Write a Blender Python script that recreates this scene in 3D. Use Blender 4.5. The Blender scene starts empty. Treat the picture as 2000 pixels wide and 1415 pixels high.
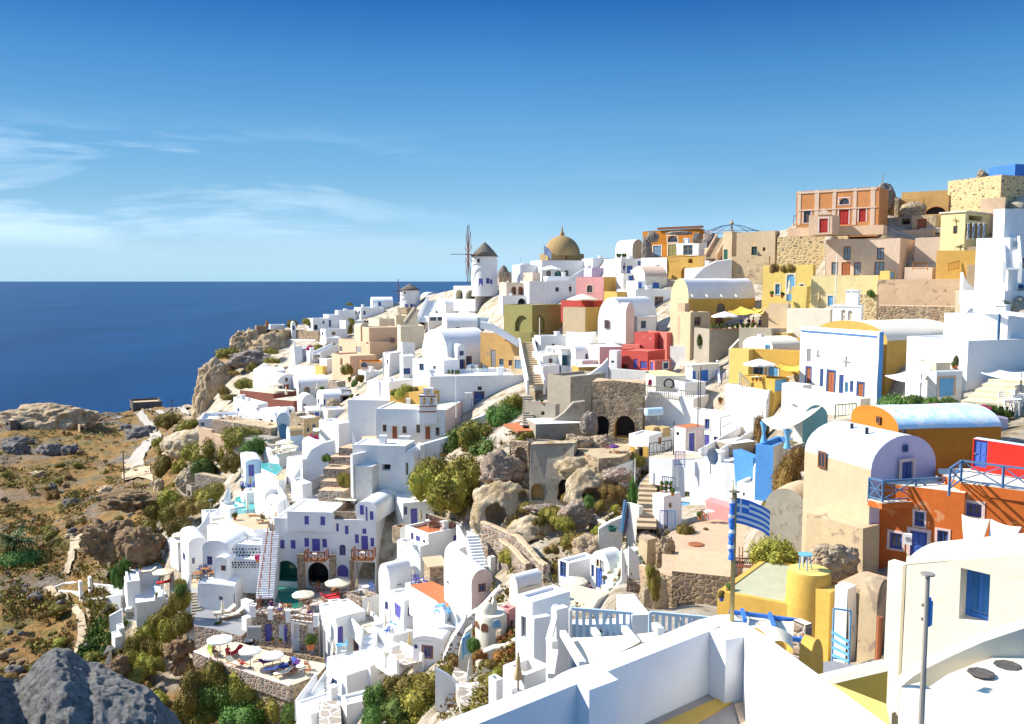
import bpy,bmesh,math,random
import numpy as np
from mathutils import Vector,Matrix,noise
R=math.radians
SC=bpy.context.scene
COL=SC.collection
rnd=random.Random(7)
# ---------------------------------------------------------------- camera
F = 1732.0; CX, CY = 1000.0, 707.5          # photograph is 2000 x 1415
PITCH=math.atan((CY-549.0) /F)
cp,sp=math.cos(PITCH),math.sin(PITCH)
cam=bpy.data.cameras.new('camera');cam_o=bpy.data.objects.new('camera',cam);COL.objects.link(cam_o)
cam.sensor_width=36;cam.lens=F/2000*36;cam.clip_start=0.1;cam.clip_end=400000
cam_o.location=(0,0,0);cam_o.rotation_euler=(math.pi/2-PITCH,0,0)
SC.camera=cam_o
# ---------------------------------------------------------------- light
SUN_EL,SUN_DIR=R(38),Vector((-0.985,0.17,0)).normalized()
sdir=Vector((SUN_DIR.x*math.cos(SUN_EL),SUN_DIR.y*math.cos(SUN_EL),math.sin(SUN_EL)))
sun=bpy.data.lights.new('sun','SUN');sun.energy=4.2;sun.angle=R(0.5);sun.color=(1.0,0.94,0.83)
sun_o=bpy.data.objects.new('sun',sun);COL.objects.link(sun_o)
sun_o.rotation_euler=sdir.to_track_quat('Z','Y').to_euler()
W=bpy.data.worlds.new('World');SC.world=W;W.use_nodes=True
nt=W.node_tree;nt.nodes.clear()
def wn(t,**k):
 n=nt.nodes.new(t)
 for a,v in k.items(): setattr(n,a,v)
 return n
out=wn('ShaderNodeOutputWorld');bg=wn('ShaderNodeBackground');bg.inputs[1].default_value=0.10
sky=wn('ShaderNodeTexSky',sky_type='NISHITA',sun_disc=False)
sky.sun_elevation=SUN_EL;sky.sun_rotation=math.atan2(SUN_DIR.x,SUN_DIR.y);sky.altitude=0;sky.air_density=1.0;sky.dust_density=0.15;sky.ozone_density=2.5
hs=wn('ShaderNodeHueSaturation');hs.inputs['Saturation'].default_value=1.12;hs.inputs['Value'].default_value=1.0
nt.links.new(sky.outputs[0],hs.inputs['Color'])
tc=wn('ShaderNodeTexCoord');sep=wn('ShaderNodeSeparateXYZ');nt.links.new(tc.outputs['Generated'],sep.inputs[0])
# deeper blue within view; sky higher up brightened to fill the shade
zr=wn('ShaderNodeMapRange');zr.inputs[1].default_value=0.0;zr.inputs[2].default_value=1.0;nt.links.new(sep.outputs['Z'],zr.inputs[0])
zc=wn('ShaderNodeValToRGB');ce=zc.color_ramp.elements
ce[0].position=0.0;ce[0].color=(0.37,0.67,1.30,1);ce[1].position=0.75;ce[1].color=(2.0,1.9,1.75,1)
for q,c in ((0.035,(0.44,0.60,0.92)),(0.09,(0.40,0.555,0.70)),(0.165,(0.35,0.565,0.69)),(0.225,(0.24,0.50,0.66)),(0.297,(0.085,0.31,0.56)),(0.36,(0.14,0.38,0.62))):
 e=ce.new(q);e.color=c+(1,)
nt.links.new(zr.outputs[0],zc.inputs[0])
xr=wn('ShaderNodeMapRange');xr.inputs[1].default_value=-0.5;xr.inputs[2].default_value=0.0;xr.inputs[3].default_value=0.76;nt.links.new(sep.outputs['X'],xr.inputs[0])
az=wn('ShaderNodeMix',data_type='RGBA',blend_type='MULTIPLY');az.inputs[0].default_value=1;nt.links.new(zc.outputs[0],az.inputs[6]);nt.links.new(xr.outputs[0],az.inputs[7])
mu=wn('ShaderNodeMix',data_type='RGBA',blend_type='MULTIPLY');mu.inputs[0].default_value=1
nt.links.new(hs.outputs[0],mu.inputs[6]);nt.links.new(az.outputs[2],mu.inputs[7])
# thin cirrus: noise over direction, stretched sideways, in low bands on the seaward side
mp=wn('ShaderNodeMapping');mp.inputs['Scale'].default_value=(2.6,2.6,17.0);mp.inputs['Location'].default_value=(1.45,0.4,0.3);mp.inputs['Rotation'].default_value=(0,R(5),0)
nt.links.new(tc.outputs['Generated'],mp.inputs[0])
n1=wn('ShaderNodeTexNoise');n1.inputs['Scale'].default_value=1.25;n1.inputs['Detail'].default_value=9;n1.inputs['Roughness'].default_value=0.56;n1.inputs['Distortion'].default_value=0.55
nt.links.new(mp.outputs[0],n1.inputs['Vector'])
cr=wn('ShaderNodeMapRange');cr.inputs[1].default_value=0.46;cr.inputs[2].default_value=0.70;nt.links.new(n1.outputs['Fac'],cr.inputs[0])
b1=wn('ShaderNodeMapRange',interpolation_type='SMOOTHSTEP');b1.inputs[1].default_value=0.015;b1.inputs[2].default_value=0.07;nt.links.new(sep.outputs['Z'],b1.inputs[0])
b2=wn('ShaderNodeMapRange',interpolation_type='SMOOTHSTEP');b2.inputs[1].default_value=0.175;b2.inputs[2].default_value=0.12;nt.links.new(sep.outputs['Z'],b2.inputs[0])
b3=wn('ShaderNodeMapRange',interpolation_type='SMOOTHSTEP');b3.inputs[1].default_value=0.0;b3.inputs[2].default_value=-0.36;b3.inputs[3].default_value=0.10;nt.links.new(sep.outputs['X'],b3.inputs[0])
def wmul(a,b):
 m=wn('ShaderNodeMath',operation='MULTIPLY');nt.links.new(a,m.inputs[0])
 if isinstance(b,float): m.inputs[1].default_value=b
 else: nt.links.new(b,m.inputs[1])
 return m.outputs[0]
cf=wmul(wmul(wmul(cr.outputs[0],b1.outputs[0]),wmul(b2.outputs[0],b3.outputs[0])),0.85)
mc=wn('ShaderNodeMix',data_type='RGBA');nt.links.new(cf,mc.inputs[0]);nt.links.new(mu.outputs[2],mc.inputs[6]);mc.inputs[7].default_value=(4.6,5.9,7.0,1)
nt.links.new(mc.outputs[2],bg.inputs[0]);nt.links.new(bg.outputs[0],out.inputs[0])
SC.view_settings.view_transform='Standard';SC.view_settings.look='None';SC.view_settings.exposure=0.97;SC.view_settings.gamma=1
SC.cycles.max_bounces=6;SC.cycles.diffuse_bounces=4;SC.cycles.transparent_max_bounces=6
SC.cycles.use_denoising=True
# ---------------------------------------------------------------- measuring: photo pixel + distance -> point in the place
def ray(px,py):
 a,b=(px-CX) /F,(CY-py) /F
 return Vector((a,cp+b*sp,-sp+b*cp))
def P(px,py,d):
 r=ray(px,py); return r*(d/r.y)
FRM=[0.0,0.0,1.0]
def FR(ox=0,oy=0,s=1.0):FRM[:] =[ox,oy,s]
def X(x): return FRM[0]+x*FRM[2]
def Y(y): return FRM[1]+y*FRM[2]
# ---------------------------------------------------------------- materials
MATS={}
class N:
 def __init__(s,name):
  s.m=bpy.data.materials.new(name);s.m.use_nodes=True;s.t=s.m.node_tree
  s.b=s.t.nodes['Principled BSDF'];s.b.inputs['Roughness'].default_value=0.9;s.b.inputs['Specular IOR Level'].default_value=0.2
  s.pos=s.n('ShaderNodeNewGeometry').outputs['Position']
 def n(s,t,**k):
  n=s.t.nodes.new(t)
  for a,v in k.items(): setattr(n,a,v)
  return n
 def l(s,a,b):s.t.links.new(a,b)
 def noise(s,scale,detail=5,rough=.55,stretch=None,dist=0):
  n=s.n('ShaderNodeTexNoise');n.inputs['Scale'].default_value=scale;n.inputs['Detail'].default_value=detail;n.inputs['Roughness'].default_value=rough;n.inputs['Distortion'].default_value=dist
  if stretch:
   m=s.n('ShaderNodeMapping');m.inputs['Scale'].default_value=stretch;s.l(s.pos,m.inputs[0]);s.l(m.outputs[0],n.inputs['Vector'])
  else: s.l(s.pos,n.inputs['Vector'])
  return n.outputs['Fac']
 def rng(s,v,a,b,lo=0.,hi=1.):
  r=s.n('ShaderNodeMapRange');s.l(v,r.inputs[0])
  for i,q in enumerate((a,b,lo,hi)): r.inputs[i+1].default_value=q
  return r.outputs[0]
 def mix(s,f,a,b,blend='MIX'):
  m=s.n('ShaderNodeMix',data_type='RGBA',blend_type=blend)
  if isinstance(f,(int,float)): m.inputs[0].default_value=f
  else: s.l(f,m.inputs[0])
  for i,c in ((6,a),(7,b)):
   if isinstance(c,tuple): m.inputs[i].default_value=c+(1,)
   else: s.l(c,m.inputs[i])
  return m.outputs[2]
 def ramp(s,v,stops,const=False):
  r=s.n('ShaderNodeValToRGB');s.l(v,r.inputs[0]);es=r.color_ramp.elements
  if const: r.color_ramp.interpolation='CONSTANT'
  while len(es) <len(stops):es.new(0.5)
  for e,(p,c) in zip(es,stops): e.position=p; e.color=c+(1,)
  return r.outputs[0]
 def bump(s,h,st=.3,d=.05):
  b=s.n('ShaderNodeBump');b.inputs['Strength'].default_value=st;b.inputs['Distance'].default_value=d
  s.l(h,b.inputs['Height']);s.l(b.outputs[0],s.b.inputs['Normal'])
 def col(s,c):s.l(c,s.b.inputs['Base Color'])
 def mul(s,a,b):
  m=s.n('ShaderNodeMath',operation='MULTIPLY');s.l(a,m.inputs[0])
  if isinstance(b,float): m.inputs[1].default_value=b
  else: s.l(b,m.inputs[1])
  return m.outputs[0]
def sc3(c,k): return tuple(min(1,x*k) for x in c)
def plaster(name,c,dirt=.35,patch=None,pf=.62):
 """lime plaster: mottled, with rain streaks and, on old walls, bare patches"""
 m=N(name)
 k=m.mix(m.rng(m.noise(.45,6),.3,.7),sc3(c,.86),c)
 k=m.mix(m.mul(m.rng(m.noise(.7,5,.6,(1.6,1.6,.22)),.52,.8),dirt),k,(c[0] *.55+.05,c[1] *.5+.04,c[2] *.45+.03))
 k=m.mix(m.mul(m.rng(m.noise(5,4),.45,.75),dirt*.4),k,sc3(c,.75))
 k=m.mix(m.rng(m.noise(1.7,6,.65),.4,.66),k,sc3(c,.82 if dirt>.35 else .95))
 if patch:
  for s_ in (.55,1.5): k=m.mix(m.rng(m.noise(s_,8,.66,dist=.6),pf,pf+.04),k,patch)
 m.col(k); m.bump(m.noise(3,6,.6),.28,.06); return m.m
def stone(name,cells,mortar,scale=2.2,gap=.055,bump=.6):
 m=N(name)
 mp_=m.n('ShaderNodeMapping');mp_.inputs['Scale'].default_value=(scale,scale,scale*1.45);
 wv=m.n('ShaderNodeTexNoise');wv.inputs['Scale'].default_value=1.3;m.l(m.pos,wv.inputs['Vector'])
 ad=m.n('ShaderNodeMix',data_type='VECTOR');ad.inputs[0].default_value=.12;m.l(m.pos,ad.inputs[4]);m.l(wv.outputs['Color'],ad.inputs[5])
 m.l(ad.outputs[1],mp_.inputs[0])
 v=m.n('ShaderNodeTexVoronoi');m.l(mp_.outputs[0],v.inputs['Vector']);v.inputs['Scale'].default_value=1
 e=m.n('ShaderNodeTexVoronoi',feature='DISTANCE_TO_EDGE');m.l(mp_.outputs[0],e.inputs['Vector']);e.inputs['Scale'].default_value=1
 sx=m.n('ShaderNodeSeparateColor');m.l(v.outputs['Color'],sx.inputs[0])
 k=m.ramp(sx.outputs[0],[(i/len(cells),c) for i,c in enumerate(cells)],True)
 k=m.mix(m.rng(m.noise(4,4),.3,.8),k,(.3,.25,.2))
 k2=m.mix(m.rng(e.outputs['Distance'],gap*.6,gap*1.5),mortar,k)
 m.col(k2);m.bump(m.rng(e.outputs['Distance'],0,.2),bump,.12); return m.m
def flat(name,c,rough=.6,var=.12,spec=.3,metal=0):
 m=N(name);m.b.inputs['Roughness'].default_value=rough;m.b.inputs['Specular IOR Level'].default_value=spec;m.b.inputs['Metallic'].default_value=metal
 m.col(m.mix(m.rng(m.noise(2.5,5),.3,.75),sc3(c,1-var),sc3(c,1+var*.4))); return m.m
def foliage(name,a,b,c):
 m=N(name);m.b.inputs['Roughness'].default_value=.7
 oi=m.n('ShaderNodeObjectInfo')
 k=m.ramp(m.noise(1.1,5,.7),[(.3,a),(.5,b),(.72,c)])
 k=m.mix(m.rng(m.noise(9,2),.35,.7),k,sc3(b,.75))
 h=m.n('ShaderNodeHueSaturation');m.l(k,h.inputs['Color'])
 m.l(m.rng(oi.outputs['Random'],0,1,.475,.52),h.inputs['Hue']);m.l(m.rng(oi.outputs['Random'],0,1,.75,1.25),h.inputs['Value'])
 m.col(h.outputs[0])
 m.b.inputs['Transmission Weight'].default_value=0
 return m.m
C3=dict(
 white=(.83,.83,.82),white2=(.79,.80,.81),cream=(.80,.74,.60),cream2=(.74,.64,.47),sand=(.62,.48,.31),peach=(.74,.52,.35),peach2=(.72,.56,.42),ochre=(.62,.38,.10),
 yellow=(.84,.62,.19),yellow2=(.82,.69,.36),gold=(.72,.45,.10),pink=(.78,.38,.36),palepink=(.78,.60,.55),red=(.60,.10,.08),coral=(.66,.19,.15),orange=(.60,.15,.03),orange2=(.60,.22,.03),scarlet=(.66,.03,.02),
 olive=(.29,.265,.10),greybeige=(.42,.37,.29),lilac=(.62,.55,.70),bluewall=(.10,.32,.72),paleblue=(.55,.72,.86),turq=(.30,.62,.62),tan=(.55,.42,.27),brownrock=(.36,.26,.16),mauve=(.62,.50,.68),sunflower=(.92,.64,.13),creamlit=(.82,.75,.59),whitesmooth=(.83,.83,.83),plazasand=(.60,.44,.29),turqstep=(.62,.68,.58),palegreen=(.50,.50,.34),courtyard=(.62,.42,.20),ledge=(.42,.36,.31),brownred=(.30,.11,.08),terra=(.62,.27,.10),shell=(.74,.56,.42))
def M(k):
 if k in MATS: return MATS[k]
 if k in C3:
  light=k in ('white','creamlit','whitesmooth','white2','cream','paleblue','lilac')
  m=plaster(k,C3[k],.3 if light else .5)
 elif k=='oldpeach':m=plaster(k,(.66,.47,.30),.6,(.30,.22,.15),.60)
 elif k=='oldochre':m=plaster(k,(.58,.35,.13),.7,(.36,.26,.15),.60)
 elif k=='oldsand':m=plaster(k,(.58,.45,.28),.6,(.32,.24,.17),.58)
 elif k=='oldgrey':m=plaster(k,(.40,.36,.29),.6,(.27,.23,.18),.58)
 elif k=='oldred':m=plaster(k,(.60,.12,.10),.5,(.66,.52,.46),.66)
 elif k=='oldorange':m=plaster(k,(.61,.15,.03),.5,(.62,.27,.12),.62)
 elif k=='oldwhite':m=plaster(k,(.70,.68,.64),.5,(.42,.37,.32),.63)
 elif k=='bluevault':m=plaster(k,(.74,.82,.88),.1,(.48,.70,.86),.52)
 elif k=='stone':m=stone(k,[(.22,.12,.09),(.10,.08,.08),(.30,.20,.13),(.17,.14,.13),(.27,.13,.10),(.38,.30,.22)],(.52,.45,.36))
 elif k=='scree':m=stone(k,[(.26,.13,.10),(.12,.10,.10),(.42,.33,.25),(.20,.17,.16),(.33,.16,.12),(.55,.46,.36)],(.30,.23,.17),4.6,.05)
 elif k=='darkstone':m=stone(k,[(.10,.08,.08),(.07,.06,.07),(.16,.12,.11),(.13,.08,.07),(.2,.17,.15)],(.34,.30,.27),1.9)
 elif k=='rubble':m=stone(k,[(.42,.30,.17),(.26,.17,.10),(.52,.40,.25),(.34,.22,.13),(.18,.12,.08),(.48,.36,.22)],(.50,.38,.23),2.6,.03)
 elif k=='ochrestone':m=stone(k,[(.58,.43,.20),(.50,.34,.15),(.12,.09,.06),(.62,.48,.25),(.40,.27,.12)],(.64,.49,.26),2.0,.16,.4)
 elif k=='speckle':m=stone(k,[(.16,.12,.11),(.24,.16,.12),(.82,.82,.8),(.30,.24,.2),(.82,.82,.8)],(.82,.82,.8),1.9,.17,.3)
 elif k=='paving':m=stone(k,[(.46,.40,.33),(.40,.34,.28),(.52,.46,.38),(.35,.30,.26)],(.74,.72,.68),1.1,.045,.1)
 elif k=='blue':m=flat(k,(.06,.13,.46))
 elif k=='violet':m=flat(k,(.12,.11,.40))
 elif k=='navy':m=flat(k,(.04,.09,.26))
 elif k=='bright':m=flat(k,(.05,.20,.62))
 elif k=='railblue':m=flat(k,(.09,.19,.34))
 elif k=='skyblue':m=flat(k,(.16,.44,.72))
 elif k=='reddoor':m=flat(k,(.42,.03,.02))
 elif k=='brown':m=flat(k,(.20,.08,.04))
 elif k=='rust':m=flat(k,(.36,.12,.05))
 elif k=='teak':m=flat(k,(.38,.17,.07))
 elif k=='green':m=flat(k,(.02,.12,.09))
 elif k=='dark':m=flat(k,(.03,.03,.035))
 elif k=='grey':m=flat(k,(.30,.30,.31))
 elif k=='steel':m=flat(k,(.50,.44,.36),.4,.2,.5,.35)
 elif k=='brass':m=flat(k,(.50,.38,.16),.35,.2,.5,.8)
 elif k=='gilt':m=flat(k,(.28,.24,.18),.5,.3)
 elif k=='glass':m=flat(k,(.04,.06,.09),.08,.2,.6)
 elif k=='litglass':m=flat(k,(.20,.28,.38),.1,.2,.6)
 elif k=='blueglass':m=flat(k,(.06,.22,.52),.08,.2,.6)
 elif k=='canvas':m=flat(k,(.80,.72,.54),.9,.06,.1)
 elif k=='canvaswhite':m=flat(k,(.82,.80,.76),.9,.05,.1)
 elif k=='sailyellow':m=flat(k,(.78,.52,.10),.9,.08,.1)
 elif k=='straw':m=flat(k,(.55,.40,.20),.9,.15,.1)
 elif k=='thatch':m=plaster(k,(.20,.17,.14),.8)
 elif k=='dome':m=plaster(k,(.40,.27,.12),.6)
 elif k=='terracotta':m=flat(k,(.52,.17,.07),.85)
 elif k=='skin':m=flat(k,(.55,.28,.17),.6,.05)
 elif k=='hair':m=flat(k,(.05,.03,.02),.6,.05)
 elif k in ('clothred','clothpurple','clothlime','clothdark','clothblue'):
  m=flat(k,dict(clothred=(.6,.04,.06),clothpurple=(.12,.05,.22),clothlime=(.45,.65,.1),clothdark=(.03,.03,.05),clothblue=(.08,.12,.4))[k],.9,.1,.1)
 elif k=='water_pool':m=flat(k,(.10,.46,.44),.05,.1,.5)
 elif k=='greenpool':m=flat(k,(.05,.26,.20),.05,.15,.5)
 elif k=='olivebush':m=foliage(k,(.09,.085,.018),(.22,.185,.036),(.36,.29,.075))
 elif k=='drybush':m=foliage(k,(.15,.10,.03),(.27,.18,.05),(.36,.26,.08))
 elif k=='greenbush':m=foliage(k,(.035,.075,.014),(.10,.18,.034),(.20,.27,.07))
 elif k=='rustbush':m=foliage(k,(.16,.06,.015),(.30,.11,.03),(.14,.14,.03))
 elif k=='lime':m=foliage(k,(.14,.14,.02),(.30,.27,.045),(.42,.36,.08))
 elif k=='palmleaf':m=foliage(k,(.03,.05,.015),(.07,.10,.03),(.14,.15,.05))
 elif k=='flower':m=flat(k,(.55,.02,.16),.7,.3)
 elif k=='bark':m=flat(k,(.13,.09,.06),.9,.3)
 elif k=='rock':
  m_=N(k);c=m_.ramp(m_.noise(.5,9,.65),[(.3,(.20,.14,.09)),(.45,(.44,.32,.19)),(.6,(.56,.43,.28)),(.75,(.36,.29,.22))])
  c=m_.mix(m_.rng(m_.noise(.9,6,.6,(1.5,1.5,.3)),.55,.75),c,(.22,.15,.09));m_.col(c);m_.bump(m_.noise(1.2,10,.7),.9,.5);m=m_.m
 elif k=='tuff':
  m_=N(k);c=m_.ramp(m_.noise(.35,9,.62),[(.3,(.30,.21,.12)),(.43,(.60,.46,.28)),(.55,(.76,.63,.44)),(.68,(.54,.45,.33)),(.8,(.26,.21,.15))])
  c=m_.mix(m_.rng(m_.noise(.6,7,.6),.56,.68),c,(.40,.26,.10));m_.col(c);m_.bump(m_.noise(1.3,10,.7),1.0,.8);m=m_.m
 elif k=='greyrock':
  m_=N(k);c=m_.ramp(m_.noise(38,10,.8),[(.32,(.06,.06,.062)),(.44,(.22,.215,.21)),(.56,(.40,.385,.365)),(.75,(.60,.57,.52))]);m_.col(c);m_.bump(m_.noise(60,8,.8),1.0,.04);m=m_.m
 elif k in ('brownrk','greyrockfar','redrock','darkruin'):
  base=dict(brownrk=[(.10,.065,.04),(.26,.165,.09),(.38,.26,.15),(.17,.12,.08)],greyrockfar=[(.05,.05,.055),(.16,.15,.145),(.28,.25,.22),(.10,.095,.09)],redrock=[(.12,.06,.05),(.26,.14,.11),(.34,.22,.18),(.16,.1,.09)],darkruin=[(.06,.055,.055),(.13,.115,.105),(.18,.155,.14),(.09,.08,.075)])[k]
  m_=N(k);m_.col(m_.ramp(m_.noise(.7,10,.72),list(zip((.3,.45,.6,.75),base))));m_.bump(m_.noise(1.6,11,.75),1.0,.5);m=m_.m
 elif k=='oldrubble':m=stone(k,[(.30,.20,.11),(.20,.12,.08),(.38,.27,.15),(.24,.16,.12),(.14,.10,.08)],(.46,.34,.20),2.6,.03)
 else: raise KeyError(k)
 MATS[k]=m; return m
# ---------------------------------------------------------------- object helpers
def tag(o,label=None,cat=None,group=None,kind=None):
 if cat and not kind: kind='thing'
 if label: o['label'] =label
 if cat: o['category'] =cat
 if group: o['group'] =group
 if kind: o['kind'] =kind
 return o
def thing(name,label,cat,loc=(0,0,0),rz=0,group=None):
 o=bpy.data.objects.new(name,None);COL.objects.link(o);o.empty_display_size=.3
 o.location=loc;o.rotation_euler=(0,0,rz)
 return tag(o,label,cat,group)
class MB:
 """collects shapes, builds ONE mesh"""
 def __init__(s):s.v=[];s.f=[];s.mi=[];s.mats=[]
 def m(s,k):
  if k not in s.mats: s.mats.append(k)
  return s.mats.index(k)
 def face(s,pts,k):
  i=len(s.v); s.v += [tuple(p) for p in pts]; s.f.append(tuple(range(i,i+len(pts)))); s.mi.append(s.m(k))
 def box(s,a,b,k,bottom=True):
  x0,y0,z0=a;x1,y1,z1=b
  c=[(x0,y0,z0),(x1,y0,z0),(x1,y1,z0),(x0,y1,z0),(x0,y0,z1),(x1,y0,z1),(x1,y1,z1),(x0,y1,z1)]
  i=len(s.v);s.v+=c
  for q in ((0,1,5,4),(1,2,6,5),(2,3,7,6),(3,0,4,7),(4,5,6,7))+(((3,2,1,0),) if bottom else ()):
   s.f.append(tuple(i+j for j in q)); s.mi.append(s.m(k))
 def bar(s,a,b,w,k,h=None):
  a,b=Vector(a),Vector(b);t=(b-a).normalized();u=t.cross(Vector((0,0,1)))
  if u.length<.01: u=Vector((1,0,0))
  u.normalize(); v=t.cross(u); u *= w/2; v *= (h or w)/2
  i=len(s.v)
  for q in (a,b):
   for x,y in ((-1,-1),(1,-1),(1,1),(-1,1)): s.v.append(tuple(q+u*x+v*y))
  for q in ((0,1,5,4),(1,2,6,5),(2,3,7,6),(3,0,4,7),(3,2,1,0),(4,5,6,7)): s.f.append(tuple(i+j for j in q)); s.mi.append(s.m(k))
 def tube(s,pts,rad,k,n=8):
  pts=[Vector(p) for p in pts]; rad=rad if isinstance(rad,(list,tuple)) else [rad]*len(pts)
  i=len(s.v);mi=s.m(k)
  for j,p in enumerate(pts):
   t=(pts[min(j+1,len(pts) -1)] -pts[max(j-1,0)]).normalized()
   u=t.cross(Vector((0,0,1))) if abs(t.z)<.95 else t.cross(Vector((1,0,0)))
   u.normalize();v=t.cross(u)
   for q in range(n):
    a=2*math.pi*q/n;s.v.append(tuple(p+(u*math.cos(a) +v*math.sin(a)) *rad[j]))
  for j in range(len(pts)-1):
   for q in range(n):
    s.f.append((i+j*n+q,i+j*n+(q+1) % n,i+(j+1) *n+(q+1) % n,i+(j+1) *n+q));s.mi.append(mi)
  s.f.append(tuple(i+q for q in range(n))); s.mi.append(mi)
  s.f.append(tuple(i+(len(pts)-1)*n+q for q in reversed(range(n)))); s.mi.append(mi)
 def lathe(s,prof,k,n=24,c=(0,0,0),a0=0,a1=2*math.pi):
  i=len(s.v); mi=s.m(k); full=a1-a0>6.2; m=n if full else n+1
  for r,z in prof:
   for q in range(m):
    a=a0+(a1-a0) *q/n;s.v.append((c[0] +r*math.cos(a),c[1] +r*math.sin(a),c[2] +z))
  for j in range(len(prof)-1):
   for q in range(n):
    q2=(q+1) % m;s.f.append((i+j*m+q,i+j*m+q2,i+(j+1) *m+q2,i+(j+1) *m+q));s.mi.append(mi)
 def build(s,name,parent=None,wob=0,seed=0,loc=None,rz=0,smooth=False,weld=True):
  me=bpy.data.meshes.new(name)
  vs=s.v
  if wob:
   off=Vector((seed*17.3,seed*7.7,seed*3.1));o2=[]
   for p in vs:
    q=noise.noise_vector((Vector(p) *.30) +off);o2.append((p[0] +q.x*wob,p[1] +q.y*wob,p[2] +q.z*wob))
   vs=o2
  me.from_pydata(vs,[],s.f)
  for k in s.mats: me.materials.append(M(k))
  me.polygons.foreach_set('material_index',s.mi)
  if smooth: me.polygons.foreach_set('use_smooth',[True] *len(s.f))
  if weld or smooth:
   bm=bmesh.new();bm.from_mesh(me);bmesh.ops.remove_doubles(bm,verts=bm.verts,dist=.0008);bmesh.ops.recalc_face_normals(bm,faces=bm.faces);bm.to_mesh(me);bm.free()
  if smooth and smooth != 'all':me.set_sharp_from_angle(angle=R(40))
  me.update()
  o=bpy.data.objects.new(name,me);COL.objects.link(o)
  if parent: o.parent=parent
  if loc is not None: o.location=loc
  o.rotation_euler=(0,0,rz)
  return o
def copy_tree(o,parent=None):
 c=o.copy();COL.objects.link(c)
 if parent: c.parent=parent
 for ch in [q for q in bpy.data.objects if q.parent==o]: copy_tree(ch,c)
 return c
# ---------------------------------------------------------------- the hill: distance of the ground seen at a photo pixel
def zplane(px,py,z): r=ray(px,py); return r.y*z/r.z
CTRL=[(-500,880,300),(-500,1100,150),(-500,1400,90)]
for x,y,z in ((0,835,-49),(100,830,-49),(240,802,-50),(320,796,-49),(372,800,-46),(0,900,-48),(150,900,-48),(270,900,-46),(0,1000,-49),(120,1000,-48),(250,960,-45),(0,1100,-49),(130,1120,-48),
    (0,1250,-49),(150,1230,-47),(60,1400,-50),(200,1330,-48),(250,1050,-44),(330,860,-42),(300,1320,-46)):
 CTRL.append((x,y,zplane(x,y,z)))
CTRL+=[(395,800,240),(398,720,246),(470,668,250),(545,645,252),(640,625,258),(700,605,265),(800,592,262),(400,850,185),(430,900,150),(380,930,150),(430,760,235),(480,730,235),
 (560,780,190),(460,820,155),(520,850,140),(600,850,135),(440,960,122),(360,1000,125),(340,1080,112),(420,1060,108),(290,1180,116),(360,1200,106),(400,1280,98),(470,1330,94),(560,1350,92),(640,1400,84),(400,1415,88),(540,1415,86),
 (540,1180,102),(600,1200,101),(700,1250,97),(800,1260,92),(740,1180,102),(600,960,110),(690,960,110),(820,960,107),(880,1040,95),(900,1150,85),(680,720,195),(600,700,215),(760,690,185),(700,800,140),(740,865,122),(820,870,120),(900,820,118),
 (830,740,138),(950,730,132),(1030,720,128),(900,640,172),(850,600,205),(945,558,192),(1040,560,180),(1100,520,186),(1180,500,180),(1000,680,142),(1100,680,138),(1100,600,150),(1180,590,146),(1230,600,142),(1220,680,122),(1250,500,168),(1320,500,163),(1300,560,140),
 (1260,750,104),(1130,760,108),(1050,770,112),(1400,690,104),(1420,640,106),(1480,560,120),(1420,480,145),(1550,455,128),(1650,440,126),(1750,400,126),(1650,540,111),(1560,600,105),(1700,600,98),(1800,500,108),(1900,400,112),(1920,540,92),(1990,420,95),(2000,320,115),(1990,580,74),(1900,640,78),
 (1150,860,92),(1230,860,90),(1000,800,108),(960,850,100),(900,900,98),(1000,900,92),(1100,900,88),(1000,1000,86),(1100,1000,82),(1060,1060,78),(900,1000,96),(980,1080,82),(1250,800,96),(1370,780,92),(1300,890,87),(1400,890,85),(1250,960,81),(1300,1000,77),(1420,980,76),
 (1250,1040,71),(1320,1050,66),(1440,1110,57),(1400,1010,73),(1500,1010,66),(1500,800,84),(1560,740,82),(1640,790,76),(1720,800,74),(1460,740,92),(1850,790,62),(1960,800,58),(1990,700,66),(1560,900,62),(1540,1040,55),(1600,1080,47),(1700,1080,44),(1700,1000,46),(1640,900,55),(1800,900,50),(1950,940,40),
 (1790,1110,40),(1950,1060,38),(1280,1170,60),(1180,1190,64),(1080,1190,62),(1130,1130,68),(1000,1150,70),(950,1240,60),(1000,1260,52),(930,1350,50),(1000,1350,42),(1100,1300,36),(820,1390,58),(720,1400,66),(880,1300,64),(1580,1280,36),(1480,1200,42),(1660,1300,34),(1350,1250,34),
 (1200,1415,26),(1450,1415,22),(1700,1415,20),(1950,1415,16),(1000,1500,30),(1500,1700,12),(700,1600,45),(2300,1415,26),(0,1700,60),(-500,1700,60),(2500,900,58),(2500,500,92),(2700,200,120),(2800,1400,28)]
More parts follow.
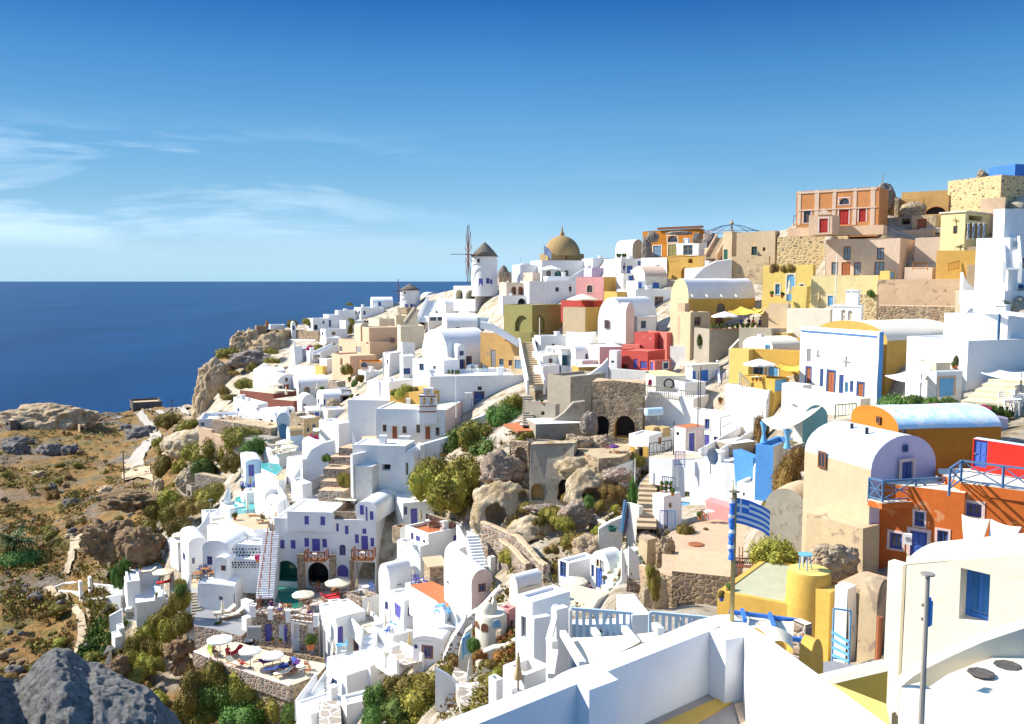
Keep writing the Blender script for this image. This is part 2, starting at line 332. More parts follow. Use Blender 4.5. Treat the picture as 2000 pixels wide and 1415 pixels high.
#AUTO
CTRL+=[(1726,455,109.6),(1538,461,116.6),(1624,457,109.2),(1863,419,128.0),(1806,421,121.0),(1919,418,125.0),(1884,467,106.0),(1836,469,108.3),(2008,412,113.9),(1982,341,116.0),(1931,348,119.8),(1480,500,136.0),(1427,501,138.5),(1528,517,133.1),(1501,558,128.0),(1426,558,131.4),(1653,513,117.0),(1756,544,108.0),(1611,544,113.2),(1880,544,107.0),(1820,545,102.0),(1945,530,97.0),(1585,600,111.0),(1714,603,105.0),(1877,603,97.0),(1955,665,88.0),(1862,662,90.5),(2015,571,86.5),(1961,595,80.0),(2021,661,70.6),(1712,790,76.0),(1560,765,84.8),(1808,786,79.5),(1887,741,66.0),(1769,726,71.6),(1985,736,67.7),(1828,730,66.0),(1696,1037,43.0),(1568,992,47.4),(1823,1019,44.6),(1752,923,49.0),(1659,890,53.9),(1909,918,49.8),(2018,931,42.0),(1878,1105,41.0),(2024,1128,39.5),(1579,1059,47.3),(1492,1042,48.9),(1644,1022,51.1),(1688,1119,42.3),(1567,871,63.0),(1615,865,64.3),(1510,912,60.0),(1470,944,64.7),(1444,743,91.7),(1512,766,84.0),(1509,699,92.0),(1451,692,96.6),(1565,697,93.4),(1499,816,84.0),(1417,806,87.2),(1620,643,96.0),(1536,640,98.8),(928,586,188.0),(1016,552,190.0),(1064,540,201.7),(1111,519,197.7),(981,597,170.0),(1033,597,168.0),(1084,597,168.9),(1158,546,184.0),(1179,600,150.0),(1143,653,138.0),(1039,655,146.0),(984,651,151.6),(1218,678,122.0),(1281,649,123.9),(1240,618,138.0),(1259,564,146.0),(1213,540,160.0),(1367,503,163.0),(1255,505,170.8),(1321,524,156.0),(1373,552,148.0),(1344,643,112.0),(1402,641,114.5),(1385,688,103.0),(1103,689,131.7),(1060,723,121.0),(1155,715,118.6),(1277,704,112.0),(1205,726,109.9),(1352,753,98.0),(1280,771,96.0),(939,716,136.6),(995,707,135.0),(1114,833,101.0),(1174,824,104.2),(1025,815,101.5),(1130,757,108.0),(1045,867,95.5),(1255,860,93.0),(1354,858,92.0),(1293,890,90.1),(1469,887,85.0),(1397,896,81.7),(1446,1019,74.0),(1292,991,78.9),(1344,929,79.9),(1381,1008,69.4),(1246,1053,73.0),(1115,986,86.5),(1031,979,87.9),(1031,926,90.0),(1110,915,90.5),(735,1143,100.0),(538,1136,101.3),(788,1026,101.0),(848,1020,102.3),(694,1020,100.6),(622,1276,91.5),(493,1264,93.1),(659,1240,96.4),(836,1099,93.0),(909,1081,96.2),(776,1113,94.5),(762,1211,90.0),(854,1214,87.8),(803,1179,88.0),(873,1150,88.0),(923,1194,81.1),(958,1105,80.0),(716,1267,89.9),(766,1273,84.0),(708,1195,93.0),(832,1294,78.0),(901,1284,79.2),(460,1192,100.0),(387,1187,100.8),(517,1092,103.0),(450,1088,103.8),(397,1115,102.6),(354,1092,110.9),(406,1059,112.4),(795,615,246.0),(858,592,263.4),(727,601,264.0),(660,621,258.0),(611,646,252.0),(666,679,232.9),(501,655,250.0),(557,644,257.4),(567,699,226.0),(621,698,219.9),(723,708,192.0),(764,680,196.1),(828,671,181.0),(918,637,192.9),(876,661,170.0),(874,728,136.0),(825,720,142.2),(841,800,122.0),(911,798,122.7),(760,819,124.0),(680,817,125.1),(719,784,129.5),(871,860,113.0),(801,863,111.5),(792,943,106.0),(691,939,107.1),(744,933,107.4),(663,879,124.0),(592,892,122.8),(622,931,114.5),(543,777,188.0),(494,766,197.7),(630,774,186.1),(504,822,162.0),(456,807,171.6),(388,836,153.0),(568,840,149.8),(626,848,137.7),(441,867,141.0),(510,888,133.0),(480,934,124.0),(546,928,121.7),(520,1008,113.0),(569,1009,111.1),(448,1008,115.0),(260,811,338.0),(20,836,283.0),(156,842,283.0),(374,974,139.0),(436,959,136.0),(393,923,146.9),(268,1252,112.0),(264,1191,123.0),(345,1240,114.0),(241,1127,124.6),(301,1100,121.0),(218,1262,109.7),(156,1165,128.0),(1426,1196,54.0),(1312,1184,55.1),(1436,1148,58.5),(1254,1173,57.5),(1112,1165,69.0),(1164,1148,71.0),(1281,1087,68.8),(1014,1183,60.0),(991,1243,57.5),(679,1366,79.0),(642,1333,82.5),(773,1339,81.9),(749,1396,75.7),(610,1441,74.0),(680,1416,76.3),(1040,1282,37.0),(1113,1257,38.3),(1024,1375,32.0),(1073,1354,32.9),(970,1366,35.0),(1234,1241,36.3),(1205,1194,38.3),(1616,1291,37.5),(1537,1263,39.0),(1624,1168,42.5),(1670,1286,36.9),(1730,1284,36.2),(1688,1174,39.0),(1735,1153,40.4),(2024,1441,14.5),(1759,1350,16.2),(2091,1376,15.7),(1748,1465,17.5)]
_c=np.array([(a/100.,b/100.) for a,b,_ in CTRL]); _v=np.log(np.array([q for *_,q in CTRL]))
_n=len(_c);_A=np.zeros((_n+3,_n+3));_A[:_n,:_n] =np.linalg.norm(_c[:,None] -_c[None],axis=2) +np.eye(_n) *-0.25
_A[:_n,_n] =1;_A[:_n,_n+1:] =_c;_A[_n,:_n] =1;_A[_n+1:,:_n] =_c.T
_w=np.linalg.solve(_A,np.concatenate([_v,np.zeros(3)]))
def Dn(px,py):
 q=np.stack([np.asarray(px,float) /100,np.asarray(py,float) /100],-1);r=np.linalg.norm(q[...,None,:] -_c,axis=-1)
 return np.exp(np.clip(r @ _w[:_n]+_w[_n]+q @ _w[_n+1:],math.log(4),math.log(420)))
def D(px,py): return float(Dn(px,py))
def disp(p,wild):
 """uneven ground"""
 vd=noise.voronoi(p*.16)[0];a=noise.fractal(p*.045,1.0,2.1,4) *1.3*wild+noise.fractal(p*.25+Vector((9,3,1)),.8,2.2,5) *.75*wild+(vd[1] -vd[0] -.3) *.9*max(0,noise.noise(p*.03+Vector((4,4,4))) +.25) *wild
 return Vector((p.x,p.y,p.z+a-.12))
def wildness(px,py):
 edge=np.interp(py,[600,700,800,900,1000,1100,1200,1300,1415,1600],[560,500,400,420,400,250,240,330,520,700])
 return float(np.clip((edge-px)/70,0,1))
FZ = [None]          # when set: the level of the terrace that things are put on
def G(px,py,d=None):
 """a point on the ground, from a pixel of the current frame"""
 px,py=X(px),Y(py)
 if FZ[0] is not None: r=ray(px,py); return r*(FZ[0]/r.z)-Vector((0,0,.12))
 if d is None: w=wildness(px,py); return disp(P(px,py,D(px,py)*(1.025 if w<.5 else 1)),w)
 return P(px,py,d)
# ================================================================ THE LAND AND THE SEA
SEA_Z=-112.0
TOP=[(-900,850),(-300,838),(0,828),(160,812),(240,800),(320,794),(380,792),(392,770),(397,716),(440,690),(480,662),(540,644),(640,622),(700,604),(780,590),(900,562),(1000,545),(1080,522),(1200,504),(1260,494),(1400,474),(1540,446),(1560,424),(1740,402),(1760,392),(1900,386),(1950,350),(2000,330),(2300,250),(2900,150)]
def build_land():
 cols=list(np.linspace(-900,-40,40)) +list(np.arange(-32,2040,7.0)) +list(np.linspace(2060,2900,30))
 NR=170
 tx,ty=zip(*TOP);V=[];Fc=[];veg=[]
 rows=NR+6
 for px in cols:
  top=float(np.interp(px,tx,ty));pys=top+(1750-top) *(np.linspace(0,1,NR) **1.25)
  ds=Dn(np.full(NR,px),pys)*np.array([1.025 if wildness(px,q)<.5 else 1.0 for q in pys])
  colp=[]
  for py,d in zip(pys,ds):
   w=wildness(px,py);colp.append((disp(P(px,py,d),w),w))
  p0,w0=colp[0];back=[]
  for dy,dz in ((1.5,-.3),(6,-2.5),(16,-12),(34,-40)):
   back.append((Vector((p0.x*(1+dy/p0.y),p0.y+dy,max(p0.z+dz,SEA_Z-3))),w0))
  back.append((Vector((p0.x*(1+70/p0.y),p0.y+70,SEA_Z-3)),w0));back.append((Vector((p0.x*(1+90/p0.y),p0.y+90,SEA_Z-12)),w0))
  for p,w in list(reversed(back))+colp: V.append(tuple(p)); veg.append(w)
 nr=rows
 for i in range(len(cols)-1):
  for j in range(nr-1): Fc.append((i*nr+j,i*nr+j+1,(i+1)*nr+j+1,(i+1)*nr+j))
 me=bpy.data.meshes.new('hillside');me.from_pydata(V,[],Fc)
 at=me.attributes.new('wild','FLOAT','POINT');at.data.foreach_set('value',veg)
 me.polygons.foreach_set('use_smooth',[True] *len(Fc))
 m=N('hillside');a=m.n('ShaderNodeAttribute',attribute_name='wild').outputs['Fac']
 nz=m.n('ShaderNodeSeparateXYZ');g=m.n('ShaderNodeNewGeometry');m.l(g.outputs['Normal'],nz.inputs[0])
 dry=m.ramp(m.noise(.10,9,.68),[(.30,(.10,.07,.035)),(.41,(.27,.145,.05)),(.48,(.40,.215,.07)),(.55,(.22,.16,.048)),(.64,(.13,.11,.03))])
 dry=m.mix(m.mul(m.rng(m.noise(1.0,8,.75),.47,.6),.85),dry,(.12,.105,.03))
 dry=m.mix(m.mul(m.rng(m.noise(2.1,6,.75),.56,.66),.7),dry,(.42,.33,.22))
 dry=m.mix(m.rng(m.noise(.05,8,.72),.49,.58),dry,m.ramp(m.noise(.8,8,.75),[(.35,(.05,.045,.045)),(.5,(.20,.165,.135)),(.65,(.34,.28,.22))]))
 rockc=m.ramp(m.noise(.5,9,.65),[(.3,(.22,.15,.09)),(.5,(.45,.33,.20)),(.7,(.58,.46,.31))])
 dry=m.mix(m.rng(nz.outputs['Z'],.62,.42),dry,rockc)
 town=m.ramp(m.noise(.45,10,.72),[(.3,(.20,.17,.09)),(.42,(.40,.32,.21)),(.52,(.60,.52,.41)),(.62,(.70,.64,.55)),(.74,(.32,.27,.17)),(.82,(.18,.17,.06))])
 m.col(m.mix(a,town,dry));m.bump(m.noise(1.1,12,.75),1.0,.7)
 me.materials.append(m.m);bm=bmesh.new();bm.from_mesh(me);bmesh.ops.recalc_face_normals(bm,faces=bm.faces)
 if sum(f.normal.z for f in bm.faces)<0: bmesh.ops.reverse_faces(bm,faces=bm.faces)
 bm.to_mesh(me);bm.free()
 o=bpy.data.objects.new('hillside',me);COL.objects.link(o);o['kind'] ='structure'
build_land()
def build_sea():
 m=N('sea');m.b.inputs['Roughness'].default_value=.28;m.b.inputs['Specular IOR Level'].default_value=.01
 k=m.mix(m.rng(m.noise(.004,5,.6,(1,.35,1)),.35,.7),(.004,.034,.108),(.007,.050,.155))
 m.col(k)
 m.bump(m.noise(.16,8,.7,(1,.6,1)),.8,1.0)
 b=MB();mi=0
 ys=[60,400,1500,6000,30000,150000]
 me=bpy.data.meshes.new('sea');V=[];Fc=[]
 for y in [-400]+ys:
  w=max(1500,abs(y) *1.3)
  for q in np.linspace(-w,w,9): V.append((float(q),float(y),SEA_Z))
 for j in range(len(ys)):
  for i in range(8): Fc.append((j*9+i,j*9+i+1,(j+1)*9+i+1,(j+1)*9+i))
 me.from_pydata(V,[],Fc);me.materials.append(m.m)
 o=bpy.data.objects.new('sea',me);COL.objects.link(o);o['kind'] ='structure'
build_sea()
# ================================================================ BUILDERS
SEED=[0]
def arch_pts(s0,s1,zs,zt,n=10):
 c,r=(s0+s1) /2,(s1-s0) /2
 return [(c-r*math.cos(math.pi*i/n),zs+(zt-zs)*math.sin(math.pi*i/n)) for i in range(n+1)]
def face_wall(mb,fm,Wd,z0,z1,ops,k):
 xs=sorted({0.0,Wd} | {q for o in ops for q in (o['s0'],o['s1'])}); zs=sorted({z0,z1} | {q for o in ops for q in (o['z0'],o['z1'])})
 for i in range(len(xs)-1):
  for j in range(len(zs)-1):
   a,b,c,d=xs[i],xs[i+1],zs[j],zs[j+1]
   if b-a<1e-4 or d-c<1e-4: continue
   mx,mz=(a+b) /2,(c+d) /2
   if any(o['s0'] <mx<o['s1'] and o['z0'] <mz<o['z1'] for o in ops): continue
   mb.face([fm(a,c,0),fm(b,c,0),fm(b,d,0),fm(a,d,0)],k)
 for o in ops:
  s0,s1,a,b,dep=o['s0'],o['s1'],o['z0'],o['z1'],o['dep']
  if o['arch']:
   zs_=max(a+.02,b-(s1-s0) /2);ap=arch_pts(s0,s1,zs_,b);line=[(s0,a)] +ap+[(s1,a)]
   for p,q in zip(ap[:-1],ap[1:]): mb.face([fm(p[0],p[1],0),fm(q[0],q[1],0),fm(q[0],b,0),fm(p[0],b,0)],k)
   if zs_>a+.03: pass
  else: line=[(s0,a),(s0,b),(s1,b),(s1,a)]
  for p,q in zip(line,line[1:]+line[:1]):
   if dep<1e-4 or abs(p[0]-q[0])+abs(p[1]-q[1])<1e-5: continue
   mb.face([fm(p[0],p[1],0),fm(q[0],q[1],0),fm(q[0],q[1],dep),fm(p[0],p[1],dep)],o.get('rk') or k)
  if not o.get('thru'):mb.face([fm(s0,a,dep),fm(s1,a,dep),fm(s1,b,dep),fm(s0,b,dep)],o.get('back') or k)
def fbox(mb,fm,s0,s1,z0,z1,d0,d1,k):
 c=[fm(s,z,d) for d in (d0,d1) for s,z in ((s0,z0),(s1,z0),(s1,z1),(s0,z1))]; i=len(mb.v); mb.v += [tuple(q) for q in c]
 for q in ((0,1,2,3),(0,4,5,1),(1,5,6,2),(2,6,7,3),(3,7,4,0),(7,6,5,4)): mb.f.append(tuple(i+j for j in q)); mb.mi.append(mb.m(k))
def opening(o,fm,root,wob,seed,near):
 s0,s1,a,b=o['s0'],o['s1'],o['z0'],o['z1'];w,h=s1-s0,b-a;k=o['col'];dep=o['dep']
 kind=o['kind']
 if kind in 'on':
  return
 d0=dep-.07
 mb=MB();fw=min(.10,w*.17)
 if kind in 'wlb':
  fbox(mb,fm,s0,s0+fw,a,b,d0,d0+.05,k);fbox(mb,fm,s1-fw,s1,a,b,d0,d0+.05,k)
  fbox(mb,fm,s0+fw,s1-fw,a,a+fw,d0,d0+.05,k);fbox(mb,fm,s0+fw,s1-fw,b-fw,b,d0,d0+.05,k)
  fbox(mb,fm,(s0+s1) /2-fw*.35,(s0+s1) /2+fw*.35,a+fw,b-fw,d0+.005,d0+.045,k)
  if h>1.0: fbox(mb,fm,s0+fw,s1-fw,a+h*.6-.025,a+h*.6+.025,d0+.01,d0+.04,k)
  nm='window'
 elif kind=='s':
  for u,v in ((s0,(s0+s1)/2-.01),((s0+s1)/2+.01,s1)):
   fbox(mb,fm,u,v,a,b,d0,d0+.04,k)
   q=max(.03,(v-u) *.18);n=max(3,int((h-2*q) /.16))
   for i in range(n):
    z=a+q+(h-2*q) *i/n;fbox(mb,fm,u+q,v-q,z+.02,z+(h-2*q) /n-.02,d0-.02,d0,k)
  nm='shutter'
 else:
  nm='door' if kind != 'g' else 'gate'
  fbox(mb,fm,s0,s1,a,b,d0,d0+.05,k)
  q=w*.14
  for u,v in ((s0+q,(s0+s1)/2-q*.4),((s0+s1)/2+q*.4,s1-q)):
   for z,t in ((a+h*.08,a+h*.42),(a+h*.48,a+h*.9)): fbox(mb,fm,u,v,z,t,d0-.03,d0,k)
 if o['sur']:
  q=min(.16,w*.22);e=o['sur']
  fbox(mb,fm,s0-q,s0,a,b+q,-.03,.02,e);fbox(mb,fm,s1,s1+q,a,b+q,-.03,.02,e);fbox(mb,fm,s0,s1,b,b+q,-.03,.02,e)
  if kind in 'wlsb':fbox(mb,fm,s0-q,s1+q,a-q*.7,a,-.05,.02,e)
 ob=mb.build(nm,root,wob,seed)
 if kind in 'wlb':
  pb=MB();pb.face([fm(s0,a,d0+.03),fm(s1,a,d0+.03),fm(s1,b,d0+.03),fm(s0,b,d0+.03)],{'w':'glass','l':'litglass','b':'blueglass'}[kind]);pb.build('pane',ob,wob,seed)
 elif kind=='d' and near:
  hb=MB();fbox(hb,fm,s1-w*.12,s1-w*.06,a+h*.45,a+h*.52,d0-.07,d0,'steel');hb.build('handle',ob,wob,seed)
class Hs:pass
WA=dict(cat='wall',name='wall');RU=dict(cat='ruin',name='ruin')
REC=[];HL=[]
def H(label,x0,x1,x2,yb,yt,b=60,mat='white',roof='flat',ops='',d=None,dd=0,A=None,B=None,rk='white',cat='house',name='house',sink=2.5,par=.3,rise=None,group=None,wob=.07,chim=(),mr=None,ctl=True,tilt=0):
 """a building: its nearest vertical edge stands at pixel x1 (yb up to yt); the left face runs back to x0, the right face to x2"""
 SEED[0] +=1;seed=SEED[0]
 if 56 <= b <= 70: b=54
 px,py=X(x1),Y(yb); dd_=(D(px,py) if d is None else d)+dd
 C=P(px,py,dd_);r=ray(px,Y(yt));h=r.z*(C.y/r.y) -C.z
 bb=R(b);ex=Vector((math.cos(bb),math.sin(bb),0));ey=Vector((-math.sin(bb),math.cos(bb),0))
 zc_=C.y*cp-(C.z+h) *sp
 def solve(xx,e):
  k=(X(xx) -CX) /F;den=e.x-k*e.y*cp
  return (k*zc_-C.x)/den if abs(den)>1e-3 else -1
 if A is None: A=solve(x2,ex)
 if B is None: B=solve(x0,ey)
 A=max(A,.2) if 0<A<40 else (12.0 if A>0 else 6.0); B=max(B,.2) if 0<B<40 else (12.0 if B>0 else 6.0)
 root=thing(name,label,cat,C,bb,group);HL.append(o_:=Hs());o_.__dict__.update(root=root,h=h,A=A,B=B,roof=roof,par=par,C=C,cat=cat,mat=mat,d=dd_)
 if ctl and (d is not None or dd):
  REC.append(C.copy());REC.append(C+ey*B)
  REC.append(C+ex*min(A,5))
 o=Hs();o.root,o.C,o.h,o.ex,o.ey,o.A,o.B,o.seed,o.wob=root,C,h,ex,ey,A,B,seed,wob
 fl=lambda s,z,q: (q,s,z); fr=lambda s,z,q: (s,q,z)
 o.fl,o.fr=fl,fr
 def tolocal(f,x,y):
  rr=ray(X(x),Y(y)); n=ex if f=='l' else ey
  t=C.dot(n) /rr.dot(n);q=rr*t-C
  return (q.dot(ey) if f=='l' else q.dot(ex)),q.z
 rs=rise if rise is not None else (B if roof=='vx' else A)*.42
 fo={'l':[],'r':[]};high=[]
 for t in [q.strip() for q in ops.split(';') if q.strip()]:
  tk=t.split();f=tk[0][0];kind=tk[0][1];ar='a' in tk[0][2:]
  a0,b0,a1,b1=[float(q) for q in tk[1].split(',')]
  s0=tolocal(f,a0,(b0+b1) /2)[0];s1=tolocal(f,a1,(b0+b1) /2)[0]
  if s0>s1: s0,s1=s1,s0
  z1=tolocal(f,(a0+a1) /2,b0)[1];z0=tolocal(f,(a0+a1) /2,b1)[1]
  L=B if f=='l' else A
  s0,s1=max(.06,s0),min(L-.06,s1);z0=max(z0,.02)
  if s1-s0<.12 or z1-z0<.1: continue
  q=dict(s0=s0,s1=s1,z0=z0,z1=z1,arch=ar,kind=kind,col=tk[2] if len(tk)>2 else 'dark',sur=tk[3] if len(tk)>3 and tk[3] != '-' else None,dep=.16 if dd_>20 else .36)
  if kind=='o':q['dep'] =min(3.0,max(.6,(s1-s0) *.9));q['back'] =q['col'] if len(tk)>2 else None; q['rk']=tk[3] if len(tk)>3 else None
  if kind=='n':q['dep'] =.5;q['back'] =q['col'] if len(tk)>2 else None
  if z1>h-.03:
   if z0>h-.3 or (roof in ('vx','vy')):high.append((f,q));continue
   q['z1'] =h-.04
  if any(not (q['s1'] <=e['s0'] or q['s0'] >=e['s1'] or q['z1'] <=e['z0'] or q['z0'] >=e['z1']) for e in fo[f]): high.append((f,q)); continue
  fo[f].append(q)
 mb=MB();k=mat
 face_wall(mb,fl,B,-sink,h,fo['l'],k);face_wall(mb,fr,A,-sink,h,fo['r'],mr or k)
 mb.face([(A,0,-sink),(A,B,-sink),(A,B,h),(A,0,h)],k);mb.face([(0,B,-sink),(A,B,-sink),(A,B,h),(0,B,h)],k)
 n=14
 def prof(L):
  return [(L/2-L/2*math.cos(math.pi*i/n),h+rs*math.sin(math.pi*i/n)) for i in range(n+1)]
 rb=MB()
 if roof=='vx':
  pr=prof(B)
  for x in (0,A): mb.face([(x,y,z) for y,z in pr],k)
  m=max(2,int(A/1.2))
  for j in range(m):
   xa,xb=A*j/m,A*(j+1) /m
   for p,q in zip(pr[:-1],pr[1:]): rb.face([(xa,p[0],p[1]),(xb,p[0],p[1]),(xb,q[0],q[1]),(xa,q[0],q[1])],rk)
 elif roof=='vy':
  pr=prof(A)
  for y in (0,B): mb.face([(x,y,z) for x,z in pr],mr or k)
  m=max(2,int(B/1.2))
  for j in range(m):
   ya,yb_=B*j/m,B*(j+1) /m
   for p,q in zip(pr[:-1],pr[1:]): rb.face([(p[0],ya,p[1]),(p[0],yb_,p[1]),(q[0],yb_,q[1]),(q[0],ya,q[1])],rk)
 elif roof=='flat':
  t=min(.28,A*.2,B*.2);zr=h-par
  if par>0.02:
   for a,c in (((0,0),(A,0)),((A,0),(A,B)),((A,B),(0,B)),((0,B),(0,0))):
    ins=lambda p: (min(max(p[0],t),A-t),min(max(p[1],t),B-t))
    ia,ic=ins(a),ins(c)
    rb.face([(a[0],a[1],h),(c[0],c[1],h),(ic[0],ic[1],h),(ia[0],ia[1],h)],k)
    rb.face([(ia[0],ia[1],h),(ic[0],ic[1],h),(ic[0],ic[1],zr),(ia[0],ia[1],zr)],k)
   rb.face([(t,t,zr),(A-t,t,zr),(A-t,B-t,zr),(t,B-t,zr)],rk)
  else: rb.face([(0,0,h),(A,0,h),(A,B,h),(0,B,h)],rk)
 elif roof=='slab':
  e=.18;rb.box((-e,-e,h),(A+e,B+e,h+.16),rk)
 elif roof=='dome':
  rb.face([(0,0,h),(A,0,h),(A,B,h),(0,B,h)],rk);rr=min(A,B) *.47;i0=len(rb.v)
  rb.lathe([(rr,h-.05)]+[(rr*math.cos(q),h+rr*(rise or .8)*math.sin(q)) for q in np.linspace(0.02,1.56,9)],rk,24,(A/2,B/2,0))
 elif roof=='open':pass
 body=mb.build('wall',root,wob,seed)
 rf=rb.build('roof',root,wob,seed,smooth=roof in ('vx','vy','dome')) if roof != 'open' else body
 if tilt:
  for q in (body,rf):
   for v in q.data.vertices:
    if v.co.z>h-.25: v.co.z -= tilt*v.co.y/B
 near=dd_<60
 for f in 'lr':
  for q in fo[f]: opening(q,fl if f=='l' else fr,root,wob,seed,near)
 for f,q in high:
  g=(lambda s,z,e: (e-.2,s,z)) if f=='l' else (lambda s,z,e: (s,e-.2,z))
  if q['kind'] in 'on':q['kind'] ='w';q['col'] =q['col'] or 'dark'
  opening(q,g,root,wob,seed,near)
 for c in chim:
  u,v,ww,hh=c; cb=MB(); zz=h-(par if roof=='flat' else 0)-.1
  cb.box((u*A-ww/2,v*B-ww/2,zz),(u*A+ww/2,v*B+ww/2,zz+hh),'white');cb.box((u*A-ww*.65,v*B-ww*.65,zz+hh),(u*A+ww*.65,v*B+ww*.65,zz+hh+.1),'white2');cb.build('chimney',root,wob,seed)
 return o
def on(o,u,v,dz=0):
 """a point on a building's roof"""
 return o.C+o.ex*(u*o.A)+o.ey*(v*o.B)+Vector((0,0,o.h+dz))
def densify(pts,step=1.2):
 out=[pts[0]]
 for a,b in zip(pts[:-1],pts[1:]):
  n=max(1,int((b-a).length/step))
  for i in range(1,n+1): out.append(a.lerp(b,i/n))
 return out
def sweep(mb,pts,prof,k,capk=None,top=()):
 """profile (offset, height) carried along a line on the ground"""
 m=len(prof);i0=len(mb.v)
 for j,p in enumerate(pts):
  t=pts[min(j+1,len(pts) -1)] -pts[max(j-1,0)];t.z=0;t.normalize();s=Vector((t.y,-t.x,0))
  for o,z in prof: q=p+s*o; mb.v.append((q.x,q.y,q.z+z))
 for j in range(len(pts)-1):
  for q in range(m):
   q2=(q+1) % m
   mb.f.append((i0+j*m+q,i0+j*m+q2,i0+(j+1)*m+q2,i0+(j+1)*m+q)); mb.mi.append(mb.m(capk if (capk and q in top) else k))
 mb.f.append(tuple(i0+q for q in range(m))); mb.mi.append(mb.m(k)); mb.f.append(tuple(i0+(len(pts)-1)*m+q for q in range(m))); mb.mi.append(mb.m(k))
def line3(pts,d=None):
 o=[]
 for p in pts:
  x,y=X(p[0]),Y(p[1]); dd_=p[2] if len(p)>2 else (d if d else D(x,y)); o.append(P(x,y,dd_))
 return o
def WL(label,pts,h=1.0,t=.35,mat='white',cap=None,d=None,top=False,sink=2.0,cat='wall',name='wall',group=None,flatz=False):
 """a free wall along a line of pixels: pts on its foot, or on its top edge with top=True"""
 p3=line3(pts,d)
 if flatz:
  z=p3[0].z; p3=[ray(X(q[0]),Y(q[1]))*(z/ray(X(q[0]),Y(q[1])).z) for q in pts]
 if top: p3=[Vector((q.x,q.y,q.z-h)) for q in p3]
 p3=densify(p3); org=p3[0].copy(); p3=[q-org for q in p3]
 SEED[0] +=1;mb=MB();e=min(.1,t*.3)
 sweep(mb,p3,[(-t/2,-sink),(-t/2,h-e),(-t/2+e,h),(t/2-e,h),(t/2,h-e),(t/2,-sink)],mat,cap,(1,2,3))
 if mat in ('stone','rubble','darkstone','ochrestone','rock','tuff'):w_=.16
 else: w_=.06
 o=mb.build(name,None,w_,SEED[0],org); return tag(o,label,cat,group)
def flatpts(pts,d=None,z=None):
 if z is None: x,y=X(pts[0][0]),Y(pts[0][1]); z=P(x,y,d if d else D(x,y)).z
 o=[]
 for p in pts: r=ray(X(p[0]),Y(p[1])); o.append(r*(z/r.z))
 return o
def PLN(label,pts,d=None,z=None,mat='sand',side=None,thick=2.0,cat='terrace',name='terrace',kind=None,dz=0,group=None,rim=None,rimh=.0,rimt=.3):
 """a level slab whose upper edge is outlined by pixels"""
 p=flatpts(pts,d,z); org=p[0].copy(); p=[q-org+Vector((0,0,dz)) for q in p]
 mb=MB();mb.face(p,mat);n=len(p)
 for i in range(n):
  a,b=p[i],p[(i+1) % n]; dn=Vector((0,0,thick)); mb.face([a-dn,b-dn,b,a],side or mat)
 o=mb.build(name,None,0,0,org); tag(o,label if kind != 'structure' else None,cat if kind != 'structure' else None,group,kind)
 o['zz'] =org.z+dz
 if rim:
  rb=MB();sweep(rb,densify(p+[p[0]],1.5),[(-rimt/2,-.3),(-rimt/2,rimh),(rimt/2,rimh),(rimt/2,-.3)],rim);rb.build('parapet',o,.03,3)
 return o
def ST(label,a,b,w=1.3,mat='white2',side=None,tread=None,d0=None,d1=None,group=None,sink=1.2,name='staircase',sh=.7):
 """a flight of steps from pixel a (foot) to pixel b (head)"""
 p,q=line3([a],d0)[0],line3([b],d1)[0];v=q-p;L=Vector((v.x,v.y,0)).length;ang=math.atan2(v.y,v.x)
 n=max(2,int(round(abs(v.z) /.19)));mb=MB();s=v.z/n;g=L/n
 for i in range(n):
  x0,x1=i*g,(i+1) *g;z=(i+1) *s
  mb.face([(x0,-w/2,z),(x1,-w/2,z),(x1,w/2,z),(x0,w/2,z)],tread or mat); mb.face([(x0,-w/2,z-s),(x0,w/2,z-s),(x0,w/2,z),(x0,-w/2,z)],mat)
  if tread: mb.face([(x0-.004,-w/2,z-.05),(x0-.004,w/2,z-.05),(x0-.004,w/2,z),(x0-.004,-w/2,z)],'white2')
  for y in (-w/2,w/2): mb.face([(x0,y,i*s-sink),(x1,y,i*s-sink),(x1,y,z),(x0,y,z)],mat)
 mb.face([(L,-w/2,v.z),(L,w/2,v.z),(L,w/2,v.z-2),(L,-w/2,v.z-2)],mat)
 root=thing(name,label,'stairs',p,ang,group);mb.build('step',root,0)
 if side:
  for y in ((-w/2-.13),(w/2+.13)):
   sb=MB(); m=8; pts=[Vector((L*i/m,y,v.z*i/m)) for i in range(m+1)]
   sweep(sb,pts,[(-.13,-sink),(-.13,sh-.06),(-.06,sh),(.06,sh),(.13,sh-.06),(.13,-sink)],side);sb.build('parapet',root,.04,SEED[0])
 return root
